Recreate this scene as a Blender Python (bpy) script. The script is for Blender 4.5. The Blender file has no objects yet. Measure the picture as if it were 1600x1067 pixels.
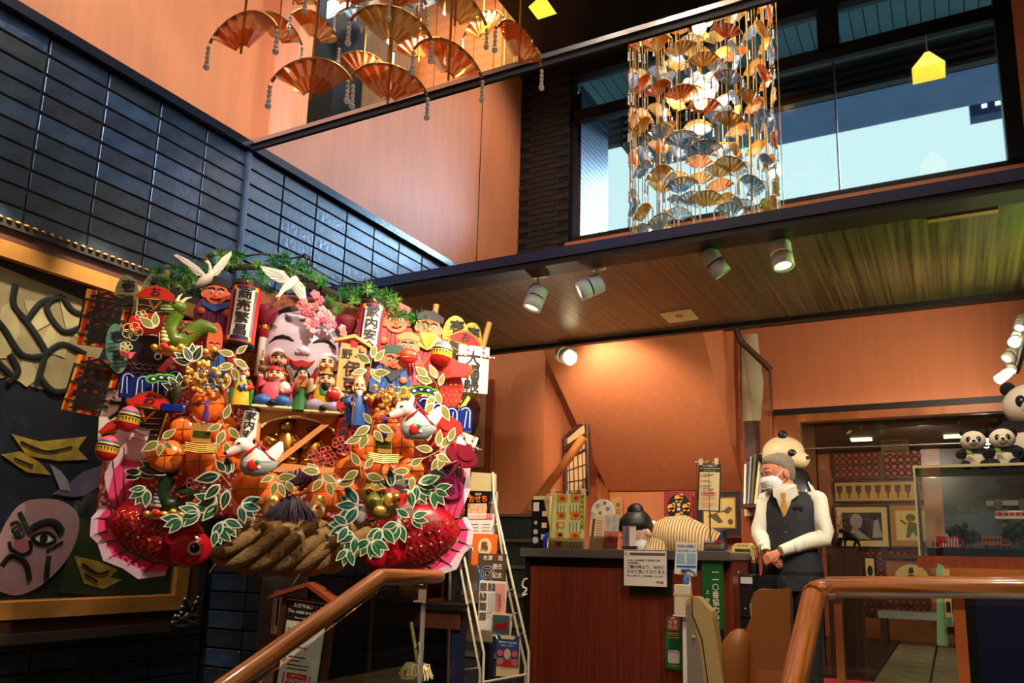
import bpy, math, random
from math import sin, cos, pi, radians, sqrt, atan2, hypot
from mathutils import Vector, Matrix

# ------------------------------------------------------------------ camera, world, lights, exposure
SC = bpy.context.scene
COL = SC.collection
rnd = random.Random(11)
F, CX, CY = 1238.13, 852.87, 631.12
RXA, RYA, RZA = -0.18751972, 0.01996869, -0.4705355
def _rot():
    cx, sx, cy, sy, cz, sz = cos(RXA), sin(RXA), cos(RYA), sin(RYA), cos(RZA), sin(RZA)
    yaw = Matrix(((cz, -sz, 0), (sz, cz, 0), (0, 0, 1)))
    base = Matrix(((1, 0, 0), (0, 0, -1), (0, 1, 0)))
    rp = Matrix(((1, 0, 0), (0, cx, -sx), (0, sx, cx)))
    rr = Matrix(((cy, -sy, 0), (sy, cy, 0), (0, 0, 1)))
    return rr @ rp @ base @ yaw
CAM = _rot()
EYE = Vector((0, 0, 1.05))
def ray(px, py):
    return CAM.transposed() @ Vector(((px - CX) / F, (py - CY) / F, 1))
def atY(px, py, Y):
    d = ray(px, py); return EYE + d * (Y / d.y)
def atX(px, py, X):
    d = ray(px, py); return EYE + d * (X / d.x)
def atZ(px, py, Z):
    d = ray(px, py); return EYE + d * ((Z - EYE.z) / d.z)
def mpp(P):                         # metres per photo pixel at a point
    return (CAM @ (Vector(P) - EYE)).z / F
YF = 3.6                            # front of the gallery, its balustrade mirrors the entrance hall
def mir(px, py, Y):                 # point at depth Y of the hall that the balustrade shows at a pixel
    p = atY(px, py, 2 * YF - Y); p.y = 2 * YF - p.y; return p

cam = bpy.data.objects.new('camera', bpy.data.cameras.new('camera'))
COL.objects.link(cam)
R3 = Matrix((CAM[0], -CAM[1], -CAM[2])).transposed()
cam.matrix_world = Matrix.Translation(EYE) @ R3.to_4x4()
cam.data.sensor_width = 36; cam.data.lens = F / 1600 * 36
cam.data.shift_x = (800 - CX) / 1600; cam.data.shift_y = (CY - 533.5) / 1600
cam.data.clip_start = .05; cam.data.clip_end = 200
SC.camera = cam
SC.view_settings.view_transform = 'Standard'; SC.view_settings.look = 'None'
SC.view_settings.exposure = 0.7; SC.view_settings.gamma = 1; SC.view_settings.use_curve_mapping = False

W = bpy.data.worlds.new('sky'); SC.world = W; W.use_nodes = True
bg = W.node_tree.nodes['Background']
bg.inputs[0].default_value = (.76, 1.0, .93, 1); bg.inputs[1].default_value = .85

def lamp(name, kind, loc, target, power, col, size=.1, angle=60, blend=.4):
    d = bpy.data.lights.new(name, kind); o = bpy.data.objects.new(name, d); COL.objects.link(o)
    o.location = loc; d.energy = power; d.color = col
    if target is not None:
        o.rotation_euler = (Vector(target) - Vector(loc)).to_track_quat('-Z', 'Y').to_euler()
    if kind == 'AREA': d.shape = 'DISK'; d.size = size
    else: d.shadow_soft_size = size
    if kind == 'SPOT': d.spot_size = radians(angle); d.spot_blend = blend
    return o
WARM = (1.0, .82, .60); NEUT = (1, .90, .75); COOL = (.55, .75, 1.0)
lamp('hall_fill_light', 'SPOT', (-1.9, 2.9, 6.5), (-1.9, 2.5, 0), 150, NEUT, .10, 150, .8)  # unseen fill spots added high in the hall for the orange walls
lamp('hall_fill_light', 'SPOT', (-2.6, .4, 6.5), (-4.1, 1.3, 4.3), 125, (1, .80, .62), .10, 120, .8)
lamp('hall_fill_light', 'SPOT', (0.2, 1.4, 6.5), (-.8, 2.4, 3.4), 160, (1, .84, .66), .10, 140, .8)
lamp('gallery_fill_light', 'SPOT', (-3.0, 4.5, 6.2), (-3.9, 5.4, 4.4), 130, (1, .8, .55), .08, 130, .8)  # unseen fill spot added to light the boarded gallery wall and door
sun = lamp('daylight', 'SUN', (0, -3, 6), (-1.25, -1.4, 5.15), 17.0, (.50, .74, 1.0), 0); sun.data.angle = radians(35)
lamp('wall_spot_lamp', 'SPOT', atY(897, 566, 4.9), atY(990, 650, 5.9), 36, WARM, .03, 110, .7)
lamp('gallery_soffit_lamp', 'SPOT', (-1.5, 4.75, 2.54), (-1.75, 5.4, .9), 55, WARM, .05, 120, .8)
lamp('desk_front_lamp', 'SPOT', (-.6, 2.9, 2.5), (-1.6, 4.3, .9), 34, WARM, .06, 95, .9)
lamp('man_lamp', 'SPOT', (-.1, 3.75, 2.45), (-.85, 4.9, 1.2), 50, NEUT, .06, 60, .6)
for y, p in ((4.1, 22), (4.9, 24), (5.4, 22)):
    lamp('right_track_lamp', 'SPOT', (.32, y, 2.05), (-.35, y + 1.0, 2.0), p, WARM, .05, 140, .8)
lamp('case_lamp', 'SPOT', (.1, 3.3, 2.4), (.2, 4.05, 1.2), 20, WARM, .05, 70, .7)
lamp('dining_ceiling_lamp', 'SPOT', (-.2, 9.6, 2.5), (-.3, 11.6, 1.2), 90, WARM, .12, 150, .8)
lamp('dining_ceiling_lamp', 'SPOT', (.3, 7.6, 2.5), (0, 8.2, .3), 60, WARM, .12, 150, .8)
lamp('entrance_lamp', 'SPOT', (.2, .6, 3.4), (.0, 2.6, .9), 80, WARM, .08, 60, .7)
lamp('ornament_lamp', 'SPOT', (-.9, 2.0, 3.4), (-2.75, 3.05, 1.7), 255, (1, .84, .62), .05, 52, .5)
lamp('ornament_lamp', 'SPOT', (-1.9, 3.3, 2.4), (-2.7, 2.9, 1.5), 40, (1, .80, .55), .04, 90, .5)
for y in (1.35, 1.95, 2.6):
    lamp('painting_fill_light', 'SPOT', (-3.78, y, 3.45), (-4.15, y + .1, 1.75), 420, (1, .86, .7), .03, 40, .7)  # unseen spots added close to the wall to brighten the painting
lamp('ornament_lamp', 'SPOT', (-1.5, 3.0, 2.5), (-2.35, 3.5, .8), 26, WARM, .04, 40, .6)
lamp('soffit_fill_left', 'SPOT', (-2.5, 4.75, 1.5), (-2.6, 4.3, 2.58), 16, WARM, .05, 140, .9)  # added uplight without a fixture, brightens the left soffit
lamp('soffit_fill_green', 'SPOT', (1.15, 4.5, 1.95), (.45, 4.1, 2.58), 110, (.55, 1.0, .25), .05, 110, .9)  # unseen green spot added for the green glints on the right soffit
lamp('soffit_fill_middle', 'SPOT', (-.9, 4.95, 1.25), (-1.4, 4.4, 2.58), 60, (1, .84, .6), .05, 150, .9)  # added behind the desk to lift the soffit, no fixture there

# ------------------------------------------------------------------ materials
def lin(c):
    return tuple(((x / 255) / 12.92 if x / 255 <= .04045 else ((x / 255 + .055) / 1.055) ** 2.4) for x in c) + (1,)
_mats = {}
def mat(name, rgb, rough=.5, metal=0, spec=.5, noise=None, bump=None, trans=0, emit=0, alpha=1, stretch=(1, 1, 1), rgb2=None, ior=1.45, coat=0, sheen=0):
    if name in _mats: return _mats[name]
    m = bpy.data.materials.new(name); m.use_nodes = True
    nt = m.node_tree; N = nt.nodes; L = nt.links
    b = N['Principled BSDF']
    b.inputs['Base Color'].default_value = lin(rgb); b.inputs['Roughness'].default_value = rough
    b.inputs['Metallic'].default_value = metal; b.inputs['Specular IOR Level'].default_value = spec
    b.inputs['Transmission Weight'].default_value = trans; b.inputs['IOR'].default_value = ior
    b.inputs['Coat Weight'].default_value = coat; b.inputs['Alpha'].default_value = alpha
    if emit:
        b.inputs['Emission Color'].default_value = lin(rgb); b.inputs['Emission Strength'].default_value = emit
    if noise or bump:
        tc = N.new('ShaderNodeTexCoord'); mp = N.new('ShaderNodeMapping'); L.new(tc.outputs['Object'], mp.inputs[0])
        mp.inputs['Scale'].default_value = stretch
    if noise:                       # (scale, contrast, detail)
        nz = N.new('ShaderNodeTexNoise'); nz.inputs['Scale'].default_value = noise[0]; nz.inputs['Detail'].default_value = 4
        L.new(mp.outputs[0], nz.inputs['Vector'])
        cr = N.new('ShaderNodeValToRGB'); L.new(nz.outputs['Fac'], cr.inputs[0])
        k = noise[1]; c = lin(rgb); c2 = lin(rgb2) if rgb2 else tuple(min(1, x * (1 + k)) for x in c[:3]) + (1,)
        cr.color_ramp.elements[0].color = tuple(x * (1 - k) for x in c[:3]) + (1,) if not rgb2 else c
        cr.color_ramp.elements[1].color = c2
        cr.color_ramp.elements[0].position = .35; cr.color_ramp.elements[1].position = .65
        L.new(cr.outputs[0], b.inputs['Base Color'])
    if bump:
        n2 = N.new('ShaderNodeTexNoise'); n2.inputs['Scale'].default_value = bump[0]; n2.inputs['Detail'].default_value = 3
        L.new(mp.outputs[0], n2.inputs['Vector'])
        bp = N.new('ShaderNodeBump'); bp.inputs['Strength'].default_value = bump[1]; bp.inputs['Distance'].default_value = bump[2] * .004 if len(bump) > 2 and bump[2] > .05 else bump[2] if len(bump) > 2 else .01
        L.new(n2.outputs['Fac'], bp.inputs['Height']); L.new(bp.outputs[0], b.inputs['Normal'])
    _mats[name] = m
    return m
def glass_mat(name, tint=(1, 1, 1), refl=.08, rough=.0):
    m = bpy.data.materials.new(name); m.use_nodes = True; nt = m.node_tree; N = nt.nodes; L = nt.links
    N.remove(N['Principled BSDF'])
    t = N.new('ShaderNodeBsdfTransparent'); t.inputs[0].default_value = (*tint, 1)
    g = N.new('ShaderNodeBsdfGlossy'); g.inputs['Roughness'].default_value = rough
    lw = N.new('ShaderNodeFresnel'); lw.inputs[0].default_value = 1.45
    mx = N.new('ShaderNodeMixShader'); ad = N.new('ShaderNodeMath'); ad.operation = 'MULTIPLY'; ad.inputs[1].default_value = refl / .04
    L.new(lw.outputs[0], ad.inputs[0]); ad.use_clamp = True
    L.new(ad.outputs[0], mx.inputs[0]); L.new(t.outputs[0], mx.inputs[1]); L.new(g.outputs[0], mx.inputs[2])
    L.new(mx.outputs[0], N['Material Output'].inputs[0])
    return m
def dots_mat(name, base, dot, scale, thr=.35, rough=.6, base2=None, nscale=None):
    """printed paper: blossoms of one colour on a ground of another"""
    m = bpy.data.materials.new(name); m.use_nodes = True; nt = m.node_tree; N = nt.nodes; L = nt.links; b = N['Principled BSDF']
    b.inputs['Roughness'].default_value = rough
    tc = N.new('ShaderNodeTexCoord'); v = N.new('ShaderNodeTexVoronoi'); v.inputs['Scale'].default_value = scale
    L.new(tc.outputs['Object'], v.inputs['Vector'])
    cr = N.new('ShaderNodeValToRGB'); cr.color_ramp.interpolation = 'CONSTANT'
    cr.color_ramp.elements[0].color = lin(dot); cr.color_ramp.elements[1].color = lin(base); cr.color_ramp.elements[1].position = thr
    L.new(v.outputs['Distance'], cr.inputs[0])
    out = cr.outputs[0]
    if base2:
        nz = N.new('ShaderNodeTexNoise'); nz.inputs['Scale'].default_value = nscale or scale * .25; L.new(tc.outputs['Object'], nz.inputs['Vector'])
        c2 = N.new('ShaderNodeValToRGB'); c2.color_ramp.elements[0].position = .5; c2.color_ramp.elements[1].position = .56
        L.new(nz.outputs['Fac'], c2.inputs[0])
        mx = N.new('ShaderNodeMix'); mx.data_type = 'RGBA'; L.new(c2.outputs[0], mx.inputs[0]); L.new(out, mx.inputs[6]); mx.inputs[7].default_value = lin(base2)
        out = mx.outputs[2]
    L.new(out, b.inputs['Base Color']); return m
def wave_mat(name, c1, c2, scale, dist, rough=.4, axis='X', dscale=1.0, spec=.5, stretch=(1, 1, 1), metal=0, sharp=None, bump=0, coat=0):
    """striped stuff: wood grain, rope lay, cloth stripes"""
    m = bpy.data.materials.new(name); m.use_nodes = True; nt = m.node_tree; N = nt.nodes; L = nt.links; b = N['Principled BSDF']
    b.inputs['Roughness'].default_value = rough; b.inputs['Specular IOR Level'].default_value = spec; b.inputs['Metallic'].default_value = metal
    b.inputs['Coat Weight'].default_value = coat
    tc = N.new('ShaderNodeTexCoord'); mp = N.new('ShaderNodeMapping'); mp.inputs['Scale'].default_value = stretch
    L.new(tc.outputs['Object'], mp.inputs[0])
    w = N.new('ShaderNodeTexWave'); w.bands_direction = axis; w.inputs['Scale'].default_value = scale; w.inputs['Distortion'].default_value = dist
    w.inputs['Detail'].default_value = 3; w.inputs['Detail Scale'].default_value = dscale
    L.new(mp.outputs[0], w.inputs['Vector'])
    cr = N.new('ShaderNodeValToRGB'); cr.color_ramp.elements[0].color = lin(c1); cr.color_ramp.elements[1].color = lin(c2)
    if sharp: cr.color_ramp.elements[0].position = sharp - .03; cr.color_ramp.elements[1].position = sharp + .03
    L.new(w.outputs['Color'], cr.inputs[0]); L.new(cr.outputs[0], b.inputs['Base Color'])
    if bump:
        bp = N.new('ShaderNodeBump'); bp.inputs['Strength'].default_value = bump; L.new(w.outputs['Fac'], bp.inputs['Height']); L.new(bp.outputs[0], b.inputs['Normal'])
    return m

M = {}
M['orange'] = mat('orange_wallpaper', (204, 122, 78), .6, noise=(3, .05), stretch=(6, 6, .6), bump=(140, .06, .004))
M['salmon'] = mat('salmon_wallpaper', (226, 150, 112), .6, noise=(3, .06), stretch=(6, 6, .6))
M['tile'] = mat('slate_tile', (36, 45, 58), .33, spec=.7, noise=(9, .35), bump=(22, .35, .006))
M['tile2'] = mat('slate_tile_pale', (44, 58, 78), .30, spec=.75, noise=(9, .35), bump=(30, .5, .006))
M['tile3'] = mat('slate_tile_brown', (36, 40, 46), .36, spec=.6, noise=(9, .35), bump=(18, .4, .006))
M['grout'] = mat('tile_grout', (20, 22, 26), .8)
M['brick'] = mat('black_brick', (40, 40, 40), .5, noise=(14, .4), bump=(40, .4, .006))
M['black'] = mat('black_paint', (16, 15, 17), .45)
M['navy'] = mat('navy_enamel', (28, 36, 66), .3, spec=.6)
M['dark'] = mat('dark_brown_ceiling', (34, 26, 20), .6, noise=(4, .2))
M['coping'] = mat('black_coping', (22, 26, 36), .25, spec=.7)
M['white'] = mat('white_enamel', (226, 224, 216), .4)
M['chrome'] = mat('brushed_steel', (190, 192, 196), .22, 1)
M['brass'] = mat('brass', (196, 150, 70), .3, 1)
M['gold'] = mat('gold_foil', (232, 176, 70), .22, 1, bump=(.35, .25, .5))
M['mirror'] = mat('mirrored_glass', (214, 222, 232), .015, 1)
M['pane'] = glass_mat('clear_pane', (.97, .99, .99), .05)
M['case'] = glass_mat('case_glass', (.97, .985, .97), .06)
M['greypane'] = glass_mat('smoky_pane', (.84, .88, .86), .022)
M['post'] = mat('antique_brass', (140, 112, 62), .4, .8)

# ------------------------------------------------------------------ mesh builder and object helpers
class MB:
    def __init__(s, m=None): s.v = []; s.f = []; s.mi = []; s.sm = []; s.mats = []; s.cur = 0; s.X = Matrix(); s.use(m) if m else None
    def use(s, m):
        if m not in s.mats: s.mats.append(m)
        s.cur = s.mats.index(m); return s
    def at(s, loc=(0, 0, 0), rot=(0, 0, 0), sc=1):
        from mathutils import Euler
        S = Matrix.Diagonal((sc, sc, sc, 1)) if not hasattr(sc, '__len__') else Matrix.Diagonal((*sc, 1))
        s.X = Matrix.Translation(loc) @ Euler(rot).to_matrix().to_4x4() @ S; return s
    def add(s, vs, fs, smooth=False):
        o = len(s.v); s.v += [tuple(s.X @ Vector(p)) for p in vs]
        for q in fs: s.f.append([i + o for i in q]); s.mi.append(s.cur); s.sm.append(smooth)
        return s
    def box(s, x0, x1, y0, y1, z0, z1):
        return s.add([(x, y, z) for x in (x0, x1) for y in (y0, y1) for z in (z0, z1)],
                     [(0, 1, 3, 2), (4, 6, 7, 5), (0, 4, 5, 1), (2, 3, 7, 6), (0, 2, 6, 4), (1, 5, 7, 3)])
    def cb(s, c, d): return s.box(c[0] - d[0] / 2, c[0] + d[0] / 2, c[1] - d[1] / 2, c[1] + d[1] / 2, c[2] - d[2] / 2, c[2] + d[2] / 2)
    def rbox(s, x0, x1, y0, y1, z0, z1, r, k=3):   # rounded outline seen from the front, chamfered front and back
        out = rrect(x0, x1, z0, z1, r, k); b = min(r * .5, (y1 - y0) * .4); i = rrect(x0 + b, x1 - b, z0 + b, z1 - b, max(r - b, r * .3), k)
        n = len(out); vs = [(x, y0, z) for x, z in i] + [(x, y0 + b, z) for x, z in out] + [(x, y1 - b, z) for x, z in out] + [(x, y1, z) for x, z in i]
        fs = [tuple(range(n)), tuple(range(4 * n - 1, 3 * n - 1, -1))]
        for a in range(3):
            for j in range(n):
                j2 = (j + 1) % n; fs.append((a * n + j, (a + 1) * n + j, (a + 1) * n + j2, a * n + j2))
        return s.add(vs, fs)
    def prism(s, pts, y0, y1, smooth=False):
        n = len(pts)
        a = sum(pts[i][0] * pts[(i + 1) % n][1] - pts[(i + 1) % n][0] * pts[i][1] for i in range(n))
        if a < 0: pts = pts[::-1]
        vs = [(x, y0, z) for x, z in pts] + [(x, y1, z) for x, z in pts]
        s.add(vs, [tuple(range(n)), tuple(range(2 * n - 1, n - 1, -1))])
        return s.add(vs, [(i, n + i, n + (i + 1) % n, (i + 1) % n) for i in range(n)], smooth)
    def plate(s, pts, y): return s.add([(x, y, z) for x, z in pts], [tuple(range(len(pts)))])
    def quad(s, a, b, c, d): return s.add([a, b, c, d], [(0, 1, 2, 3)])
    def slab(s, a, b, c, d, off):                    # quad thickened by a vector
        o = Vector(off); q = [Vector(p) for p in (a, b, c, d)]
        return s.add(q + [p + o for p in q], [(0, 1, 2, 3), (7, 6, 5, 4), (0, 4, 5, 1), (1, 5, 6, 2), (2, 6, 7, 3), (3, 7, 4, 0)])
    def tube(s, pts, r, n=8, smooth=True, cap=True, flat=1.0):
        P = [Vector(p) for p in pts]; rr = r if hasattr(r, '__len__') else [r] * len(P); vs = []; u = None
        for i, p in enumerate(P):
            t = (P[min(i + 1, len(P) - 1)] - P[max(i - 1, 0)]).normalized()
            if u is None:
                u = t.orthogonal().normalized()
                if abs(t.z) < .9: u = t.cross(Vector((0, 0, 1))).normalized()
            u = (u - t * u.dot(t)).normalized(); w = t.cross(u)
            vs += [p + (u * cos(2 * pi * k / n) + w * sin(2 * pi * k / n) * flat) * rr[i] for k in range(n)]
        fs = [(i * n + k, i * n + (k + 1) % n, (i + 1) * n + (k + 1) % n, (i + 1) * n + k) for i in range(len(P) - 1) for k in range(n)]
        s.add(vs, fs, smooth)
        if cap: s.add(vs[:n], [tuple(range(n - 1, -1, -1))]); s.add(vs[-n:], [tuple(range(n))])
        return s
    def lathe(s, prof, n=16, smooth=True, arc=2 * pi):
        vs = [(r * cos(arc * k / n), r * sin(arc * k / n), z) for r, z in prof for k in range(n)]
        return s.add(vs, [(i * n + k, i * n + (k + 1) % n, (i + 1) * n + (k + 1) % n, (i + 1) * n + k) for i in range(len(prof) - 1) for k in range(n)], smooth)
    def ell(s, c, r, nu=14, nv=9, smooth=True):
        if not hasattr(r, '__len__'): r = (r, r, r)
        vs = [(c[0], c[1], c[2] - r[2])]
        for j in range(1, nv):
            a = -pi / 2 + pi * j / nv
            vs += [(c[0] + r[0] * cos(a) * cos(2 * pi * k / nu), c[1] + r[1] * cos(a) * sin(2 * pi * k / nu), c[2] + r[2] * sin(a)) for k in range(nu)]
        vs.append((c[0], c[1], c[2] + r[2])); T = len(vs) - 1
        fs = [(0, 1 + (k + 1) % nu, 1 + k) for k in range(nu)] + [(T, T - nu + k, T - nu + (k + 1) % nu) for k in range(nu)]
        fs += [(1 + j * nu + k, 1 + j * nu + (k + 1) % nu, 1 + (j + 1) * nu + (k + 1) % nu, 1 + (j + 1) * nu + k) for j in range(nv - 2) for k in range(nu)]
        return s.add(vs, fs, smooth)
    def loft(s, secs, n=18, smooth=True, cap=True):  # sections (centre, rx, ry[, power])
        vs = []
        for q in secs:
            c, rx, ry = q[:3]; e = 2 / (q[3] if len(q) > 3 else 2)
            for k in range(n):
                a = 2 * pi * k / n; ca, sa = cos(a), sin(a)
                vs.append((c[0] + rx * math.copysign(abs(ca) ** e, ca), c[1] + ry * math.copysign(abs(sa) ** e, sa), c[2]))
        s.add(vs, [(i * n + k, i * n + (k + 1) % n, (i + 1) * n + (k + 1) % n, (i + 1) * n + k) for i in range(len(secs) - 1) for k in range(n)], smooth)
        if cap: s.add(vs[:n], [tuple(range(n - 1, -1, -1))]); s.add(vs[-n:], [tuple(range(n))])
        return s
    def mesh(s, name):
        me = bpy.data.meshes.new(name); me.from_pydata(s.v, [], s.f)
        for m in s.mats: me.materials.append(m)
        me.polygons.foreach_set('material_index', s.mi); me.polygons.foreach_set('use_smooth', s.sm); me.update()
        return me
    def build(s, name, parent=None, loc=None, rz=0):
        return obj(name, s.mesh(name), parent, loc, rz)
def obj(name, me, parent=None, loc=None, rz=0):
    o = bpy.data.objects.new(name, me); COL.objects.link(o)
    if parent is not None: o.parent = parent
    if loc is not None: o.location = loc
    if rz: o.rotation_euler = (0, 0, rz)
    return o
def rrect(x0, x1, z0, z1, r, k=3):
    out = []
    for cx, cz, a0 in ((x1 - r, z1 - r, 0), (x0 + r, z1 - r, 90), (x0 + r, z0 + r, 180), (x1 - r, z0 + r, 270)):
        for i in range(k + 1):
            a = radians(a0 + 90 * i / k); out.append((cx + r * cos(a), cz + r * sin(a)))
    return out
def ellp(cx, cz, rx, rz, n=20, a0=0, a1=360):
    return [(cx + rx * cos(radians(a0 + (a1 - a0) * i / n)), cz + rz * sin(radians(a0 + (a1 - a0) * i / n))) for i in range(n + (a1 - a0 < 360))]
def tag(o, label, cat, group=None):
    o['label'] = label; o['category'] = cat
    if group: o['group'] = group
    return o
def thing(name, label, cat, loc=(0, 0, 0), rz=0, group=None, s=1, roll=0):
    o = bpy.data.objects.new(name, None); COL.objects.link(o); o.empty_display_size = .1
    o.location = loc; o.rotation_euler = (0, roll, rz); o.scale = (s, s, s)
    return tag(o, label, cat, group)
def struct(o): o['kind'] = 'structure'; return o
def stuff(o): o['kind'] = 'stuff'; return o
def copy_tree(o, parent=None):
    c = o.copy(); COL.objects.link(c)
    if parent is not None: c.parent = parent; c.matrix_parent_inverse = o.matrix_parent_inverse.copy()
    for ch in [x for x in KIDS.get(o.name, [])] or list(o.children): copy_tree(ch, c)
    return c
KIDS = {}
BOLD = {}
def text(s, size, m, parent=None, loc=(0, 0, 0), rot=(pi / 2, 0, 0), fat=0.0, name='lettering', vertical=False, align='CENTER', sx=1, lead=1.0):
    """flat print, standing in the local x-z plane facing -y; vertical writing runs down"""
    c = bpy.data.curves.new(name, 'FONT'); c.body = '\n'.join(s) if vertical else s
    c.size = size; c.align_x = align; c.align_y = 'CENTER'; c.space_line = lead; c.extrude = size * .004; c.resolution_u = 2
    c.materials.append(m)
    o = bpy.data.objects.new(name, c); COL.objects.link(o)
    if parent is not None: o.parent = parent
    o.location = loc; o.rotation_euler = rot; o.scale = (sx, 1, 1); BOLD[o.name] = fat
    return o

# ------------------------------------------------------------------ the room
XL = -4.2
fl = struct(MB(M['black']).box(XL, -2.0, -.26, 2.55, -.1, 0).box(XL, 2.6, 2.55, 12.3, -.1, 0).box(-2.0, 2.6, -.26, 1.7, -.6, -.5).build('floor'))
M['ftile'] = mat('sand_floor_tile', (150, 138, 104), .25, noise=(5, .25), spec=.6)
M['ftile2'] = mat('dark_floor_tile', (46, 42, 40), .3, noise=(5, .3), spec=.6)
ft = [MB(M[k]).box(.012, .438, .012, .438, 0, .008).mesh('floor_tile') for k in ('ftile', 'ftile2')]
for i in range(7):
    for j in range(21):
        lightt = 0 if (-.95 < (-1.6 + i * .45) < .4 and j > 3) else 1
        o = obj('floor_tile', ft[lightt], fl, (-1.6 + i * .45, 2.6 + j * .45, 0))
st = MB(M['ftile2'])
for k in range(3): st.box(-2.0, -.35, 1.7 + k * .28, 2.55, -.5 + k * .167, -.5 + (k + 1) * .167)
struct(st.build('trim_1'))
# left wall with its tiles
wl = struct(MB(M['grout']).box(XL - .2, XL - .012, -.4, YF + .16, -.6, 3.79).use(M['orange']).box(XL - .2, XL, -.4, YF + .16, 3.79, 6.7).build('wall_left'))
cop = struct(MB(M['coping']).box(XL - .02, XL + .05, -.26, YF, 3.77, 3.83).build('trim_2'))
TL, TH = .345, .112
tiles = [MB(M[k]).rbox(.006, TL - .006, 0, .014, .006, TH - .006, .006, 1).mesh('tile') for k in ('tile', 'tile2', 'tile3')]
n = 0
for r in range(0, 34):
    z = r * TH - .04
    if .6 < z < 2.45: continue
    for c in range(12):
        y = YF - (c + 1) * TL
        if z < .6 and (c > 5 or z < 0): continue
        if y < -.3: continue
        o = obj('tile', tiles[rnd.choice((0, 0, 1, 2))], wl, (XL, y, z), pi / 2); n += 1
# return wall under the gallery, left of the ornament
wr2 = struct(MB(M['grout']).box(-3.52, -2.5, 3.79, 3.9, 0, 1.05).build('wall_low'))
for r in range(0, 9):
    for c in range(3): obj('tile', tiles[rnd.choice((0, 1, 2))], wr2, (-3.52 + c * TL * .98, 3.778, r * TH))
wr = struct(MB(M['grout']).box(XL, -3.52, YF + .012, YF + .2, 0, 2.58).build('wall_return'))
for r in range(0, 11):
    for c in range(3):
        w = TL if c < 2 else .0
        if c < 2: obj('tile', tiles[rnd.choice((0, 1, 2))], wr, (XL + c * TL, YF, r * TH))
# gallery slab: fascia, soffit, track, edge
M['soffit'] = None
def soffit_mat():
    m = bpy.data.materials.new('soffit_cloth'); m.use_nodes = True; nt = m.node_tree; N = nt.nodes; L = nt.links; b = N['Principled BSDF']
    tc = N.new('ShaderNodeTexCoord'); mp = N.new('ShaderNodeMapping'); mp.inputs['Scale'].default_value = (60, .8, 1); L.new(tc.outputs['Object'], mp.inputs[0])
    nz = N.new('ShaderNodeTexNoise'); nz.inputs['Scale'].default_value = 1.0; nz.inputs['Detail'].default_value = 5; L.new(mp.outputs[0], nz.inputs[0])
    cr = N.new('ShaderNodeValToRGB'); e = cr.color_ramp.elements
    e[0].color = lin((48, 32, 20)); e[0].position = .3; e[1].color = lin((122, 90, 60)); e[1].position = .72
    L.new(nz.outputs['Fac'], cr.inputs[0])
    # olive green sheen of the metallic weft, put into the base colour in patches
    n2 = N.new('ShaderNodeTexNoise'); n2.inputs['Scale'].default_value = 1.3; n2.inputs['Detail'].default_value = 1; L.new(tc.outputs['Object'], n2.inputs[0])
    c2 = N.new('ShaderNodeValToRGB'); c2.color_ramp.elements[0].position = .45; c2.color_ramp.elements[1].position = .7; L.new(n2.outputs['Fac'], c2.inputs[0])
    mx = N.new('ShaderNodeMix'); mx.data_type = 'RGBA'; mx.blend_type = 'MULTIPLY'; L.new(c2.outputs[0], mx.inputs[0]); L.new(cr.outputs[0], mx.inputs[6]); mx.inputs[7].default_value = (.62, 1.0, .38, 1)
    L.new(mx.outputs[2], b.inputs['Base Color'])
    mp3 = N.new('ShaderNodeMapping'); mp3.inputs['Scale'].default_value = (90, 30, 1); L.new(tc.outputs['Object'], mp3.inputs[0])
    n3 = N.new('ShaderNodeTexNoise'); n3.inputs['Scale'].default_value = 1; L.new(mp3.outputs[0], n3.inputs[0])
    bp = N.new('ShaderNodeBump'); bp.inputs['Strength'].default_value = .5; bp.inputs['Distance'].default_value = .004; L.new(n3.outputs['Fac'], bp.inputs['Height']); L.new(bp.outputs[0], b.inputs['Normal'])
    b.inputs['Roughness'].default_value = .38; b.inputs['Specular IOR Level'].default_value = .8; b.inputs['Metallic'].default_value = .25
    return m
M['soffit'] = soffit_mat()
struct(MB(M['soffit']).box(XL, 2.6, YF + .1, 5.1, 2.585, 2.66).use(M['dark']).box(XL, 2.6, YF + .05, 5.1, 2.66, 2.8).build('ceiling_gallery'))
struct(MB(M['navy']).box(XL, 2.6, YF - .03, YF + .10, 2.60, 2.655).use(M['black']).box(XL, 2.6, YF - .02, YF + .12, 2.565, 2.60).box(XL, 2.6, YF + .12, YF + .15, 2.575, 2.6).box(XL, 2.6, 5.07, 5.12, 2.555, 2.8).build('trim_3'))
# mirrored balustrade: panels, clips, handrail
xj = [XL + .02, atY(750, 260, YF).x, 2.5]
for a, b_ in zip(xj[:-1], xj[1:]):
    bp_ = MB(M['mirror']).box(a + .003, b_ - .003, YF, YF + .012, 2.64, 3.80).build('balustrade_panel')
    tag(bp_, 'mirrored glass balustrade panel ' + ('at the left end of the gallery, reflecting tile and orange wall' if a < -3 else 'on the right, reflecting the window and chandelier'), 'glass panel', 'balustrade panels of the gallery')
hr = thing('gallery_rail', 'dark steel top rail running along the mirrored gallery balustrade', 'railing', (0, YF, 3.8))
MB(M['chrome']).box(XL + .02, 2.5, -.03, .05, 0, .03).build('rail_cap', hr)
MB(M['black']).box(XL + .02, 2.5, -.012, .02, -.035, 0).build('rail_channel', hr)
MB(c_dark := mat('gunmetal', (70, 78, 90), .35, .6)).box(XL + .0, XL + .022, -.02, .02, -1.2, .03).build('end_post', hr)
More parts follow.
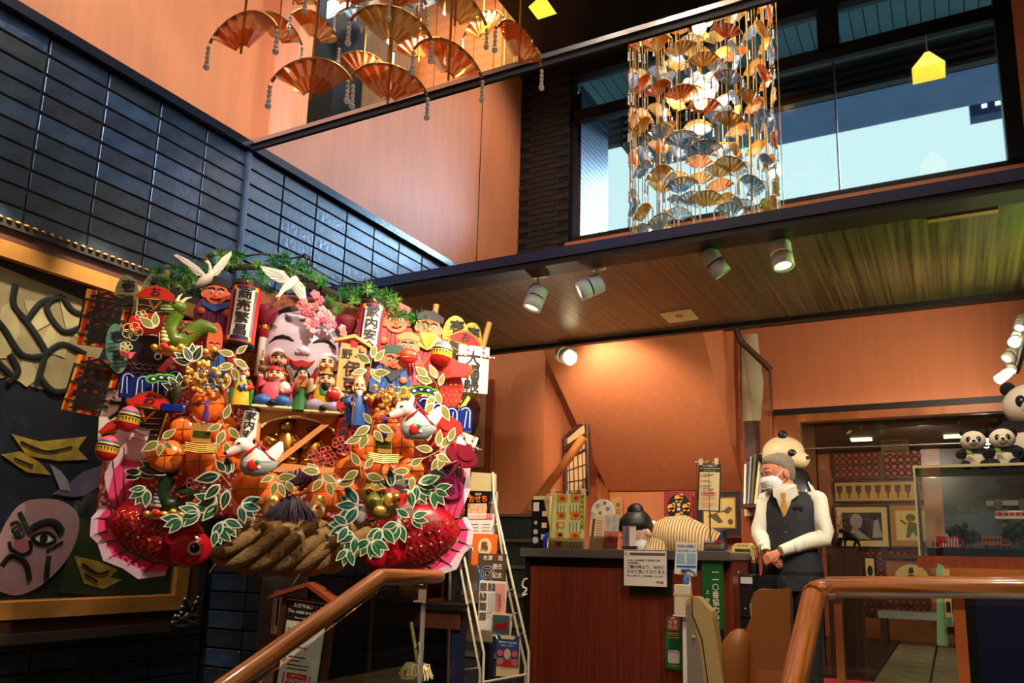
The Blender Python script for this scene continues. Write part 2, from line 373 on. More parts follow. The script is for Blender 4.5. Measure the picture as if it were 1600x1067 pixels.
# gallery above: return wall, doorway, boarded wall
struct(MB(M['salmon']).box(XL - .2, -3.98, YF + .16, YF + .3, 2.8, 6.7).build('wall_gallery'))
M['panel'] = wave_mat('orange_board', (196, 112, 62), (206, 124, 72), 6, 4, .5, 'Z', stretch=(8, 8, .5))
struct(MB(M['dark']).box(-9, -4.2, 6.0, 6.1, 2.6, 7).box(-9, -4.4, YF + .3, 6.0, 2.6, 2.7).box(-5.6, -5.4, 4.6, 6.0, 2.6, 7).build('wall_gallery_back'))
gw = struct(MB(M['dark']).box(-5.4, -2.9, 5.62, 5.8, 2.6, 6.7).build('wall_boarded'))
b1 = MB(M['panel']).box(.006, .214, 0, .02, 0, 2.6).mesh('board')
for k in range(11): obj('board', b1, gw, (-5.0 + k * .22, 5.6, 4.0))
MB(mat('brown_door', (150, 102, 66), .45, noise=(6, .2), stretch=(8, 8, 1))).box(-4.9, -4.62, 5.5, 5.6, 2.8, 6.5).box(-4.58, -4.3, 5.5, 5.6, 2.8, 6.5).build('door_1')['kind'] = 'structure'
struct(MB(M['dark']).box(-2.9, 2.6, 5.9, 6.0, 2.8, 6.7).box(-2.95, 2.6, YF + .1, 6.0, 5.4, 5.5).build('wall_dark'))
cu = MB(mat('gold_curtain', (150, 112, 52), .5, noise=(5, .2)))
pts = [(-3.35 + k * .01, 5.55 + .02 * sin(k * 1.1)) for k in range(42)]
for (a, c), (d, e) in zip(pts[:-1], pts[1:]): cu.add([(a, c, 3.9), (d, e, 3.9), (d, e, 6.4), (a, c, 6.4)], [(0, 1, 2, 3)], True)
tag(cu.build('gold_curtain'), 'gold curtain hanging at the end of the boarded gallery wall', 'curtain')
# high ceiling of the hall
struct(MB(M['dark']).box(XL - .2, 2.8, -.5, YF + .3, 6.6, 6.7).box(XL - .2, 2.8, YF + .3, 6.2, 6.65, 6.75).build('ceiling'))
struct(MB(M['orange']).box(2.6, 2.8, -.5, 12.3, 2.4, 6.7).use(M['grout']).box(2.58, 2.8, -.5, 12.3, -.6, 2.4).build('wall_right'))
# facade behind the camera, seen in the balustrade
YW = -.26
FX0, FX1, WZ0, WZ1 = -3.58, .66, 4.5, 6.45
struct(MB(M['orange']).box(FX0 - .02, 2.6, YW - .16, YW, 1.9, WZ0 - .06).box(FX0 - .6, -1.1, YW - .16, YW, -.6, 1.9).box(.9, 2.6, YW - .16, YW, -.6, 1.9).box(.80, 2.6, YW - .16, YW, 4.4, 6.6).build('wall_front'))
wp = struct(MB(M['grout']).box(XL, FX0, YW - .25, YW - .01, -.5, 6.6).build('wall_pillar'))
bk = MB(M['brick']).rbox(.004, .25, 0, .014, .004, .061, .004, 1).mesh('brick')
for r in range(36):
    for c in range(3):
        x = XL + c * .256 - (.128 if r % 2 else 0)
        if x < XL - .01 or x + .25 > FX0 + .02: continue
        obj('brick', bk, wp, (x + .25, YW, 4.25 + r * .0655), pi)
wf = struct(MB(M['black']).box(FX0, FX1 + .12, YW - .14, YW - .04, WZ0 - .06, WZ0 + .01).box(FX0, FX1 + .12, YW - .14, YW - .04, 5.90, 6.04).box(FX0, FX1 + .12, YW - .16, YW, WZ1, 6.6)
            .box(FX0, FX0 + .05, YW - .14, YW - .04, WZ0, WZ1).box(FX1, FX1 + .14, YW - .16, YW, WZ0, WZ1).box(-.86, -.66, YW - .14, YW - .04, 6.0, WZ1).build('window_1'))
MB(M['chrome']).box(-.735, -.72, YW - .12, YW - .07, WZ0, 5.9).build('mullion', wf)
for a, b_ in ((FX0 + .05, -.735), (-.72, FX1)):
    MB(M['pane']).box(a, b_, YW - .10, YW - .094, WZ0 + .01, 5.9).build('pane', wf)
for a, b_ in ((FX0 + .05, -.86), (-.66, FX1)):
    MB(M['pane']).box(a, b_, YW - .10, YW - .094, 6.04, WZ1).build('pane', wf)
d2 = struct(MB(M['black']).box(-1.04, .84, YW - .06, YW - .02, -.5, .9).box(-1.04, .84, YW - .06, YW - .02, 1.5, 1.9).box(-1.1, -1.04, YW - .12, YW, -.5, 1.9).box(.84, .9, YW - .12, YW, -.5, 1.9).box(-1.1, .9, YW - .12, YW, 1.84, 1.9).box(-.13, -.07, YW - .12, YW, -.5, 1.9).build('door_2'))
for a in (-1.04, -.07): MB(M['pane']).box(a, a + .9, YW - .07, YW - .065, .9, 1.5).build('pane', d2)
# outside: wing wall, slatted eave, canopy
M['btile'] = mat('outdoor_blue_tile', (26, 48, 64), .4, noise=(8, .2), bump=(30, .3, .005))
ww = struct(MB(M['grout']).box(-3.62, -3.462, -1.15, YW - .26, 4.0, 6.4).build('wall_wing'))
bt = MB(M['btile']).box(.005, .2, 0, .012, .004, .06).mesh('tile')
for r in range(34):
    for c in range(4): obj('tile', bt, ww, (-3.462 + .0, -1.14 + c * .2, 4.2 + r * .064), pi / 2)
for o in [x for x in bpy.data.objects if x.parent == ww]: o.rotation_euler = (0, 0, pi / 2); o.location.x = -3.45
M['eave'] = mat('blue_grey_eave', (58, 92, 132), .6, noise=(3, .1))
se = thing('slatted_eave', 'dark slatted eave outside the high window, daylight between its slats', 'eave', (0, -1.5, 0))
for k in range(6):
    p = mir(940, 178 + k * 11, -1.5)
    MB(M['black']).box(-3.7, .9, -.05, .05, p.z, p.z + .05).build('slat', se)
for x in (-3.4, -2.9, -2.2): MB(M['black']).box(x, x + .04, .05, .09, mir(940, 240, -1.5).z, mir(940, 170, -1.5).z).build('batten', se)
a = mir(1212, 228, -2.4); b_ = mir(1530, 165, -2.4)
cn = struct(MB(M['eave']).box(a.x, 1.6, -2.4, -1.56, a.z, a.z + .08).build('ceiling_canopy'))
q = MB(M['eave'])
cz = mir(1300, 160, -1.55).z
struct(MB(M['eave']).box(a.x, 1.6, -1.62, -1.56, a.z, cz + .4).build('wall_canopy'))

TEAL = mat('teal_soffit_board', (52, 92, 104), .6, noise=(3, .15))
cv = struct(MB(M['black']).box(-3.8, 1.7, -3.2, YW - .16, 6.74, 6.82).build('ceiling_eave'))
bo = MB(TEAL).box(.006, .13, -3.2, YW - .16, 0, .02).mesh('board')
for k in range(40): obj('board', bo, cv, (-3.7 + k * .135, 0, 6.72))

tag(MB(mat('street_wall', (96, 100, 104), .8, noise=(2, .2))).box(-16, 16, -9, -8.4, -.6, 4.2).build('street_building'), 'grey building across the street behind the entrance', 'building')
# ------------------------------------------------------------------ the festival rake in the corner
PHI = pi / 4
KU = Vector((cos(PHI), sin(PHI), 0)); KN = Vector((sin(PHI), -cos(PHI), 0)); KC = Vector((-2.91, 3.0, 1.05))
def K(px, py, off=0.0):
    d = ray(px, py); return EYE + d * ((off - KN.dot(EYE - KC)) / KN.dot(d))
def kt(name, label, cat, px, py, off, group=None, roll=0, sc=1):      # a thing hung on the rake; its own units are photo pixels at that spot
    p = K(px, py, off); return thing(name, label, cat, p, PHI, group, mpp(p) * sc, radians(roll))
def on(o, px, py, off, roll=0, sc=1):                                 # the same for a thing that is one mesh
    p = K(px, py, off); o.location = p; o.rotation_euler = (0, radians(roll), PHI); s = mpp(p) * sc; o.scale = (s, s, s); return o
c = mat
RED = c('red_lacquer', (206, 36, 34), .35, coat=.4); DRED = c('deep_red', (150, 20, 34), .35, coat=.3); PINK = c('pink_paint', (232, 92, 110), .45)
WHT = c('white_paint', (238, 232, 222), .45); CRM = c('cream_paint', (238, 214, 160), .5); BLK = c('black_ink', (18, 16, 18), .5)
SKIN = c('painted_skin', (236, 190, 150), .5); RSKIN = c('ruddy_skin', (226, 104, 66), .5); BLU = c('blue_paint', (40, 88, 160), .45); NAV = c('navy_paint', (26, 38, 92), .4)
GRN = c('green_paint', (50, 128, 62), .45); DGRN = c('dark_green_paint', (26, 62, 40), .45); YEL = c('yellow_paint', (238, 186, 50), .45); ORG = c('orange_paint', (232, 116, 42), .45)
PUR = c('purple_silk', (92, 44, 150), .5); LAV = c('lavender_paint', (176, 160, 190), .5); BRN = c('brown_paint', (120, 70, 40), .5); GREY = c('grey_paint', (150, 150, 156), .5)
GLD = c('gold_leaf', (255, 208, 112), .3, .8, bump=(.5, .5, .6)); GLDS = c('gold_smooth', (232, 176, 80), .25, 1); BRZ = c('dark_gold', (176, 124, 52), .28, 1, bump=(.3, .4, .5))
SATIN = c('orange_satin', (244, 120, 40), .22, 0, .8, bump=(.06, .25, 1.0), coat=.3)
WOODL = wave_mat('pale_wood', (226, 150, 84), (236, 166, 98), .05, 3, .5, 'X', stretch=(3, 1, .3))
CHIYO = dots_mat('blossom_paper', (178, 36, 34), (240, 212, 190), .16, .42, .6, (206, 96, 60), .03)
BROWNP = c('rust_brocade', (140, 66, 26), .5, noise=(.15, .5)); SILV = c('silver_pink', (206, 140, 170), .3, .7)

# backing boards and bamboo
kb = kt('backing_board', 'large rounded red board printed with white blossoms behind the ornaments', 'board', 440, 660, -.10)
MB(CHIYO).rbox(-215, 255, 0, 14, -150, 150, 30, 5).build('upper_panel', kb)
MB(CHIYO).rbox(-240, -110, -12, 0, -185, 90, 14, 4).build('side_panel', kb)
MB(CHIYO).rbox(150, 286, -12, 0, -205, 60, 14, 4).build('side_panel', kb)
MB(BROWNP).rbox(-60, 150, -16, -2, 60, 205, 12, 3).build('brocade_panel', kb)
for i, (a, b_, l) in enumerate(((( 668, 560), (682, 476), 'bamboo rake prong standing up behind the gold coins'), ((738, 600), (765, 504), 'split bamboo prong sticking out top right above the white plaque'), ((258, 470), (262, 424), 'short wooden prong end behind the pine garland at upper left'))):
    p, q = K(*a, .0), K(*b_, .0); s = mpp(p)
    m = MB(c('bamboo', (196, 140, 76), .45)); m.tube([p, p.lerp(q, .6), q], [8 * s * .6, 8 * s * .6, 8 * s * .6], 8); m.tube([p.lerp(q, .55), p.lerp(q, .58)], 8 * s * .7, 8)
    tag(m.build('bamboo_prong'), l, 'bamboo')
# post carrying the rake
kp = K(446, 900, -.12)
ks = thing('rake_post', 'grey square post carrying the festival rake behind the signboard', 'post', (kp.x, kp.y, 0), PHI)
MB(c('post_grey', (96, 92, 90), .6, noise=(6, .2))).rbox(-.11, .11, -.05, .05, 0, 1.1, .01).build('shaft', ks); MB(M['black']).rbox(-.2, .2, -.14, .14, 0, .04, .01).build('foot', ks)

# pine garland with branch, cable and needle tufts
pg = kt('pine_garland', 'green artificial pine garland arching over the top of the festival rake', 'garland', 450, 460, .06)
BARK = c('dark_bark', (52, 36, 26), .8, bump=(.2, .6, 1)); NEED = [c('pine_green', (58, 132, 56), .5), c('pine_blue_green', (44, 112, 76), .5), c('pine_light', (126, 176, 84), .5)]
def rel(px, py): return (px - 450, -(py - 460))
path = [(258, 462), (300, 450), (350, 428), (400, 420), (440, 416), (480, 440), (520, 452), (560, 458), (610, 462), (650, 485), (668, 500)]
MB(BARK).tube([(rel(*p)[0], 6 + 3 * sin(i * 2), rel(*p)[1]) for i, p in enumerate(path)], [3, 4, 5, 5, 6, 10, 9, 7, 5, 4, 2], 8).build('branch', pg)
cab = [(365, 402), (385, 408), (410, 400), (450, 402), (462, 398), (470, 393), (478, 398), (480, 412), (505, 424), (525, 432), (560, 428), (575, 440)]
MB(M['black']).tube([(rel(*p)[0], -6 - 3 * cos(i), rel(*p)[1]) for i, p in enumerate(cab)], 1.6, 6).build('cable', pg)
MB(M['black']).tube([(rel(*p)[0], -2, rel(*p)[1]) for p in ((455, 425), (462, 400), (470, 394), (476, 408), (478, 430))], 1.8, 6).build('cable', pg)
tuft = []
for v in range(3):
    m = MB(NEED[v])
    for k in range(64):
        a = rnd.uniform(0, 2 * pi); e = rnd.uniform(-1.0, 1.1); d = Vector((cos(a) * cos(e), -sin(e) * .6 - .35, sin(a) * cos(e))).normalized()
        L_ = rnd.uniform(11, 18); s = d.orthogonal().normalized() * .75; t = d.cross(s).normalized() * .75; b0 = d * 1.5
        if k % 9 == 0: m.use(NEED[2])
        elif k % 9 == 1: m.use(NEED[v])
        m.add([b0 + s, b0 - s * .5 + t, b0 - s * .5 - t, d * L_], [(0, 1, 3), (1, 2, 3), (2, 0, 3)])
    tuft.append(m.mesh('needle_tuft'))
tp = []
for (px, py) in [(262, 446), (270, 462), (282, 440), (284, 458), (298, 446), (300, 465), (312, 440), (315, 456), (328, 418), (334, 432), (348, 414), (352, 430), (362, 420), (372, 410), (388, 438), (396, 452),
                 (402, 418), (408, 432), (414, 448), (420, 460), (424, 410), (432, 420), (440, 404), (446, 414), (455, 425), (468, 412), (476, 424), (490, 430), (500, 438), (508, 470), (516, 460), (524, 474), (532, 455), (540, 444),
                 (548, 460), (556, 446), (566, 440), (572, 434), (584, 442), (594, 446), (604, 444), (612, 456), (600, 468), (612, 478), (622, 470), (630, 474), (640, 474), (650, 480), (658, 474), (664, 486), (480, 440), (318, 470), (274, 476)]:
    x, z = rel(px, py); o = obj('needle_tuft', rnd.choice(tuft), pg, (x + rnd.uniform(-2, 2), rnd.uniform(-10, 2), z)); o.rotation_euler = (rnd.uniform(-.4, .4), rnd.uniform(0, 6), rnd.uniform(-.4, .4))
    k = rnd.uniform(.85, 1.2); o.scale = (k, k, k)

# cranes
def crane(px, py, label, flip, roll):
    t = kt('crane_figure', label, 'bird figure', px, py, .18, 'white paper cranes', roll)
    f = -1 if flip else 1
    MB(WHT).tube([(f * x, y, z) for x, y, z in ((-14, 0, -16), (-6, -2, -11), (2, -3, -4), (6, -5, 3), (5, -8, 10))], [2, 7, 8, 4.5, 2.6], 10).build('body', t)
    MB(WHT).tube([(f * 5, -8, 10), (f * 3, -10, 17), (f * -1, -11, 21), (f * -4, -12, 21)], [2.6, 2.3, 3.2, 1.6], 8).use(RED).ell((f * -1.5, -12, 23), (3, 3, 2.6), 8, 6).use(BLK).tube([(f * -4, -12, 21), (f * -12, -13, 18)], [1.2, .2], 6).build('head', t)
    def wing(pts):
        m = MB(WHT); m.prism(pts, -2, 0); n = len(pts)
        r = Vector((pts[0][0], -3, pts[0][1]))
        for k in range(1, n - 1, 1): m.tube([r, (pts[k][0] * .95 + r.x * .05, -3, pts[k][1] * .95 + r.z * .05)], .55, 4)
        return m
    wing([(f * 2, -2), (f * -14, 14), (f * -30, 24), (f * -46, 30), (f * -50, 27), (f * -42, 22), (f * -38, 18), (f * -30, 14), (f * -24, 8), (f * -14, 0)]).build('wing', t)
    wing([(f * 6, 0), (f * 10, 18), (f * 20, 34), (f * 32, 46), (f * 33, 40), (f * 30, 32), (f * 27, 24), (f * 22, 14), (f * 16, 4)]).build('wing', t)
    return t
crane(323, 432, 'white crane with spread wings, red crown, upper left on the pine', False, 0)
t = kt('crane_figure', 'white crane diving head down over the brocade panel, in the middle of the garland', 'bird figure', 452, 442, .18, 'white paper cranes')
MB(WHT).tube([(10, 0, 8), (2, -4, -2), (-8, -6, -14), (-14, -8, -26)], [6, 8, 4, 2.2], 10).build('body', t)
MB(WHT).ell((-15, -8, -28), (3.5, 3.5, 4), 8, 6).use(RED).ell((-14, -11, -29), (2, 1.5, 2), 6, 5).use(BLK).tube([(-16, -8, -31), (-24, -9, -40)], [1.2, .3], 6).build('head', t)
for pts in ([(2, 4), (-10, 18), (-28, 20), (-44, 22), (-40, 14), (-34, 8), (-26, 2), (-14, -2), (-2, -2)], [(6, 0), (16, 4), (24, -4), (27, -20), (26, -32), (18, -26), (10, -16), (4, -8)]):
    m = MB(WHT).prism(pts, -2, 0)
    for k in range(1, len(pts)): m.tube([(pts[0][0], -3, pts[0][1]), (pts[k][0] * .95, -3, pts[k][1] * .95)], .55, 4)
    m.build('wing', t)

# tall lantern tubes
def lantern(px, py, off, rad, h, chars, label, body, roll=0, inner=True, csize=None, cat='lantern'):
    t = kt('paper_lantern', label, cat, px, py, off, None, roll)
    MB(body).lathe([(rad, -h / 2), (rad, h / 2)], 24).build('paper_tube', t)
    MB(M['black']).lathe([(0, h / 2 + rad * .36), (rad * 1.02, h / 2 + rad * .36), (rad * 1.02, h / 2 - 1)], 24).build('top_band', t)
    MB(M['black']).lathe([(rad * 1.02, -h / 2 + 1), (rad * 1.02, -h / 2 - rad * .3), (0, -h / 2 - rad * .3)], 24).build('bottom_band', t)
    if inner:
        MB(GLDS).ell((0, -rad * 1.03, h / 2 + rad * .18), (3, 1, 3), 8, 6).build('crest', t)
        def strip(a0, a1, z0, z1, r, m):
            mm = MB(m); n = 8
            vs = [(r * sin(a0 + (a1 - a0) * k / n), -r * cos(a0 + (a1 - a0) * k / n), z) for z in (z0, z1) for k in range(n + 1)]
            return mm.add(vs, [(k, k + 1, n + 2 + k, n + 1 + k) for k in range(n)], True)
        strip(-.85, .85, -h * .46, h * .46, rad * 1.012, NAV).build('blue_border', t)
        strip(-.66, .66, -h * .40, h * .42, rad * 1.02, WHT).build('white_panel', t)
        for sx in (-1, 1):
            for sz in (-1, 1): strip(sx * .64, sx * .88, sz * h * .40, sz * h * .47, rad * 1.025, YEL).build('corner_mark', t)
    cs = csize or h * .84 / len(chars)
    for k, ch in enumerate(chars):
        z = h * .42 - cs * (k + .5) if inner else h * .44 - cs * (k + .5)
        text(ch, cs * .98, BLK, t, (0, -rad * 1.06, z), fat=cs * .03, sx=1.18)
    return t
lantern(380, 494, .20, 22, 92, '商売繁昌', 'tall red lantern tube lettered 商売繁昌, left of the white mask', RED, 3)
lantern(577, 520, .20, 19, 88, '家内安全', 'tall red lantern tube lettered 家内安全, right of the white mask', RED, 4)
lantern(390, 665, .30, 12, 46, '家内安', 'small white paper lantern lettered 家内, left of the wooden box', WHT, 4, False, 15)
lantern(537, 678, .30, 12, 50, '商売繁', 'small red paper lantern lettered 商売, right of the wooden box', RED, 4, False, 16)

# the large smiling mask
tm = kt('smiling_mask', 'large pale smiling woman mask with black hair, centre of the festival rake', 'mask', 472, 556, .05)
PALE = c('pearl_mask', (208, 196, 214), .28, coat=.5)
m = MB(PALE); secs = []
def mhw(z):
    u = z / 72; return max((60 * max(0, 1 - abs(u) ** 3.2) ** .42) * (1.06 if u < 0 else .96), .5), max(34 * max(0, 1 - abs(u) ** 2.6) ** .5, .4)
def my(x, z): w, d = mhw(z); return -d * sqrt(max(0, 1 - (x / w) ** 2))
for k in range(19):
    z = -71.5 + k * 143 / 18; secs.append(((0, 0, z), *mhw(z)))
m.loft(secs, 32)
m.ell((0, -33, 0), (10, 8, 7), 12, 8).ell((-7, -34, -3), (5, 5, 4), 8, 6).ell((7, -34, -3), (5, 5, 4), 8, 6).ell((-34, -18, -12), (20, 16, 18), 14, 9).ell((34, -18, -12), (20, 16, 18), 14, 9)
m.build('face', tm)
MB(BLK).prism([(x * 1.10, z + 4) for x, z in ellp(0, 8, 63, 72, 26, -8, 188)] + [(x, z) for x, z in ellp(0, 4, 57, 68, 26, 188, -8)], 4, 14).build('hair', tm)
for sx in (-1, 1):
    MB(BLK).tube([(sx * x, my(x, z) - .6, z) for x, z in ((14, 14), (22, 19), (31, 21), (40, 19), (50, 11))], [1, 2.6, 3.2, 2.6, .8], 8).build('eye', tm)
    for k in range(4): MB(BLK).tube([(sx * (20 + k * 2.4), my(20, 48) - .4, 46 + k), (sx * (22 + k * 2.4), my(24, 56) - .6, 56 + k)], .9, 5).build('brow_mark', tm)
    for k in range(4): MB(BLK).tube([(sx * (42 + k * 2.2), my(44 + k * 2, 30) - .6, 28 + k * 1.5), (sx * (40 + k * 2.2), my(42 + k * 2, 38) - .6, 38 + k * 1.5)], .9, 5).build('cheek_mark', tm)
m = MB(RED); m.prism([(-19, -14), (-10, -18), (0, -15), (10, -18), (19, -14), (10, -25), (0, -28), (-10, -25)], -38, -30); m.build('lips', tm)
MB(c('brow_grey', (128, 118, 130), .5)).ell((0, my(0, 50), 50), (8, 2.5, 3), 12, 6).build('forehead_dot', tm)
# red tassel brushes either side of the mask
for px, py, l, h in ((416, 494, 'maroon bristle brush with gold band and white handle, left of the mask', 96), (541, 510, 'maroon bristle brush half hidden right of the mask', 60)):
    t = kt('bristle_brush', l, 'brush', px, py, .10, 'maroon brushes', 3)
    m = MB(c('maroon_bristle', (116, 18, 40), .6, noise=(.6, .3), stretch=(1, 1, .05)))
    m.lathe([(0, 16), (15, 15), (17, 6), (13, -8), (8, -16)], 16)
    for k in range(40):
        a = rnd.uniform(0, 2 * pi); r = rnd.uniform(3, 15); m.tube([(r * .5 * cos(a), r * .5 * sin(a), -10), (r * cos(a), r * sin(a), 15 + rnd.uniform(0, 5))], [.7, .4], 4, cap=False)
    m.build('bristles', t)
    MB(GLDS).lathe([(8.4, -16), (8.6, -19), (8.4, -22)], 16).build('gold_band', t)
    MB(DRED).lathe([(8, -22), (7, -34), (6, -35)], 16).build('ferrule', t)
    MB(WHT).lathe([(6, -35), (5.5, -h), (0, -h)], 12).build('handle', t)
# blossoms
bs = kt('blossom_spray', 'spray of pink plum blossoms hanging over the forehead of the mask', 'blossom', 495, 490, .20)
BP = [c('blossom_pink', (226, 104, 136), .5), c('blossom_pale', (236, 146, 160), .5)]
fm = []
for v in range(2):
    m = MB(BP[v])
    for k in range(5):
        a = k * 2 * pi / 5; m.ell((3.4 * cos(a), -1 - .4, 3.4 * sin(a)), (3.2, 1.2, 3.2), 8, 5)
    m.use(YEL).ell((0, -2.4, 0), 1.2, 6, 5); fm.append(m.mesh('blossom'))
for px, py in ((490, 462), (498, 470), (474, 476), (482, 482), (492, 480), (502, 484), (478, 490), (488, 494), (500, 494), (484, 504), (494, 508), (490, 520), (486, 514), (510, 490), (516, 498), (522, 506), (514, 508), (534, 512), (536, 518), (470, 482), (506, 502)):
    o = obj('blossom', rnd.choice(fm), bs, (px - 495, rnd.uniform(-8, 0), 490 - py)); o.rotation_euler = (rnd.uniform(-.5, .5), rnd.uniform(0, 6), rnd.uniform(-.5, .5)); k = rnd.uniform(.9, 1.35); o.scale = (k, k, k)
MB(BARK).tube([(2, 2, 30), (-4, 2, 10), (-8, 2, -18)], .8, 5).tube([(0, 2, 14), (20, 2, 0), (42, 2, -26)], .8, 5).build('twig', bs)

# wooden name plaque with a small roof
t = kt('wooden_plaque', 'pale wooden plaque with gabled top lettered 上野 伊豆榮, right of the mask', 'plaque', 547, 592, .27, None, 3)
MB(WOODL).box(-20, 20, 0, 6, -72, 56).build('board', t)
MB(WOODL).prism([(-30, 56), (-30, 60), (-1, 72), (28, 56), (28, 52), (-1, 66)], -5, 9).build('roof', t)
text('壽', 13, RED, t, (0, -.8, 56), fat=.3); text('上', 16, BLK, t, (10, -.8, 42), fat=.4); text('野', 17, BLK, t, (-9, -.8, 38), fat=.4)
for k, ch in enumerate('伊豆榮'): text(ch, 27, BLK, t, (1, -.8, 14 - k * 27), fat=.7)

# flame striped lattice plaques at far left
FLAME = wave_mat('flame_stripes', (206, 40, 24), (240, 178, 52), .024, 7, .5, 'X', dscale=.4, stretch=(1, 1, .35), sharp=.5)
for px, py, roll, l in ((165, 499, 3, 'flame striped plaque with black lattice lettering, upper of two at far left'), (146, 603, 8, 'flame striped plaque with black lattice lettering, lower of two at far left')):
    t = kt('flame_plaque', l, 'plaque', px, py, .02, 'flame striped plaques', roll)
    MB(FLAME).box(-34, 34, 0, 4, -45, 45).build('board', t)
    for x in (-18, 17): MB(DGRN).box(x, x + 4, -2, 0, -44, 44).build('lattice_bar', t)
    for z in (26, -1, -30): MB(DGRN).box(-33, 28, -3, -1, z, z + 3).build('lattice_bar', t)
    for x in (-35, 31): MB(BLK).box(x, x + 2.5, -1.5, 0, -20, 30).build('side_strip', t)
    for k, ch in enumerate('金傳實'): text(ch, 34, BLK, t, (-2, -3.6, 26 - k * 27), fat=.7, sx=1.5)

# white plaques with a striped cord
CORD = wave_mat('striped_cord', (206, 30, 40), (240, 232, 226), .08, 0, .5, 'DIAGONAL', sharp=.5)
def daifuku(px, py, roll, w, h, s, label, sz, off=.12):
    t = kt('white_plaque', label, 'plaque', px, py, off, 'white ledger plaques', roll)
    MB(WHT).box(-w / 2, w / 2, 0, 7, -h / 2, h / 2).build('board', t)
    MB(CRM).box(-w / 2 + .5, w / 2, .5, 7.5, h / 2, h / 2 + 1).box(-w / 2 - 1, -w / 2, .5, 7, -h / 2, h / 2).build('edge_paper', t)
    for sx in (-.22, .30): MB(CORD).tube([(sx * w, -1, h / 2), (sx * w, -1, h / 2 - 16)], 1.8, 6).tube([(sx * w, -1, h / 2 - 16), (sx * w - 18 * (1 if sx < 0 else -1), -1, h / 2 - 16)], 1.8, 6).build('cord', t)
    for k, ch in enumerate(s): text(ch, sz, BLK, t, (-w * .04, -.8, h / 2 - 10 - sz * (.45 + k * .86)), fat=sz * .022)
    return t
daifuku(740, 577, 1, 48, 74, '大福帳', 'white plaque lettered 大福帳 with striped cord, at the right edge', 25)
daifuku(196, 648, -4, 72, 78, '大', 'white plaque lettered 大 behind the left temari ball', 44, .02)
daifuku(722, 698, 18, 40, 44, '大', 'small tilted white plaque corner with striped cord, below the poster at right', 26, .0)

# oval gold coins
COIN = c('gold_coin', (206, 168, 74), .28, .9, noise=(.25, .25), stretch=(.3, 1, 3)); COIN2 = c('pale_green_coin', (150, 168, 130), .4, .4)
for px, py, w, h, roll, m_, off, l in ((667, 524, 22, 38, 4, COIN, .0, 'large oval gold coin marked 壱 behind the red figure with a fan'), (712, 528, 21, 36, -2, COIN, .01, 'oval gold coin marked 壱 beside the bamboo prong, left of two'), (735, 536, 18, 34, 6, COIN, .02, 'oval gold coin marked 壱 just above the white plaque, right of two'),
                               (198, 462, 17, 34, -4, COIN2, .02, 'greenish oval coin behind the upper flame plaque'), (241, 458, 19, 36, 4, COIN2, .02, 'greenish oval coin behind the upper left red topped card'), (183, 544, 16, 40, -10, c('verdigris', (96, 150, 134), .5, noise=(.2, .2)), .06, 'verdigris oval coin beside the black carp')):
    t = kt('oval_coin', l, 'coin', px, py, off, 'oval coins', roll)
    MB(m_).prism(ellp(0, 0, w, h, 28), 0, 4).build('disc', t)
    for k in range(9): MB(m_).box(-w * .8, w * .8, -.8, 0, -h * .75 + k * h * .16, -h * .75 + k * h * .16 + 1.2).build('hammer_mark', t)
    text('壱', w * 1.2, BLK, t, (2, -1.6, h * .42), fat=.6); text('両', w * 1.1, BLK, t, (2, -1.6, -h * .3), fat=.5)

# red topped striped cards and temari balls
def purse(px, py, w, h, roll, l, off=.1):
    t = kt('striped_card', l, 'card ornament', px, py, off, 'red topped striped cards', roll)
    MB(YEL).prism([(-w * .55, h * .26), (w * .55, h * .3), (w * .42, -h * .5), (-w * .5, -h * .46)], 0, 4).build('card', t)
    m = MB(BLK); m.prism([(-w * .5, h * .24), (w * .5, h * .26), (w * .40, -h * .47), (-w * .46, -h * .44)], -.8, 0); m.build('black_panel', t)
    for k in range(6):
        z = h * .1 - k * h * .1; MB(GLDS).tube([(-w * .46, -1.4, z), (-w * .2, -1.4, z + 2 * (k % 2)), (w * .05, -1.4, z - 2), (w * .42, -1.4, z + 1)], .9, 4).build('gold_line', t)
    MB(GLDS).prism([(-w * .2, h * .22), (0, 0), (w * .24, h * .22), (w * .16, h * .22), (0, h * .07), (-w * .12, h * .22)], -1.6, -.8).build('gold_chevron', t)
    MB(GLDS).prism([(-w * .62, h * .31), (-w * .3, h * .50), (0, h * .57), (w * .3, h * .52), (w * .62, h * .38), (w * .55, h * .22), (0, h * .30), (-w * .5, h * .24)], -1, 3).build('cap_rim', t)
    MB(RED).prism([(-w * .57, h * .32), (-w * .28, h * .47), (0, h * .54), (w * .28, h * .49), (w * .57, h * .37), (w * .5, h * .25), (0, h * .32), (-w * .46, h * .26)], -2, 0).build('red_cap', t)
    text('お', h * .22, BLK, t, (0, -2.4, h * .40), fat=.4)
    return t
purse(240, 486, 46, 74, 0, 'red topped black and gold card, upper left beside the green dragon')
purse(226, 660, 54, 90, 6, 'red topped black and gold card behind the upper temari ball', .14)
purse(190, 690, 50, 66, -14, 'red topped black and gold card behind the lower temari ball', .10)
purse(718, 556, 44, 76, 16, 'red topped black and gold card left of the 大福帳 plaque', .05)
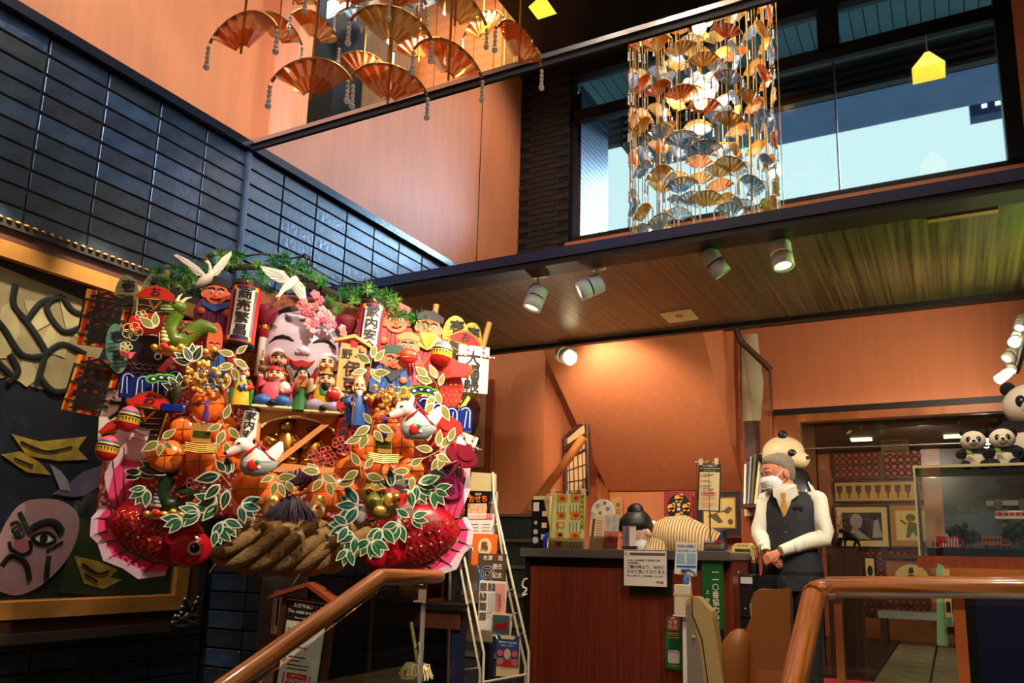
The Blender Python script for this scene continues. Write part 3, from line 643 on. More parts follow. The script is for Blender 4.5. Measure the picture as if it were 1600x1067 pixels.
for px, py, l in ((201, 655, 'striped temari ball ornament, upper of two at left'), (168, 701, 'striped temari ball ornament, lower of two at left'), (690, 552, 'striped temari ball ornament above the red sea bream card, at right')):
    t = kt('temari_ball', l, 'ball ornament', px, py, .22, 'temari balls', 8)
    for nm, m_, z0, z1 in (('pink_crown', PINK, .6, 1.0), ('blue_band', BLU, .42, .6), ('yellow_band', YEL, .3, .42), ('black_band', BLK, .14, .3), ('gold_zone', YEL, -.3, .14), ('red_base', RED, -1, -.3)):
        pr = [(17 * sqrt(max(0, 1 - (z0 + (z1 - z0) * k / 6) ** 2)), 21 * (z0 + (z1 - z0) * k / 6)) for k in range(7)]
        MB(m_).lathe(pr, 20).build(nm, t)
    m = MB(DGRN)
    for k in range(12):
        a = pi + k * pi / 11; r = 17.2
        m.add([(r * cos(a), r * sin(a), 2), (r * cos(a + .2), r * sin(a + .2), 2), (r * .99 * cos(a + .1), r * .99 * sin(a + .1), -5)], [(0, 1, 2)])
    m.build('zigzag', t); MB(RED).ell((0, 0, 20), (4, 4, 3), 10, 6).build('red_knob', t)

# orange satin bales tied with cord
bale = None
def bales(px, py, r, label, off=.26, wide=1.0, roll=0):
    t = kt('satin_bale', label, 'bale ornament', px, py, off, None, roll)
    prof = [(0.02, -r), (r * .35, -r * .97), (r * .72, -r * .80), (r * .95, -r * .42), (r, 0), (r * .95, r * .42), (r * .72, r * .8), (r * .35, r * .97), (.02, r)]
    m = MB(SATIN).at((0, 0, 0), (pi / 2, 0, 0), (wide, 1, .62)); n = 28
    vs = []
    for rr_, z in prof:
        for k in range(n):
            a = 2 * pi * k / n; q = rr_ * (1 - .05 * (abs(cos(2 * a)) ** 24)); vs.append((q * cos(a), q * sin(a), z))
    m.add(vs, [(i * n + k, i * n + (k + 1) % n, (i + 1) * n + (k + 1) % n, (i + 1) * n + k) for i in range(8) for k in range(n)], True)
    m.build('cushion', t)
    CRD = c('gold_cord', (150, 100, 44), .4, .4)
    for ax in (0, 1):
        pp = []
        for k in range(13):
            a = radians(-85 + 170 * k / 12); d = r * sin(a) * 1.0; y = -r * .62 * cos(a) - .6
            pp.append((d * wide if ax == 0 else 0, y, d if ax == 1 else d * .12))
        MB(CRD).tube(pp, .9, 5).build('cord', t)
    return t
for px, py, r, l, kw in ((325, 633, 26, 'topmost orange satin bale with purple tassel in the left pile', {}), (288, 672, 22, 'orange satin bale upper left in the left pile, beside gold basket', dict(off=.22)), (346, 670, 24, 'orange satin bale right of the gold basket in the left pile', dict(off=.20)),
                         (261, 713, 27, 'leftmost orange satin bale in the left pile, front row', dict(off=.30)), (315, 721, 27, 'orange satin bale low in the middle of the left pile', dict(off=.29)), (362, 714, 26, 'orange satin bale behind the white dog figure', dict(off=.22)),
                         (404, 764, 32, 'wide orange satin bale left of the dark tassel above the rope', dict(off=.26, wide=1.25)), (520, 768, 32, 'wide orange satin bale right of the dark tassel above the rope', dict(off=.26, wide=1.25)),
                         (600, 662, 22, 'topmost orange satin bale with purple tassel in the right pile', {}), (571, 698, 22, 'orange satin bale left of the gold ship in the right pile', dict(off=.24)), (626, 700, 22, 'orange satin bale right of the gold ship in the right pile', dict(off=.24)),
                         (546, 732, 22, 'orange satin bale lower left in the right pile, under pink loops', dict(off=.28)), (594, 742, 22, 'orange satin bale below the gold ship in the right pile', dict(off=.22)), (641, 737, 22, 'rightmost orange satin bale low in the right pile', dict(off=.29))):
    bales(px, py, r, l, **kw)
# purple tassels
def tassel(px, py, l, h=26, m_=PUR, off=.40, w=5, grp='purple tassels'):
    t = kt('silk_tassel', l, 'tassel', px, py, off, grp)
    for sx in (-1, 1): MB(m_).tube([(0, 0, h * .5), (sx * 5, 0, h * .66), (sx * 9, 0, h * .62), (sx * 7, 0, h * .5), (0, 0, h * .46)], .8, 5).build('bow_loop', t)
    MB(m_).lathe([(0, h * .5), (w * .55, h * .46), (w * .6, h * .3), (w * .45, h * .24)], 10).build('knot', t)
    m = MB(m_)
    for k in range(26):
        a = rnd.uniform(0, 2 * pi); r = rnd.uniform(.2, 1) * w; m.tube([(r * .4 * cos(a), r * .4 * sin(a), h * .26), (r * .9 * cos(a), r * .9 * sin(a), 0), (r * cos(a) + rnd.uniform(-1, 1), r * sin(a), -h * .45)], .7, 4, cap=False)
    m.build('fringe', t)
tassel(322, 645, 'purple silk tassel with bow on the top bale, left pile', 30); tassel(602, 668, 'purple silk tassel with bow on the top bale, right pile', 30)
# big dark fringe tassel over the rope
t = kt('fringe_tassel', 'large dark purple fringe tassel with coral rosette above the rope', 'tassel', 455, 790, .42)
FR = c('dark_plum_fringe', (56, 40, 58), .55)
m = MB(FR)
for k in range(420):
    a = rnd.uniform(-pi, 0); x = rnd.uniform(-1, 1); y = -rnd.uniform(0, 1)
    m.tube([(x * 14, y * 8, 16 - abs(x) * 6), (x * 30, y * 14 - 3, 2 - abs(x) * 8), (x * 40 + rnd.uniform(-2, 2), y * 16 - 4, -22 + abs(x) * 3 + rnd.uniform(-5, 5))], [.7, .7, .5], 3, cap=False)
stuff(m.build('fringe', t))
m = MB(FR)
for k in range(120):
    x = rnd.uniform(-1, 1); m.tube([(x * 10, 4, 20), (x * 22 + 8, 4 - rnd.uniform(0, 5), 40), (x * 30 + 12, 3, 58 + rnd.uniform(-4, 3) - abs(x) * 8)], .6, 3, cap=False)
stuff(m.build('upper_fringe', t))
m = MB(ORG)
for k in range(9): m.ell((rnd.uniform(-16, 18), -10, 20 + rnd.uniform(-4, 8)), rnd.uniform(3, 4.5), 8, 6)
m.use(GLDS)
for k in range(8): m.ell((rnd.uniform(-16, 18), -13, 22 + rnd.uniform(-4, 8)), 2, 6, 5)
m.build('rosette', t)
for px, l in ((424, 'barrel of gold foil with paper band left of the dark tassel'), (495, 'barrel of gold foil with paper band right of the dark tassel')):
    u = kt('gold_barrel', l, 'barrel ornament', px, 794, .36, 'gold barrels', -4 if px < 450 else 12)
    MB(GLD).lathe([(0, 20), (10, 20), (12, 10), (12.5, 0), (12, -10), (10, -20), (0, -20)], 18).build('barrel', u); MB(CRM).lathe([(12.8, 4), (12.8, -5)], 18).build('paper_band', u)
    text('寿', 7, RED, u, (0, -13.2, -.5), fat=.2)
# twisted straw rope
ROPE = c('straw_rope', (150, 120, 76), .8, spec=.2, noise=(.9, .38), stretch=(.16, .5, 1.0), bump=(1.1, .9, 1.5))
ROPE.node_tree.nodes['Mapping'].inputs['Rotation'].default_value = (0, radians(38), 0)
t = kt('straw_rope', 'thick twisted straw rope looped under the festival rake', 'rope', 448, 852, .26)
def axis(u):
    x = -92 + 208 * u; return Vector((x, 8 * sin(pi * u), 6 - 10 * sin(pi * u)))
for s_ in range(5):
    pts = []; NN = 90
    for k in range(NN + 1):
        u = k / NN; a = s_ * 2 * pi / 5 - u * 2 * pi * 1.3; R_ = 34 * (1 - .3 * (abs(2 * u - 1) ** 6))
        p = axis(u); pts.append(p + Vector((14 * cos(a), -R_ * sin(a) * .8, R_ * cos(a))))
    MB(ROPE).tube(pts, [11.8 * (1 - .25 * abs(2 * k / NN - 1) ** 5) for k in range(NN + 1)], 12).build('strand', t)
for a, b_ in (((470, 895), (460, 912)), ((350, 880), (342, 894))):
    MB(ROPE).tube([(a[0] - 448, -30, 852 - a[1]), (b_[0] - 448, -32, 852 - b_[1])], .6, 4).build('loose_straw', t)
# sea bream
SCALEM = dots_mat('bream_scales', (170, 14, 36), (120, 8, 26), .09, .30, .3); 
FINP = c('fin_pink', (228, 60, 120), .4); FINW = c('fin_pale', (226, 196, 214), .45)
def bream(px, py, f, roll, label, off, eye_dim=False):
    t = kt('sea_bream', label, 'fish figure', px, py, off, 'papier mache sea breams', roll)
    prof = [(-92, 2), (-78, 34), (-52, 50), (-20, 52), (16, 44), (44, 26), (62, 4), (64, -14), (50, -32), (24, -42), (-10, -44), (-46, -34), (-74, -18)]
    n = len(prof); vs = []; rows = 7
    m = MB(SCALEM); cx, cz = -8, 2
    for j in range(rows + 1):
        q = sin(pi / 2 * j / rows); d = cos(pi / 2 * j / rows)
        vs += [(f * (cx + (x - cx) * q), -26 * d, cz + (z - cz) * q) for x, z in prof]
    fs = [(j * n + k, j * n + (k + 1) % n, (j + 1) * n + (k + 1) % n, (j + 1) * n + k) for j in range(rows) for k in range(n)]
    m.add(vs, fs, True); m.prism([(f * x, z) for x, z in prof], 0, 5); m.build('body', t)
    MB(c('bream_head', (196, 20, 36), .22, coat=.5)).ell((f * 36, -13, -8), (34, 17, 30), 20, 12).build('head', t)
    m = MB(WHT).ell((f * 46, -28, -6), (11.5, 4, 11.5), 16, 8); m.use(BLK).ell((f * 46, -30.5, -6), (7.6, 3, 7.6), 14, 8).use(WHT).ell((f * 44, -33, -4), (1.8, 1, 1.8), 8, 5); m.build('eye', t)
    def by(x, z): return -26 * sqrt(max(0, 1 - ((x + 8) / 80) ** 2 - ((z - 2) / 47) ** 2)) - .6
    MB(DRED).tube([(f * 6, by(6, 36) - 1, 36), (f * 0, by(0, 18) - 2, 18), (f * 2, by(2, -8) - 2, -8), (f * 12, by(12, -32) - 2, -32)], 2, 6).build('gill_line', t)
    m = MB(GLDS)
    for r in range(6):
        for k in range(8):
            x = -74 + k * 11 + (5.5 if r % 2 else 0); z = 36 - r * 13
            if ((x + 8) / 80) ** 2 + ((z - 2) / 47) ** 2 < .8 and x < 6: m.tube([(f * (x - 6), by(x - 6, z + 6.5), z + 6.5), (f * (x + 1), by(x + 1, z) - .4, z), (f * (x - 6), by(x - 6, z - 6.5), z - 6.5)], 1.0, 4)
    m.build('scale_line', t)
    m = MB(SILV)
    for k in range(12): x = -52 + (k % 4) * 16; z = 22 - (k // 4) * 17; m.ell((f * x, by(x, z), z), (2.8, 1.6, 2.8), 8, 5)
    m.build('silver_dot', t)
    def fin(nm, a, b_, cnt):                       # fin between an inner and an outer edge, with ribs
        m = MB(FINP); k = len(a)
        mid = [((p[0] * .45 + q[0] * .55), (p[1] * .45 + q[1] * .55)) for p, q in zip(a, b_)]
        for i in range(k - 1):
            m.use(FINP).add([(f * a[i][0], -1, a[i][1]), (f * a[i + 1][0], -1, a[i + 1][1]), (f * mid[i + 1][0], -3, mid[i + 1][1]), (f * mid[i][0], -3, mid[i][1])], [(0, 1, 2, 3)])
            m.use(FINW).add([(f * mid[i][0], -3, mid[i][1]), (f * mid[i + 1][0], -3, mid[i + 1][1]), (f * b_[i + 1][0], -1, b_[i + 1][1]), (f * b_[i][0], -1, b_[i][1])], [(0, 1, 2, 3)])
            m.use(FINW).add([(f * a[i][0], 2, a[i][1]), (f * a[i + 1][0], 2, a[i + 1][1]), (f * b_[i + 1][0], 2, b_[i + 1][1]), (f * b_[i][0], 2, b_[i][1])], [(3, 2, 1, 0)])
        m.use(BRN)
        for i in range(0, k, max(1, k // cnt)): m.tube([(f * a[i][0], -3, a[i][1]), (f * (a[i][0] * .3 + b_[i][0] * .7), -4, a[i][1] * .3 + b_[i][1] * .7)], [1.4, .5], 5)
        m.build(nm, t)
    ins = [(-84, 22), (-90, 4), (-84, -14), (-70, -24), (-50, -36), (-28, -42), (-4, -44), (18, -42)]
    outs = [(-104, 20), (-112, -2), (-104, -28), (-90, -36), (-74, -58), (-44, -62), (-18, -72), (16, -58)]
    fin('belly_fin', ins, outs, 8)
    ti = [(-70, 38), (-76, 32), (-82, 24), (-86, 14)]; to = [(-80, 150), (-118, 150), (-128, 120), (-116, 60)]
    fin('tail_fin', ti, to, 4)
    MB(FINW).prism([(f * -30, 44), (f * -6, 60), (f * 36, 52), (f * 50, 42), (f * 10, 44)], -3, 0).build('back_fin', t)
    return t
bream(262, 838, 1, 14, 'big crimson sea bream figure, head toward the rope, at lower left of the rake', .14)
bream(632, 846, -1, -12, 'big crimson sea bream figure half under green leaves, at lower right of the rake', .14)
# black carp card and blue waves
t = kt('black_carp', 'black carp card with white eye and silver scale lines, left under the gold blossoms', 'fish figure', 222, 565, .10)
MB(c('carp_black', (24, 26, 34), .35)).prism([(-12, 40), (10, 44), (34, 36), (40, 18), (36, 0), (32, -20), (40, -44), (8, -58), (-12, -40), (-16, -6)], 0, 6).build('body', t)
MB(PINK).prism([(24, -10), (36, 8), (52, 12), (44, 2), (36, -8), (34, -28), (26, -26)], -3, 0).prism([(-34, 18), (-20, 12), (-10, 14), (-16, 2), (-30, 6)], -3, 0).build('fin', t)
MB(WHT).ell((22, -2, 10), (6, 2, 6), 12, 6).use(BLK).ell((22, -3.6, 10), (3.6, 1, 3.6), 10, 6).build('eye', t)
m = MB(SILV)
for r in range(7):
    for k in range(4): x = -8 + k * 10 + (r % 2) * 5; z = -6 - r * 7; m.tube([(x - 5, -1, z + 3), (x, -1, z), (x + 5, -1, z + 3)], .6, 4)
m.build('scale_line', t)
def waves(px, py, l, f, off=.12):
    t = kt('blue_wave', l, 'wave ornament', px, py, off, 'glittering blue wave crests')
    for k, (x, z, r, h) in enumerate(((-34, 0, 11, 30), (-12, -4, 12, 34), (10, 2, 12, 34), (32, 8, 12, 36))):
        m = MB(c('glitter_blue', (24, 44, 130), .25, .3, noise=(.6, .5))); pts = [(f * (x + r * cos(radians(a))), z + r * sin(radians(a))) for a in range(0, 181, 20)] + [(f * (x - r), z - h), (f * (x + r), z - h)]
        m.prism(pts, -k * 1.5, 6 - k * 1.5); m.build('crest', t)
        MB(c('wave_line', (190, 206, 226), .4)).tube([(f * (x + (r - 4) * cos(radians(a))), -k * 1.5 - 1, z + (r - 4) * sin(radians(a))) for a in range(20, 181, 20)] + [(f * (x - r + 4), -k * 1.5 - 1, z - h + 6)], 1.1, 5).tube([(f * (x - 2), -k * 1.5 - 1, z + 3), (f * (x + 1), -k * 1.5 - 1, z - h + 6)], .8, 5).build('white_line', t)
waves(238, 594, 'glittering blue wave crest under the black carp, at left', 1); waves(694, 642, 'glittering blue wave crest under the red sea bream card, at right', -1, .16)
# bream card with hat, upper right
t = kt('bream_card', 'red sea bream card under a red mallet cloud, left of the 大福帳 plaque', 'fish figure', 703, 596, .16)
MB(RED).prism([(-26, 20), (-14, 26), (4, 22), (16, 12), (22, -6), (18, -30), (6, -46), (-8, -50), (-20, -34), (-14, -8), (-30, 6)], 0, 5).build('body', t)
MB(YEL).prism([(-30, 4), (-38, -10), (-32, -34), (-22, -52), (-8, -58), (12, -50), (30, -20), (34, -24), (14, -58), (-10, -66), (-30, -54), (-44, -30)], 1, 4).build('gold_edge', t)
MB(WHT).ell((-3, -1, 8), (4.6, 1.6, 4.6), 12, 6).use(BLK).ell((-3, -2.4, 8), (2.4, 1, 2.4), 8, 6).build('eye', t)
m = MB(GLDS)
for r in range(5):
    for k in range(4): x = -10 + k * 8 + (r % 2) * 4; z = -8 - r * 8; m.tube([(x - 4, -.8, z + 4), (x, -.8, z), (x + 4, -.8, z + 4)], .5, 4)
m.build('scale_line', t)
def cloud(px, py, l, roll, m_, off=.2, w=1.0):
    t = kt('fortune_mallet', l, 'card ornament', px, py, off, None, roll, w)
    out = [(-36, -4), (-30, 10), (-12, 16), (6, 14), (20, 8), (36, 6), (42, -4), (34, -14), (14, -16), (-4, -20), (-24, -18)]
    MB(GLDS).prism([(x * 1.06, z * 1.08) for x, z in out], 1, 4).build('gold_rim', t); MB(m_).prism(out, -1, 3).build('card', t)
    m = MB(GLDS)
    for k in range(5): m.tube([(-16 + k * 5, -1.6, 10), (-10 + k * 4, -1.6, 2), (-16 + k * 5, -1.6, -6), (-8 + k * 4, -1.6, -12)], .5, 4)
    m.build('gold_scroll', t)
    return t
cloud(697, 572, 'red mallet card with gold scrolls on the sea bream card, at right', 0, RED)
cloud(236, 503, 'red mallet card with gold scrolls above the black carp, at left', -6, RED, .12, .9)
# round flower cards lower right, hats with ribbons
for px, py, r, m_, l in ((697, 668, 0, RED, 'bright red round hat card with green leaves, at right'), (722, 712, 24, c('maroon_gloss', (120, 18, 44), .3, coat=.4), 'maroon round hat card over a black fan, lower right')):
    t = kt('hat_card', l, 'card ornament', px, py, .24, 'round hat cards', r)
    MB(GLDS).prism(ellp(0, 0, 27, 17, 24), 1, 3).build('gold_rim', t); MB(m_).prism(ellp(0, 0, 25.5, 15.5, 24), -2, 2).prism(ellp(3, 6, 14, 12, 18), -4, -2).build('card', t)
    for k in (-1, 0, 1): MB(m_).tube([(k * 3, -2, -12), (k * 14 - 2, -1, -24), (k * 22 - 4, 0, -36)], [2.4, 3, 1.6], 6).build('ribbon', t)
t = kt('black_fan', 'black folded fan card with purple spotted round, lower right of the rake', 'fan', 698, 752, .16, None, 20)
MB(BLK).prism([(-32, 8), (-20, 26), (6, 30), (26, 16), (30, -6), (10, -26), (-10, -22)], 0, 3).build('fan', t)
for k in range(6): MB(GREY).tube([(20, -1, 4), (-26 + k * 9, -1, 12 + 3 * k)], .5, 4).build('rib', t)
MB(c('magenta', (150, 30, 90), .4)).prism(ellp(10, -6, 20, 19, 22), -3, 0).build('spotted_round', t)
m = MB(BLK)
for k in range(7): a = k * pi / 3; m.ell((11 + 5 * cos(a) * (k < 6), -3.4, -12 + 5 * sin(a) * (k < 6)), 1.8, 8, 5)
m.build('spot', t)
# dragons
def dragon(px, py, f, body, label, off, belly):
    t = kt('dragon_figure', label, 'dragon figure', px, py, off, None)
    B = c('dragon_' + body[0], body[1], .35, coat=.2, noise=(.5, .25))
    pth = [(f * x, y, z) for x, y, z in ((44, 4, -26), (52, 2, -10), (44, 0, 4), (26, 0, 8), (10, -2, -4), (2, -4, -18), (-12, -8, -18), (-20, -10, -2), (-14, -12, 14), (-8, -14, 24))]
    MB(B).tube(pth, [4, 9, 12, 14, 14, 12, 12, 12, 11, 10], 14).build('body', t)
    m = MB(belly)
    for k in range(7): z = -22 + k * 6; m.ell((f * (-24 + (k - 2) ** 2 * .5), -16, z), (7 - k * .3, 5, 3.4), 10, 6)
    m.build('belly_plate', t)
    h = MB(B).ell((f * -10, -16, 32), (14, 11, 9), 14, 9).ell((f * -24, -18, 28), (11, 8, 5.5), 12, 8).ell((f * -22, -17, 21), (10, 7, 3), 12, 7)
    h.use(WHT).tube([(f * -32, -22, 25), (f * -22, -25, 24), (f * -14, -25, 25)], 1, 5).use(BLK).ell((f * -14, -26, 35), (2.2, 1.4, 2.2), 8, 5).use(RED).ell((f * -14, -25, 37.5), (3, 1.4, 1), 8, 5); h.build('head', t)
    MB(CRM).tube([(f * -6, -14, 40), (f * 0, -12, 48), (f * 8, -10, 52)], [3, 2, .6], 8).tube([(f * -12, -14, 40), (f * -10, -12, 50), (f * -6, -10, 56)], [3, 2, .6], 8).build('horn', t)
    MB(RED).tube([(f * 2, -17, -2), (f * 10, -17, -8), (f * 18, -15, -4)], [.8, 2, .6], 6).build('flame_mark', t)
    m = MB(GLD).ell((f * 8, -2, -36), (50, 14, 9), 20, 8)
    for k in range(8): m.ell((f * (-36 + k * 12), -14, -34 + (k % 2) * 4), (6, 5, 5), 8, 6)
    m.use(RED).ell((f * -22, -18, -32), (6, 3, 5), 10, 6).ell((f * 30, -16, -34), (6, 3, 5), 10, 6); m.build('gold_base', t)
dragon(287, 516, 1, ('green', (92, 116, 34)), 'olive green dragon figure on a gold cloud base, upper left', .20, CRM)
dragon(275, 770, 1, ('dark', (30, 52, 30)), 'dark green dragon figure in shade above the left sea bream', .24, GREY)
t = kt('dragon_figure', 'green dragon head facing front with gold horns, above the right sea bream', 'dragon figure', 582, 780, .30)
OL = c('dragon_olive', (128, 132, 50), .3, coat=.2, noise=(.4, .25))
MB(OL).ell((0, 0, 12), (19, 16, 24), 18, 12).ell((2, -14, -4), (11, 12, 10), 14, 9).ell((18, 4, -10), (26, 14, 22), 16, 10).ell((-2, -22, -2), (4, 3, 3), 8, 6).ell((7, -22, -2), (4, 3, 3), 8, 6).build('head', t)
for k in range(5): MB(GLDS).tube([(-14 + k * 7, -12 + abs(k - 2), 22), (-14 + k * 7, -14, 30), (-12 + k * 6, -8, 38)], [2, 3, 1.4], 8).build('horn', t)
MB(BLK).ell((-8, -15, 10), (4, 2, 2.4), 8, 6).ell((10, -15, 10), (4, 2, 2.4), 8, 6).build('eye', t)
MB(ORG).tube([(-16, -14, 14), (-6, -17, 16), (0, -17, 12)], [1, 2.4, 1], 6).tube([(4, -17, 12), (12, -16, 16), (20, -12, 15)], [1, 2.4, 1], 6).build('brow', t)
MB(GLD).ell((10, -22, -18), (10, 6, 8), 12, 8).ell((24, -14, 0), (9, 6, 12), 12, 8).build('gold_claw', t)
MB(GREY).ell((-18, -10, -24), (9, 6, 16), 12, 8).build('belly_plate', t)
# small red fan charm and white tassel beside the dragon
t = kt('red_charm', 'red and gold charm with white tassel hanging beside the right dragon head', 'charm', 625, 782, .36)
MB(RED).prism([(-14, -2), (0, 12), (16, 10), (10, -2), (-2, -10)], 0, 3).build('card', t); MB(GLDS).ell((-6, -2, 2), (7, 3, 9), 10, 6).build('gold_bead', t)
MB(WHT).lathe([(0, -14), (2.5, -15), (5, -42), (0, -44)], 10).use(RED).lathe([(5.2, -40), (5.2, -45), (0, -45)], 10).build('tassel', t)
MB(c('silver_leaf', (150, 142, 134), .35, .5)).prism([(0, 14), (8, 24), (4, 38), (-4, 30), (-12, 34), (-8, 20)], 1, 3).prism([(0, -16), (20, -10), (26, -18), (10, -24), (-4, -26)], 1, 3).build('silver_leaf', t)
# papier mache dogs
WAVEP = wave_mat('wave_print', (40, 84, 110), (226, 224, 214), .14, 6, .45, 'Z', dscale=.3, sharp=.45)
def dog(px, py, f, label, roll):
    t = kt('paper_dog', label, 'dog figure', px, py, .40, 'white papier mache dogs', roll)
    MB(WHT).loft([((f * 4, 0, -28), 6, 6), ((f * 4, 0, -24), 20, 13), ((f * 6, 0, -10), 28, 15), ((f * 4, 0, 4), 24, 14), ((f * -4, 0, 16), 15, 11), ((f * -8, 0, 22), 8, 8)], 18).build('body', t)
    MB(WAVEP).loft([((f * 4, 0, -28.5), 6, 6.5), ((f * 4, 0, -24), 20.6, 13.6), ((f * 6, 0, -12), 28.4, 15.6), ((f * 6, 0, -6), 27.4, 15.4)], 18, cap=False).build('wave_skirt', t)
    MB(WHT).tube([(f * 24, 0, 0), (f * 36, 0, 14), (f * 40, 0, 24)], [12, 9, 3], 12).build('tail', t)
    h = MB(WHT).ell((f * -16, -4, 20), (15, 12, 13), 16, 10).tube([(f * -20, -6, 17), (f * -34, -8, 10), (f * -40, -8, 8)], [9, 6.5, 4], 12)
    h.use(BLK).ell((f * -42, -10, 9), (3, 3, 2.4), 8, 6).ell((f * -22, -15, 23), (3, 1.6, 1.6), 8, 5).use(RED).tube([(f * -38, -13, 4), (f * -28, -14, 6), (f * -20, -14, 10)], [1.6, 2, .8], 6); h.build('head', t)
    for y in (-7, 5): MB(WHT).tube([(f * -8, y, 28), (f * -4, y, 36), (f * -2, y - 1, 42)], [5, 3.4, .6], 8).build('ear', t)
    MB(RED).tube([(f * -14, -12, 6), (f * -4, -14, 12), (f * 8, -8, 22), (f * 18, -10, 4), (f * 26, -8, -8)], 2.2, 6).tube([(f * 0, -12, 30), (f * 10, -14, 18), (f * 20, -12, 10)], 1.6, 6).build('ribbon', t)
    m = MB(RED)
    m.ell((f * -2, -13.6, -12), (9, 3, 9), 12, 7).use(GRN).ell((f * 4, -15.6, -8), (4, 1.6, 4), 8, 5).use(WHT).ell((f * 6, -15, -16), (3, 1.6, 3), 8, 5); m.build('painted_flower', t)
dog(398, 716, 1, 'white papier mache dog with red ribbon and wave print, left of the wooden box', -6)
dog(648, 660, 1, 'white papier mache dog with wave print drum, right of the gold pile', -4)
# gold treasure piles
def goldpile(px, py, w, h, label, off=.34, n=46):
    t = kt('gold_treasure', label, 'gold ornament', px, py, off, 'gold foil treasures')
    m = MB(GLD)
    for k in range(n):
        a = rnd.uniform(0, 2 * pi); r = sqrt(rnd.random()); m.ell((w * r * cos(a), rnd.uniform(-9, 0) - 5 * (1 - r), h * r * sin(a)), (rnd.uniform(3, 6), 3.4, rnd.uniform(2.6, 5)), 7, 5, False)
    stuff(m.build('foil_heap', t))
    m = MB(GLDS)
    for k in range(5): x = rnd.uniform(-w * .7, w * .7); z = rnd.uniform(-h * .4, h * .6); m.tube([(x + 6 * cos(q * pi / 4), -14, z + 6 * sin(q * pi / 4)) for q in range(9)], 1.1, 5)
    m.build('gold_ring', t)
    return t
goldpile(322, 590, 32, 24, 'heap of gold foil blossoms above the top bale, left pile'); goldpile(608, 622, 34, 26, 'heap of gold foil blossoms above the top bale, right pile')
for px, py, l in ((315, 686, 'gold basket ship among the left bales'), (598, 702, 'gold basket ship among the right bales')):
    t = kt('gold_ship', l, 'gold ornament', px, py, .38, 'gold basket ships')
    MB(GLD).prism([(-30, -12), (-20, -22), (18, -22), (32, -10), (20, -8), (-18, -8)], -8, 6).build('hull', t)
    m = MB(GLD)
    for k in range(5): m.tube([(-22, -9, -8 - k * 3), (0, -11, -11 - k * 3), (24, -9, -8 - k * 3)], 1.6, 6)
    m.build('rope_band', t)
    MB(GLD).prism([(-14, -6), (-16, 24), (16, 26), (12, 14), (14, -6)], -5, 0).build('sail', t); MB(c('green_foil', (90, 104, 44), .3, .7, noise=(.5, .5))).box(-12, 12, -6.5, -5, 2, 12).build('green_panel', t)
# wood box with two gilt statues
t = kt('wooden_box', 'open pale wooden box with arch and diagonal bar, centre of the rake', 'box', 466, 686, .26, None, 2)
MB(WOODL).box(-64, 64, -4, 26, 46, 54).build('top', t); MB(WOODL).box(-64, -57, -4, 26, -50, 46).build('side', t); MB(WOODL).box(57, 64, -4, 26, -50, 46).build('side', t)
MB(WOODL).box(-57, 57, -4, 26, -54, -40).build('base', t); MB(c('box_inner_wood', (216, 134, 74), .5)).box(-57, 57, 22, 26, -40, 46).build('back', t)
arc = [(57 * cos(radians(a)), 8 + 26 * sin(radians(a))) for a in range(10, 171, 10)]
MB(WOODL).prism([(57, 46), (57, 12)] + arc + [(-57, 12), (-57, 46)], -2, 2).build('arch_panel', t)
MB(CRM).tube([(x, -3, z) for x, z in arc], 2.4, 6).build('arch_trim', t)
MB(WOODL).slab((-34, -10, -40), (-28, -10, -46), (58, -10, 40), (52, -10, 46), (0, 4, 0)).build('diagonal_bar', t)
MB(WOODL).prism([(-14, 34), (14, 34), (10, 38), (0, 42), (-10, 38)], -7, -4).build('crest', t)
text('宝', 12, BRN, t, (0, -4.6, 50), fat=.1)
def gilt(px, py, k, label):
    t = kt('gilt_statue', label, 'statue', px, py, .215, 'gilt fortune statues', 0, k)
    MB(BRZ).loft([((0, 0, -30), 20, 10), ((0, 0, -20), 22, 11), ((0, 0, -6), 17, 10), ((0, 0, 6), 14, 8), ((0, 0, 12), 7, 6)], 16).build('body', t)
    MB(BRZ).ell((0, -3, 19), (10, 9, 10), 14, 9).ell((0, -12, 18), (2.4, 2, 2), 8, 5).ell((-10, 0, 17), (2.4, 2, 4), 8, 5).ell((10, 0, 17), (2.4, 2, 4), 8, 5).use(BLK).tube([(-6, -11, 21), (-3, -12, 22), (-1, -11.6, 21)], .7, 4).tube([(1, -11.6, 21), (3, -12, 22), (6, -11, 21)], .7, 4).tube([(-4, -11, 14), (0, -12, 12.6), (4, -11, 14)], .8, 4).build('head', t)
    MB(BRZ).ell((0, 2, 28), (12, 8, 5), 14, 7).build('cap', t)
    for s in (-1, 1): MB(BRZ).tube([(s * 13, -2, 6), (s * 19, -8, -4), (s * 10, -13, -8)], [5, 5, 4], 10).build('arm', t)
    MB(c('gilt_dark', (70, 46, 20), .4, .8)).prism([(x, z) for x, z in ellp(0, 0, 26, 34, 24)], 8, 11).build('halo', t)
    for s in (-1, 1): MB(BRZ).ell((s * 10, -8, -28), (10, 7, 6), 12, 7).build('knee', t)
gilt(446, 688, 1.12, 'gilt laughing statue with cap, left in the wooden box'); gilt(488, 696, .92, 'gilt round bellied statue, right in the wooden box behind the bar')
t = kt('gilt_mallet', 'round gilt mallet beside the left gilt statue in the wooden box', 'mallet', 424, 690, .27)
MB(BRZ).at((0, 0, 0), (.5, .3, 0)).lathe([(0, -9), (11, -9), (13, 0), (11, 9), (0, 9)], 16).build('mallet_head', t); MB(BRZ).tube([(4, -4, -6), (10, -6, -22)], 2, 8).build('handle', t)
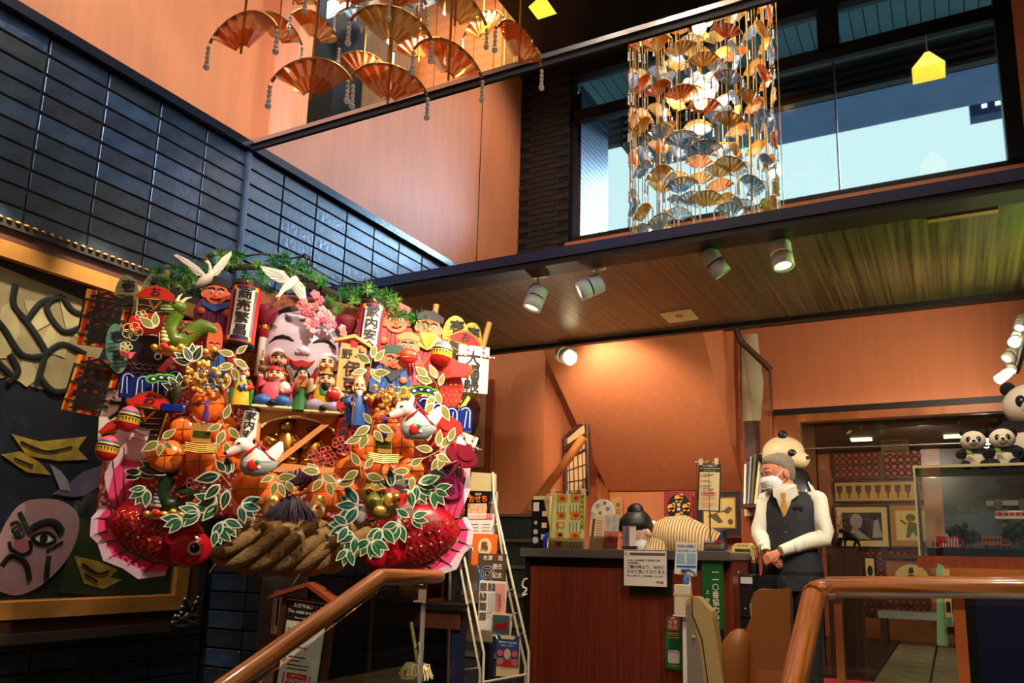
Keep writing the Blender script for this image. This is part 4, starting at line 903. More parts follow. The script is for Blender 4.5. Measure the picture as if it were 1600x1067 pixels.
# pink cord loops
CORAL = c('coral_cord', (222, 92, 96), .4, coat=.3); DCOR = c('dusky_cord', (150, 60, 66), .45)
for pts, m_, l, off in ((((490, 712), (508, 706), (526, 690), (534, 700), (516, 716), (500, 720)), CORAL, 'coral looped paper cord flowers in front of the wooden box corner', .42), (((302, 755), (312, 762), (322, 778), (334, 778), (340, 756)), DCOR, 'dusky pink looped paper cord flowers above the left sea bream', .34)):
    t = kt('cord_flowers', l, 'cord ornament', pts[0][0], pts[0][1], off, 'looped cord flowers')
    for px, py in pts:
        x, z = px - pts[0][0], pts[0][1] - py; m = MB(m_)
        for k in range(5):
            a = k * 2 * pi / 5; cx, cz = x + 5.5 * cos(a), z + 5.5 * sin(a)
            m.tube([(cx + 4.6 * cos(q * pi / 5), -2 - 2 * sin(q * pi / 5 + k), cz + 4.6 * sin(q * pi / 5)) for q in range(11)], .8, 5, cap=False)
        m.use(DGRN).ell((x, -4, z), 2, 8, 5); m.build('loop_flower', t)
for pts, l in ((((203, 495), (212, 512), (205, 500)), 'cream and gold looped cord flower over the red mallet card, left'), ((208 - 4, 545), 'x')):
    if l == 'x': continue
    t = kt('cord_flowers', l, 'cord ornament', 208, 510, .24, 'looped cord flowers')
    m = MB(CRM)
    for (cx0, cz0, R_) in ((0, -8, 15), (10, 18, 9), (-6, -34, 9)):
        for k in range(5):
            a = k * 2 * pi / 5; cx, cz = cx0 + R_ * .55 * cos(a), cz0 + R_ * .55 * sin(a); m.tube([(cx + R_ * .45 * cos(q * pi / 5), -2 - sin(q + k), cz + R_ * .45 * sin(q * pi / 5)) for q in range(11)], .8, 5, cap=False)
    m.build('loop_flower', t); MB(GLD).ell((0, -4, -8), 4, 8, 6).ell((10, -4, 18), 4, 8, 6).build('gold_bead', t)
t = kt('cord_flowers', 'gold and white looped cord flowers pinned on the 大福帳 plaque', 'cord ornament', 742, 590, .06, 'looped cord flowers')
for cx0, cz0 in ((6, 14), (0, -6), (2, -26)):
    m = MB(GLDS)
    for k in range(5):
        a = k * 2 * pi / 5; cx, cz = cx0 + 6 * cos(a), cz0 + 6 * sin(a); m.tube([(cx + 5 * cos(q * pi / 5), -6 - sin(q + k), cz + 5 * sin(q * pi / 5)) for q in range(11)], .7, 5, cap=False)
    m.use(GRN).ell((cx0, -8, cz0), 2, 8, 5); m.build('loop_flower', t)
for px, py, l in ((374, 636, 'silvery pink berry spray left of the wooden box'), (556, 655, 'silvery pink berry spray right of the wooden box'), (545, 645, 'silvery pink berry sprig behind the red lantern')):
    t = kt('berry_spray', l, 'berry spray', px, py, .28, 'silvery pink berry sprays'); m = MB(c('berry_pink', (206, 130, 160), .3, .4))
    for k in range(46): m.ell((rnd.gauss(0, 9), rnd.uniform(-8, 2), rnd.gauss(0, 11)), rnd.uniform(1.4, 2.4), 6, 5)
    stuff(m.build('berry', t)); m = MB(DRED)
    for k in range(8): m.tube([(0, 0, -16), (rnd.gauss(0, 8), -3, rnd.gauss(4, 8))], .5, 4)
    m.build('twig', t)

# leaf sprays
LW = c('leaf_edge', (214, 214, 190), .5)
def leafmesh(nm, m_, k=.30):
    def lens(L_, w): return [(0, 0)] + [(L_ * q, w * sin(pi * q ** .8)) for q in (.15, .35, .55, .75, .9)] + [(L_, 0)] + [(L_ * q, -w * sin(pi * q ** .8)) for q in (.9, .75, .55, .35, .15)]
    m = MB(LW); m.prism([(z, x) for z, x in lens(1, .24 * k / .3)], 0, .04); m.use(m_); m.plate([(.1 + z * .8, x * .74) for z, x in lens(1, .24 * k / .3)][::-1], -.012); m.use(LW).plate([(.1, .008), (.85, .0), (.1, -.008)][::-1], -.02)
    return m.mesh(nm)
LG = leafmesh('leaf', c('leaf_green', (24, 92, 52), .4)); LO = leafmesh('leaf', c('leaf_olive', (128, 124, 44), .45)); LT = leafmesh('leaf', c('leaf_teal', (22, 84, 78), .4)); LD = leafmesh('leaf', c('leaf_dark', (26, 52, 34), .45))
TWIG = c('leaf_twig', (170, 130, 60), .5)
def spray(px, py, off, leaves, me, label, stem=None):
    t = kt('leaf_spray', label, 'leaf spray', px, py, off, 'white edged leaf sprays')
    if stem: MB(TWIG).tube([(x - px, 0, py - z) for x, z in stem], .9, 5).build('stem', t)
    for x, y, a, L_ in leaves:                     # tip direction in degrees, clockwise from right is negative
        o = obj('leaf', me, t, (x - px, rnd.uniform(-6, 0), py - y)); o.rotation_euler = (rnd.uniform(-.25, .25), radians(-a), 0); o.scale = (L_, L_ * .8, L_)
    return t
def fan(cx, cy, angs, L_): return [(cx + 2 * cos(radians(a)), cy - 2 * sin(radians(a)), a, L_ * rnd.uniform(.85, 1.1)) for a in angs]
spray(290, 570, .30, fan(300, 568, (150, 118, 95, 70, 170), 30), LD, 'dark green pointed leaves below the olive dragon')
spray(365, 563, .34, [(366, 555, 170, 26), (366, 570, 200, 28), (366, 562, -30, 26), (364, 575, -60, 24), (362, 588, -110, 26), (368, 552, 45, 22)], LO, 'olive leaves with white edges below the left lantern tube', ((369, 545), (364, 570), (358, 600)))
spray(240, 500, .30, [(244, 512, 95, 26), (243, 514, 145, 30)], LO, 'two olive leaves with white edges left of the olive dragon', ((250, 518), (252, 540)))
spray(250, 690, .36, [(252, 685, 40, 26), (250, 690, 215, 30), (252, 692, -95, 22), (256, 690, -40, 18)], LO, 'olive leaves over the black gold cards, left of the bales', ((250, 690), (262, 672)))
spray(352, 660, .40, [(350, 655, 75, 26), (358, 668, -45, 26), (352, 672, 250, 28), (346, 690, -120, 26), (356, 690, -80, 26), (348, 664, 210, 24)], LO, 'olive leaves with white edges right of the left pile, above the dog', ((344, 648), (352, 670), (356, 700)))
spray(440, 752, .46, [(432, 752, -100, 26), (436, 754, -65, 26), (432, 748, 10, 30), (428, 744, -150, 22), (446, 752, -50, 24)], LO, 'olive leaves hanging in front of the left wide bale', ((418, 738), (430, 748), (450, 760)))
spray(500, 742, .46, [(500, 738, 175, 30), (502, 742, -25, 28), (504, 748, 235, 26), (512, 752, -70, 26), (498, 736, 150, 22)], LO, 'olive leaves hanging in front of the right wide bale', ((522, 736), (502, 742)))
spray(576, 572, .34, [(578, 568, 150, 28), (580, 560, 80, 24), (584, 565, 55, 26), (580, 576, -55, 26), (574, 578, 200, 26), (582, 584, 10, 28)], LO, 'olive leaves over the lower right of the right lantern tube', ((580, 545), (578, 590)))
spray(580, 668, .44, [(578, 666, 215, 30), (580, 662, 130, 22), (588, 664, -20, 28), (584, 672, -50, 24), (574, 678, -110, 28), (566, 684, 205, 28)], LO, 'olive leaves across the top of the right bale pile', ((584, 656), (576, 690)))
spray(566, 730, .46, [(562, 728, 125, 26), (560, 736, 215, 28), (570, 732, 55, 24), (572, 742, -10, 30), (556, 750, -160, 30)], LO, 'olive leaves low across the right bale pile', ((560, 720), (566, 745)))
spray(684, 600, .34, [(668, 590, 145, 26), (676, 598, 165, 30), (682, 592, 120, 26), (676, 618, -100, 30), (682, 612, -70, 24), (690, 632, -60, 30), (678, 630, -120, 26), (686, 604, 75, 22)], LO, 'olive leaves over the red sea bream card', ((660, 575), (682, 600), (690, 640)))
spray(690, 705, .42, [(676, 704, 175, 28), (684, 698, 85, 28), (690, 700, 60, 26), (694, 710, 250, 28), (680, 712, -20, 26), (700, 690, 70, 26), (668, 690, 90, 24), (686, 716, 240, 24)], LO, 'olive leaves over the hat cards at lower right', ((660, 720), (684, 706), (706, 690)))
spray(644, 738, .42, [(640, 736, 185, 28), (644, 744, -90, 24), (640, 728, 35, 24)], LO, 'olive leaves over the rightmost satin bale')
spray(345, 740, .40, [(346, 742, 195, 40), (352, 738, 130, 26), (356, 742, 100, 32), (362, 738, 110, 26), (346, 756, 230, 34), (358, 764, -100, 34)], LD, 'dark leaves with pale edges under the left bale pile', ((340, 735), (362, 760)))
spray(330, 800, .36, fan(340, 784, (165, 190, 210, 235, 150), 36) + fan(316, 800, (170, 200, 225, 150), 30), LG, 'dense green leaves with white edges above the head of the left sea bream')
spray(360, 800, .38, fan(372, 788, (20, -10, -40, -70), 34) + fan(350, 812, (-20, -50, -80, -110), 32), LT, 'teal green leaves with white edges beside the left end of the rope')
spray(330, 826, .38, fan(290, 812, (180, 205, 230), 30) + fan(338, 826, (-10, -40, -70, -95), 28), LG, 'green leaves hanging over the eye of the left sea bream')
spray(222, 770, .30, fan(230, 762, (190, 215, 240, 270), 28), LG, 'green leaves beside the tail of the left sea bream')
spray(235, 738, .26, fan(250, 738, (170, 190, 150), 34) + fan(226, 740, (175, 200), 26), LD, 'dark leaves under the lower temari ball and cards')
spray(545, 800, .40, fan(560, 790, (130, 155, 180, 210, 235), 36) + fan(546, 820, (150, 180, 210, 240), 32), LT, 'teal green leaves left of the right dragon head')
spray(560, 840, .40, fan(556, 836, (175, 205, 235, 265), 32) + fan(580, 842, (-150, -120, -90, -60, -30), 32) + fan(545, 856, (230, 260, 290), 28), LG, 'green leaves with white edges at the mouth of the right sea bream')
spray(606, 826, .38, fan(596, 824, (-140, -110, -80, -50), 30) + fan(622, 816, (-160, -130, -100, -70), 30) + fan(640, 808, (150, 20, -10, -40), 26), LG, 'green leaves over the back of the right sea bream')
spray(655, 762, .34, fan(650, 756, (20, -10, -35, -60, -90), 34) + fan(676, 764, (15, -20, -50, -80), 30) + fan(640, 764, (-110, -80, -140), 28), LG, 'green leaves below the rightmost satin bale')
spray(612, 760, .34, fan(612, 764, (60, 100, 140, 30), 32), LD, 'dark green leaves rising behind the right dragon head')
spray(270, 606, .34, fan(280, 610, (130, 95, 60, 160), 26), LD, 'dark green leaves over the small dark carp, left')
# small carp, green peacock plumes
t = kt('small_carp', 'small dark carp on blue waves left of the top bale', 'fish figure', 272, 618, .36)
MB(c('carp_bronze', (70, 64, 44), .3, .5, noise=(.4, .4))).tube([(0, 0, -14), (0, -3, 0), (2, -6, 12), (4, -8, 18)], [5, 10, 9, 5], 12).build('body', t); MB(CRM).ell((0, -12, 8), (4.6, 2, 4.6), 10, 6).use(BLK).ell((0, -14, 8), (2.6, 1, 2.6), 8, 5).build('eye', t)
MB(BRZ).prism([(6, 4), (22, 10), (14, 0)], -3, 0).prism([(-6, 4), (-16, 8), (-12, -2)], -3, 0).build('fin', t); MB(c('glitter_blue', 0)).rbox(-17, 18, -8, 4, -28, -14, 4).build('wave_base', t)
for px, py, l, f in ((262, 594, 'bright green plume ornament over the left blue waves', 1), (656, 612, 'bright green plume ornament over the right white dog', -1)):
    t = kt('green_plume', l, 'plume', px, py, .30, 'bright green plumes')
    for k in range(5):
        m = MB(c('lime_plume', (90, 190, 60), .45)); x = f * (-22 + k * 11); m.prism([(q[0] + x, q[1] + 4 * sin(k)) for q in ellp(0, 0, 10, 7, 14)], 0, 3); m.use(NAV).prism([(q[0] + x, q[1] + 4 * sin(k)) for q in ellp(1, 0, 6, 4, 12)], -1, 0); m.use(WHT).prism([(q[0] + x, q[1] + 4 * sin(k)) for q in ellp(2, 0, 3, 2, 8)], -1.6, -1); m.build('plume', t)

# flat painted fortune god cards
def god(px, py, w, h, label, face, robe, hat, beard=None, off=.10, roll=0, skin=RSKIN, scarf=None, fan_=False, longhead=False):
    t = kt('fortune_god_card', label, 'painted card', px, py, off, 'painted fortune god cards', roll)
    MB(robe).prism([(-w * .5, -h * .5), (-w * .54, -h * .1), (-w * .36, h * .12), (w * .36, h * .12), (w * .56, -h * .12), (w * .5, -h * .5), (0, -h * .56)], 0, 4).build('robe', t)
    m = MB(BLK)
    for k in range(6): m.tube([(-w * .42 + k * w * .16, -.8, -h * .46), (-w * .3 + k * w * .12, -.8, -h * .2), (-w * .2 + k * w * .08, -.8, h * .06)], .6, 4)
    m.build('fold_line', t)
    hz = h * .24; r = w * .30
    if longhead: MB(skin).prism(ellp(0, hz + h * .10, r, h * .34, 22), -3, 1).build('head', t)
    else: MB(skin).prism(ellp(0, hz, r, h * .22, 20), -3, 1).prism(ellp(-r, hz - 2, r * .3, h * .08, 10), -2, 1).prism(ellp(r, hz - 2, r * .3, h * .08, 10), -2, 1).build('head', t)
    e = MB(WHT).ell((-r * .4, -3.6, hz + 1), (r * .2, .8, r * .14), 8, 5).ell((r * .4, -3.6, hz + 1), (r * .2, .8, r * .14), 8, 5).use(BLK).ell((-r * .4, -4.2, hz + 1), (r * .09, .6, r * .09), 6, 5).ell((r * .4, -4.2, hz + 1), (r * .09, .6, r * .09), 6, 5)
    e.tube([(-r * .7, -3.6, hz + r * .35), (-r * .35, -3.6, hz + r * .5), (-r * .1, -3.6, hz + r * .32)], r * .08, 5).tube([(r * .7, -3.6, hz + r * .35), (r * .35, -3.6, hz + r * .5), (r * .1, -3.6, hz + r * .32)], r * .08, 5); e.build('eye', t)
    MB(ORG).ell((0, -3.6, hz - r * .2), (r * .2, 1.4, r * .2), 8, 6).build('nose', t)
    MB(DRED).tube([(-r * .4, -3.8, hz - r * .5), (0, -3.8, hz - r * .66), (r * .4, -3.8, hz - r * .5)], r * .1, 5).build('mouth', t)
    if beard: MB(beard).prism([(-r * .95, hz - r * .3), (-r * .5, hz - r * .62), (0, hz - r * .72), (r * .5, hz - r * .62), (r * .95, hz - r * .3), (r * .7, hz - r * 1.2), (r * .1, hz - r * 1.9), (-r * .6, hz - r * 1.3)], -3.4, -1).build('beard', t)
    if scarf: MB(scarf).prism([(-r * 1.1, hz - r * .8), (0, hz - r * 1.2), (r * 1.1, hz - r * .7), (r * 1.1, hz - r * 1.2), (0, hz - r * 1.8), (-r * 1.1, hz - r * 1.3)], -3.2, -1).build('scarf', t)
    if hat: MB(hat).prism([(-r * 1.15, hz + r * .55), (-r * 1.3, hz + r * 1.0), (-r * .6, hz + r * 1.5), (r * .3, hz + r * 1.6), (r * 1.25, hz + r * 1.1), (r * 1.15, hz + r * .55), (0, hz + r * .8)], -4, 0).build('hat', t)
    for s in (-1, 1): MB(skin).ell((s * w * .34, -2, -h * .12), (w * .11, 2, w * .10), 10, 6).build('hand', t)
    if fan_:
        m = MB(GLDS)
        for k in range(7): a = radians(20 + k * 20); b_ = radians(20 + (k + 1) * 20); m.add([(0, -5, -h * .2), (w * .5 * cos(a), -5 - (k % 2), -h * .2 + w * .5 * sin(a)), (w * .5 * cos(b_), -5 - ((k + 1) % 2), -h * .2 + w * .5 * sin(b_))], [(0, 1, 2)])
        m.build('fan', t)
    return t
PURC = c('plum_robe', (120, 44, 96), .5)
god(336, 478, 56, 84, 'painted red faced god card in plum robe, between dragon and left lantern tube', 0, PURC, BLK, None, .08, 0, scarf=BLU)
god(333, 562, 38, 88, 'painted long headed god card with black beard, below the left lantern tube', 0, BLU, None, BLK, .22, 0, longhead=True)
god(620, 522, 62, 88, 'painted bearded god card with red flowered hood, right of the right lantern tube', 0, RED, RED, None, .06, -6)
god(636, 560, 48, 80, 'painted god card with tan hood holding a red drum, right side', 0, PINK, c('tan_hood', (150, 110, 60), .5), None, .12, 0, scarf=BLU)
god(668, 532, 58, 84, 'painted god card in red robe with black cap and gold fan, right side', 0, DRED, BLK, None, .09, 4, fan_=True)
god(612, 582, 58, 72, 'painted god card with dark green cap and black beard, above the right gold heap', 0, BLU, DGRN, c('charcoal_beard', (44, 44, 50), .5), .16, 8)
MB(RED)
t = kt('red_drum', 'small red drum with gold lines held before the tan hooded god card', 'drum', 639, 556, .2); MB(RED).ell((0, 0, 0), (15, 6, 12), 16, 9).build('drum_body', t); MB(GLDS).tube([(-14, -3, 2), (0, -6.4, 5), (14, -3, 2)], .6, 4).tube([(-14, -3, -3), (0, -6.4, -3), (14, -3, -3)], .6, 4).build('gold_line', t)

# clay dolls of the seven lucky gods
def face(t, x, y, z, r, beard=None, smile=True, skin=SKIN, longhead=0, lobes=True):
    h = MB(skin).ell((x, y, z + longhead * .5), (r, r * .9, r * 1.05 + longhead), 18, 12).ell((x, y - r * .92, z - r * .1), (r * .2, r * .2, r * .2), 8, 6)
    if lobes: h.ell((x - r, y, z - r * .15), (r * .22, r * .2, r * .5), 8, 6).ell((x + r, y, z - r * .15), (r * .22, r * .2, r * .5), 8, 6)
    h.ell((x - r * .5, y - r * .62, z - r * .3), (r * .34, r * .3, r * .3), 8, 6).ell((x + r * .5, y - r * .62, z - r * .3), (r * .34, r * .3, r * .3), 8, 6)
    h.use(BLK)
    for s in (-1, 1): h.tube([(x + s * r * .62, y - r * .76, z + r * .16), (x + s * r * .4, y - r * .88, z + r * .26), (x + s * r * .16, y - r * .9, z + r * .16)], r * .06, 5).tube([(x + s * r * .66, y - r * .7, z + r * .42), (x + s * r * .4, y - r * .84, z + r * .54), (x + s * r * .16, y - r * .86, z + r * .44)], r * .07, 5)
    h.use(RED).tube([(x - r * .32, y - r * .86, z - r * .42), (x, y - r * .94, z - r * .54), (x + r * .32, y - r * .86, z - r * .42)], r * .09, 5)
    h.build('head', t)
    if beard: MB(beard).loft([((x, y - r * .5, z - r * 1.9), r * .1, r * .1), ((x, y - r * .6, z - r * 1.3), r * .4, r * .3), ((x, y - r * .6, z - r * .7), r * .6, r * .36), ((x, y - r * .7, z - r * .52), r * .3, r * .2)], 10).build('beard', t)
def doll(px, py, label, off, f):
    t = kt('lucky_god_doll', label, 'doll', px, py, off, 'clay dolls of the lucky gods'); f(t); return t
def arm(t, m_, pts, r, hand=SKIN):
    MB(m_).tube(pts, r, 10).build('sleeve', t)
    MB(hand).ell(pts[-1], (r[-1] * .9, r[-1] * .9, r[-1]), 10, 7).build('hand', t)
def d1(t):
    MB(BLU).ell((-14, -4, -26), (14, 13, 11), 14, 9).ell((14, -4, -26), (14, 13, 11), 14, 9).build('trousers', t)
    MB(PINK).loft([((0, 0, -24), 16, 11), ((0, 0, -10), 19, 12), ((0, 0, 2), 14, 9), ((0, 0, 8), 6, 6)], 16).build('coat', t)
    arm(t, PINK, [(-13, 0, 4), (-22, -2, -2), (-20, -6, 12)], [5.5, 6, 4.5]); arm(t, PINK, [(13, 0, 4), (22, -4, -8), (13, -12, -10)], [5.5, 6.5, 4.5])
    face(t, 0, -3, 16, 11.5); MB(RED).ell((0, 0, 24), (12.5, 11, 7.5), 14, 8).lathe([(12, 21), (12.6, 23), (12, 25)], 16).build('cap', t)
    MB(BRN).tube([(-20, -8, 8), (-19, -8, 24)], 1.6, 6).at((-19, -8, 24), (0, pi / 2, 0)).lathe([(0, -6), (5, -6), (5.5, 0), (5, 6), (0, 6)], 12).build('mallet', t)
    MB(WHT).ell((16, -6, -4), (9, 7, 10), 12, 8).build('sack', t); MB(BLK).ell((0, -15, -30), (7, 6, 4.5), 10, 6).build('shoe', t); MB(CRM).rbox(-30, 30, -14, 10, -38, -34, 1.5, 1).build('base', t)
doll(428, 602, 'clay lucky god doll in red cap and coat with mallet, on the box at left', .30, d1)
def d2(t):
    MB(BRN).loft([((0, 0, -30), 18, 11), ((0, 0, -8), 17, 10), ((0, 0, 4), 12, 8), ((0, 0, 10), 6, 6)], 16).build('armour', t); MB(GLDS).tube([(-16, -9, -6), (0, -12, -2), (16, -9, -6)], 1.4, 5).tube([(-12, -9, 2), (12, -11, -16)], 1.2, 5).build('gold_strap', t)
    face(t, 0, -3, 17, 10, BLK); MB(c('helmet_brown', (92, 58, 30), .4)).ell((0, 0, 24), (11.5, 11, 8), 14, 8).build('helmet', t); MB(RED).ell((-13, 0, 18), (4, 3, 7), 10, 6).ell((13, 0, 18), (4, 3, 7), 10, 6).build('helmet_flap', t)
    arm(t, BRN, [(-13, 0, 4), (-22, -3, 0), (-24, -5, 14)], [5, 5, 4]); arm(t, BRN, [(13, 0, 4), (20, -3, -8), (22, -6, -18)], [5, 5, 4]); MB(GLDS).tube([(-24, -7, -10), (-24, -7, 30)], 1.3, 6).build('spear', t)
doll(434, 580, 'clay armoured god doll with gold spear, standing behind the red capped doll', .18, d2)
def d3(t):
    MB(GRN).loft([((0, 0, -36), 16, 10), ((0, 0, -20), 12, 8), ((0, 0, -4), 8, 6), ((0, 0, 8), 8, 6), ((0, 0, 13), 4, 4)], 16).build('robe', t); MB(PINK).tube([(-14, 2, -34), (-16, 0, -10), (-8, -3, 8)], [6, 5, 3], 8).tube([(14, 2, -34), (16, 0, -10), (8, -3, 8)], [6, 5, 3], 8).build('sleeve', t)
    MB(ORG).loft([((0, -1, 0), 9, 7), ((0, -1, 8), 10, 7), ((0, -1, 12), 6, 5)], 12).build('bodice', t); face(t, 0, -2, 20, 7.5, lobes=False); MB(BLK).ell((0, 2, 24), (9, 8, 7), 12, 8).ell((0, 3, 32), (5, 4, 5), 10, 7).tube([(-8, 2, 24), (-12, 2, 14)], [3, 1], 6).tube([(8, 2, 24), (12, 2, 14)], [3, 1], 6).build('hair', t)
    MB(BRN).ell((-6, -10, -2), (5, 3, 8), 10, 7).tube([(-3, -10, 4), (6, -10, 16)], 1.2, 6).build('lute', t)
doll(471, 606, 'clay goddess doll in green robe with lute, between the two front dolls', .28, d3)
def d4(t):
    MB(SKIN).loft([((0, 0, -30), 20, 12), ((0, 0, -10), 19, 12), ((0, 0, 4), 13, 9), ((0, 0, 10), 6, 6)], 16).build('body', t); MB(DRED).tube([(-18, 0, -26), (-19, -4, -6), (-10, -4, 8)], [7, 6, 3], 8).build('robe', t); face(t, 0, -3, 18, 12); MB(NAV).tube([(19, 2, -26), (20, 2, -6), (14, 2, 10)], [6, 7, 4], 8).build('sack', t)
    arm(t, SKIN, [(14, 0, 2), (22, -4, -10), (12, -12, -14)], [5, 5, 4])
doll(509, 588, 'clay bald round bellied god doll standing behind the doll with the red fish', .18, d4)
def d5(t):
    MB(LAV).ell((-13, -4, -26), (15, 13, 11), 14, 9).ell((13, -4, -26), (15, 13, 11), 14, 9).build('trousers', t); MB(YEL).loft([((0, 0, -24), 16, 11), ((0, 0, -10), 19, 12), ((0, 0, 2), 14, 9), ((0, 0, 8), 6, 6)], 16).build('coat', t); MB(GRN).loft([((0, -3, -10), 13, 10), ((0, -3, 2), 11, 8), ((0, -2, 8), 6, 5)], 14).build('vest', t)
    arm(t, CRM, [(-14, 0, 4), (-24, -2, -2), (-22, -6, 12)], [5.5, 7, 4.5]); arm(t, CRM, [(14, 0, 4), (24, -4, -8), (16, -12, -12)], [5.5, 6.5, 4.5]); face(t, 0, -3, 15, 11.5, BLK)
    MB(c('amber_cap', (214, 130, 44), .45)).loft([((0, 0, 22), 11.5, 10), ((0, 0, 26), 9, 8), ((2, 0, 34), 4, 3), ((3, 0, 37), 1, 1)], 14).build('cap', t); MB(BLK).lathe([(11.2, 20), (11.8, 23), (11.2, 25)], 16).build('cap_band', t)
    m = MB(RED).ell((12, -15, -8), (11, 6, 10), 14, 9).prism([(20, -16), (32, -26), (24, -30), (30, -38), (16, -26)], -16, -13); m.use(WHT).ell((6, -21, -4), (2, 1, 2), 8, 5); m.build('red_fish', t); MB(BLK).ell((-2, -15, -30), (6, 6, 4.5), 10, 6).build('shoe', t); MB(CRM).rbox(-30, 30, -14, 10, -38, -34, 1.5, 1).build('base', t)
doll(508, 610, 'clay lucky god doll in yellow coat holding a red fish, on the box at right', .30, d5)
def d6(t):
    MB(BLU).loft([((0, 0, -44), 17, 10), ((0, 0, -20), 16, 10), ((0, 0, 0), 13, 8), ((0, 0, 8), 5, 5)], 16).build('robe', t); MB(NAV).tube([(12, -4, -42), (14, -7, -16), (6, -8, 4)], [3, 3, 2], 8).tube([(-14, -4, -42), (-14, -7, -16), (-6, -8, 4)], [3, 3, 2], 8).build('robe_border', t)
    face(t, 0, -3, 16, 9, WHT, longhead=7); arm(t, BLU, [(-10, 0, 2), (-16, -6, -10), (-9, -12, -12)], [5, 6, 4]); arm(t, RED, [(10, 0, 2), (16, -6, -8), (10, -11, -2)], [5, 6, 4]); MB(BRN).tube([(-9, -15, -40), (-8, -15, 4)], 1.6, 6).build('staff', t)
doll(560, 622, 'clay bald white bearded god doll in blue robe with staff, right of the box', .32, d6)
def d7(t):
    MB(YEL).loft([((0, 0, -36), 15, 9), ((0, 0, -16), 14, 9), ((0, 0, 0), 11, 7), ((0, 0, 7), 5, 5)], 16).build('robe', t); MB(BLU).tube([(-4, -9, -6), (0, -10, -12), (5, -9, -4)], [3, 4, 3], 8).build('collar', t); MB(GRN).tube([(-13, 0, -34), (-14, -3, -12), (-8, -4, 4)], [5, 4, 3], 8).tube([(13, 0, -34), (14, -3, -12), (8, -4, 4)], [5, 4, 3], 8).build('stole', t)
    face(t, 0, -3, 15, 8, WHT); MB(RED).ell((0, 1, 22), (9, 8, 5), 12, 7).ell((0, 1, 27), (4, 4, 4), 10, 6).build('hat', t); arm(t, RED, [(-9, 0, 2), (-15, -5, -6), (-13, -9, 2)], [4.5, 5, 3.4]); arm(t, RED, [(9, 0, 2), (14, -6, -8), (7, -11, -9)], [4.5, 5, 3.4])
doll(379, 598, 'clay white bearded god doll in yellow robe and red hat, left of the box', .30, d7)
# ------------------------------------------------------------------ back of the hall
YB = 6.5
def bx(px0, px1, py0, py1, Y, d=.03, m=None, b=None):     # upright box filling a pixel rectangle at depth Y
    a = atY(px0, py1, Y); e = atY(px1, py0, Y); b = b or MB(m)
    return b.box(a.x, e.x, Y, Y + d, min(a.z, e.z), max(a.z, e.z))
def flat(px0, px1, py0, py1, Y):                          # rectangle in metres at depth Y (x0, x1, z0, z1)
    a = atY((px0 + px1) / 2, (py0 + py1) / 2, Y); s = mpp(a); w = (px1 - px0) * s * .5; h = (py1 - py0) * s * .5
    k = 1 / abs((CAM @ Vector((1, 0, 0))).x); return a.x - w * k, a.x + w * k, a.z - h, a.z + h
def wt(name, label, cat, px, py, Y, group=None, rz=0, sc=1):   # thing whose own unit is one photo pixel at depth Y, facing -y
    p = atY(px, py, Y); return thing(name, label, cat, p, rz, group, mpp(p) * sc)
def grain(name, st):
    m = c(name, (170, 100, 48), .3, noise=(1.0, .5), stretch=st, coat=.35); r = [n for n in m.node_tree.nodes if n.type == 'VALTORGB'][0].color_ramp
    r.elements[0].color = lin((112, 56, 22)); r.elements[1].color = lin((196, 122, 62)); r.elements[0].position = .30; r.elements[1].position = .58; return m
OAKY = grain('oak_grain_long', (70, 3, 70)); OAKX = grain('oak_grain_cross', (3, 70, 70)); OAKZ = grain('oak_grain_tall', (60, 22, 6))
WD = wave_mat('oak_wood', (150, 82, 38), (192, 116, 56), 3, 4, .35, 'Z', dscale=1.5, stretch=(1, 1, .25), coat=.3)
DW = c('dark_wood', (74, 40, 26), .45, noise=(4, .25), stretch=(8, 8, 1)); RW = c('red_brown_wood', (142, 66, 36), .4, noise=(4, .25), stretch=(8, 8, .6), coat=.2)
struct(MB(M['orange']).box(XL, -2.86, 5.6, YB, -.1, 4.6).build('wall_stair'))
struct(MB(M['orange']).box(-3.0, -1.04, YB, YB + .15, -.1, 5.2).box(-1.04, 2.6, YB, YB + .15, 2.2, 5.2).box(XL - .1, XL, YF + .1, YB, -.1, 2.6).build('wall_back'))
# sloping underside of the upper flight with its stringer
a, b_, c_, d_ = atY(848, 547, 5.3), atY(1097, 515, 5.3), atY(1160, 765, 6.48), atY(950, 767, 6.48)
ext = lambda p, q: p + (p - q) * .25
fu = MB(M['orange']); fu.slab(ext(a, d_), ext(b_, c_), c_, d_, (0, .12, .12)); struct(fu.build('ceiling_flight'))
xs = c_.x + .01; p1, p2, p3, p4 = atX(1097, 513, xs), atX(1152, 510, xs), atX(1197, 765, xs), atX(1164, 768, xs)
sg = MB(M['orange']); sg.slab(ext(p1, p4), ext(p2, p3), p3, p4, (-.05, 0, 0)); struct(sg.build('trim_4'))
se_ = MB(M['black']); se_.tube([ext(p2, p3), p3], .012, 6); struct(se_.build('trim_5'))
hr2 = thing('stair_handrail', 'dark wooden handrail bending down beside the upper flight', 'handrail', atY(1158, 528, 5.9))
o0 = hr2.location
MB(DW).tube([atY(q[0], q[1], 5.9) - o0 for q in ((1148, 508), (1156, 532), (1204, 577))], .024, 10).build('rail', hr2)
MB(M['black']).tube([atY(1157, 535, 5.9) - o0, atY(1159, 690, 5.9) - o0], .006, 6).build('post', hr2); MB(DW).tube([atY(1203, 577, 5.9) - o0, atY(1206, 640, 5.9) - o0], .012, 6).build('post', hr2)
pl = MB(M['greypane']); pl.slab(atY(1158, 535, 5.95), atY(1202, 580, 5.95), atY(1205, 760, 5.95), atY(1190, 760, 5.95), (0, .008, 0)); tag(pl.build('stair_glass'), 'glass infill pane below the dark stair handrail', 'glass panel')
lp = wt('paper_lamp', 'tall crumpled white paper lamp standing behind the stair glass', 'lamp', 1172, 570, 6.25)
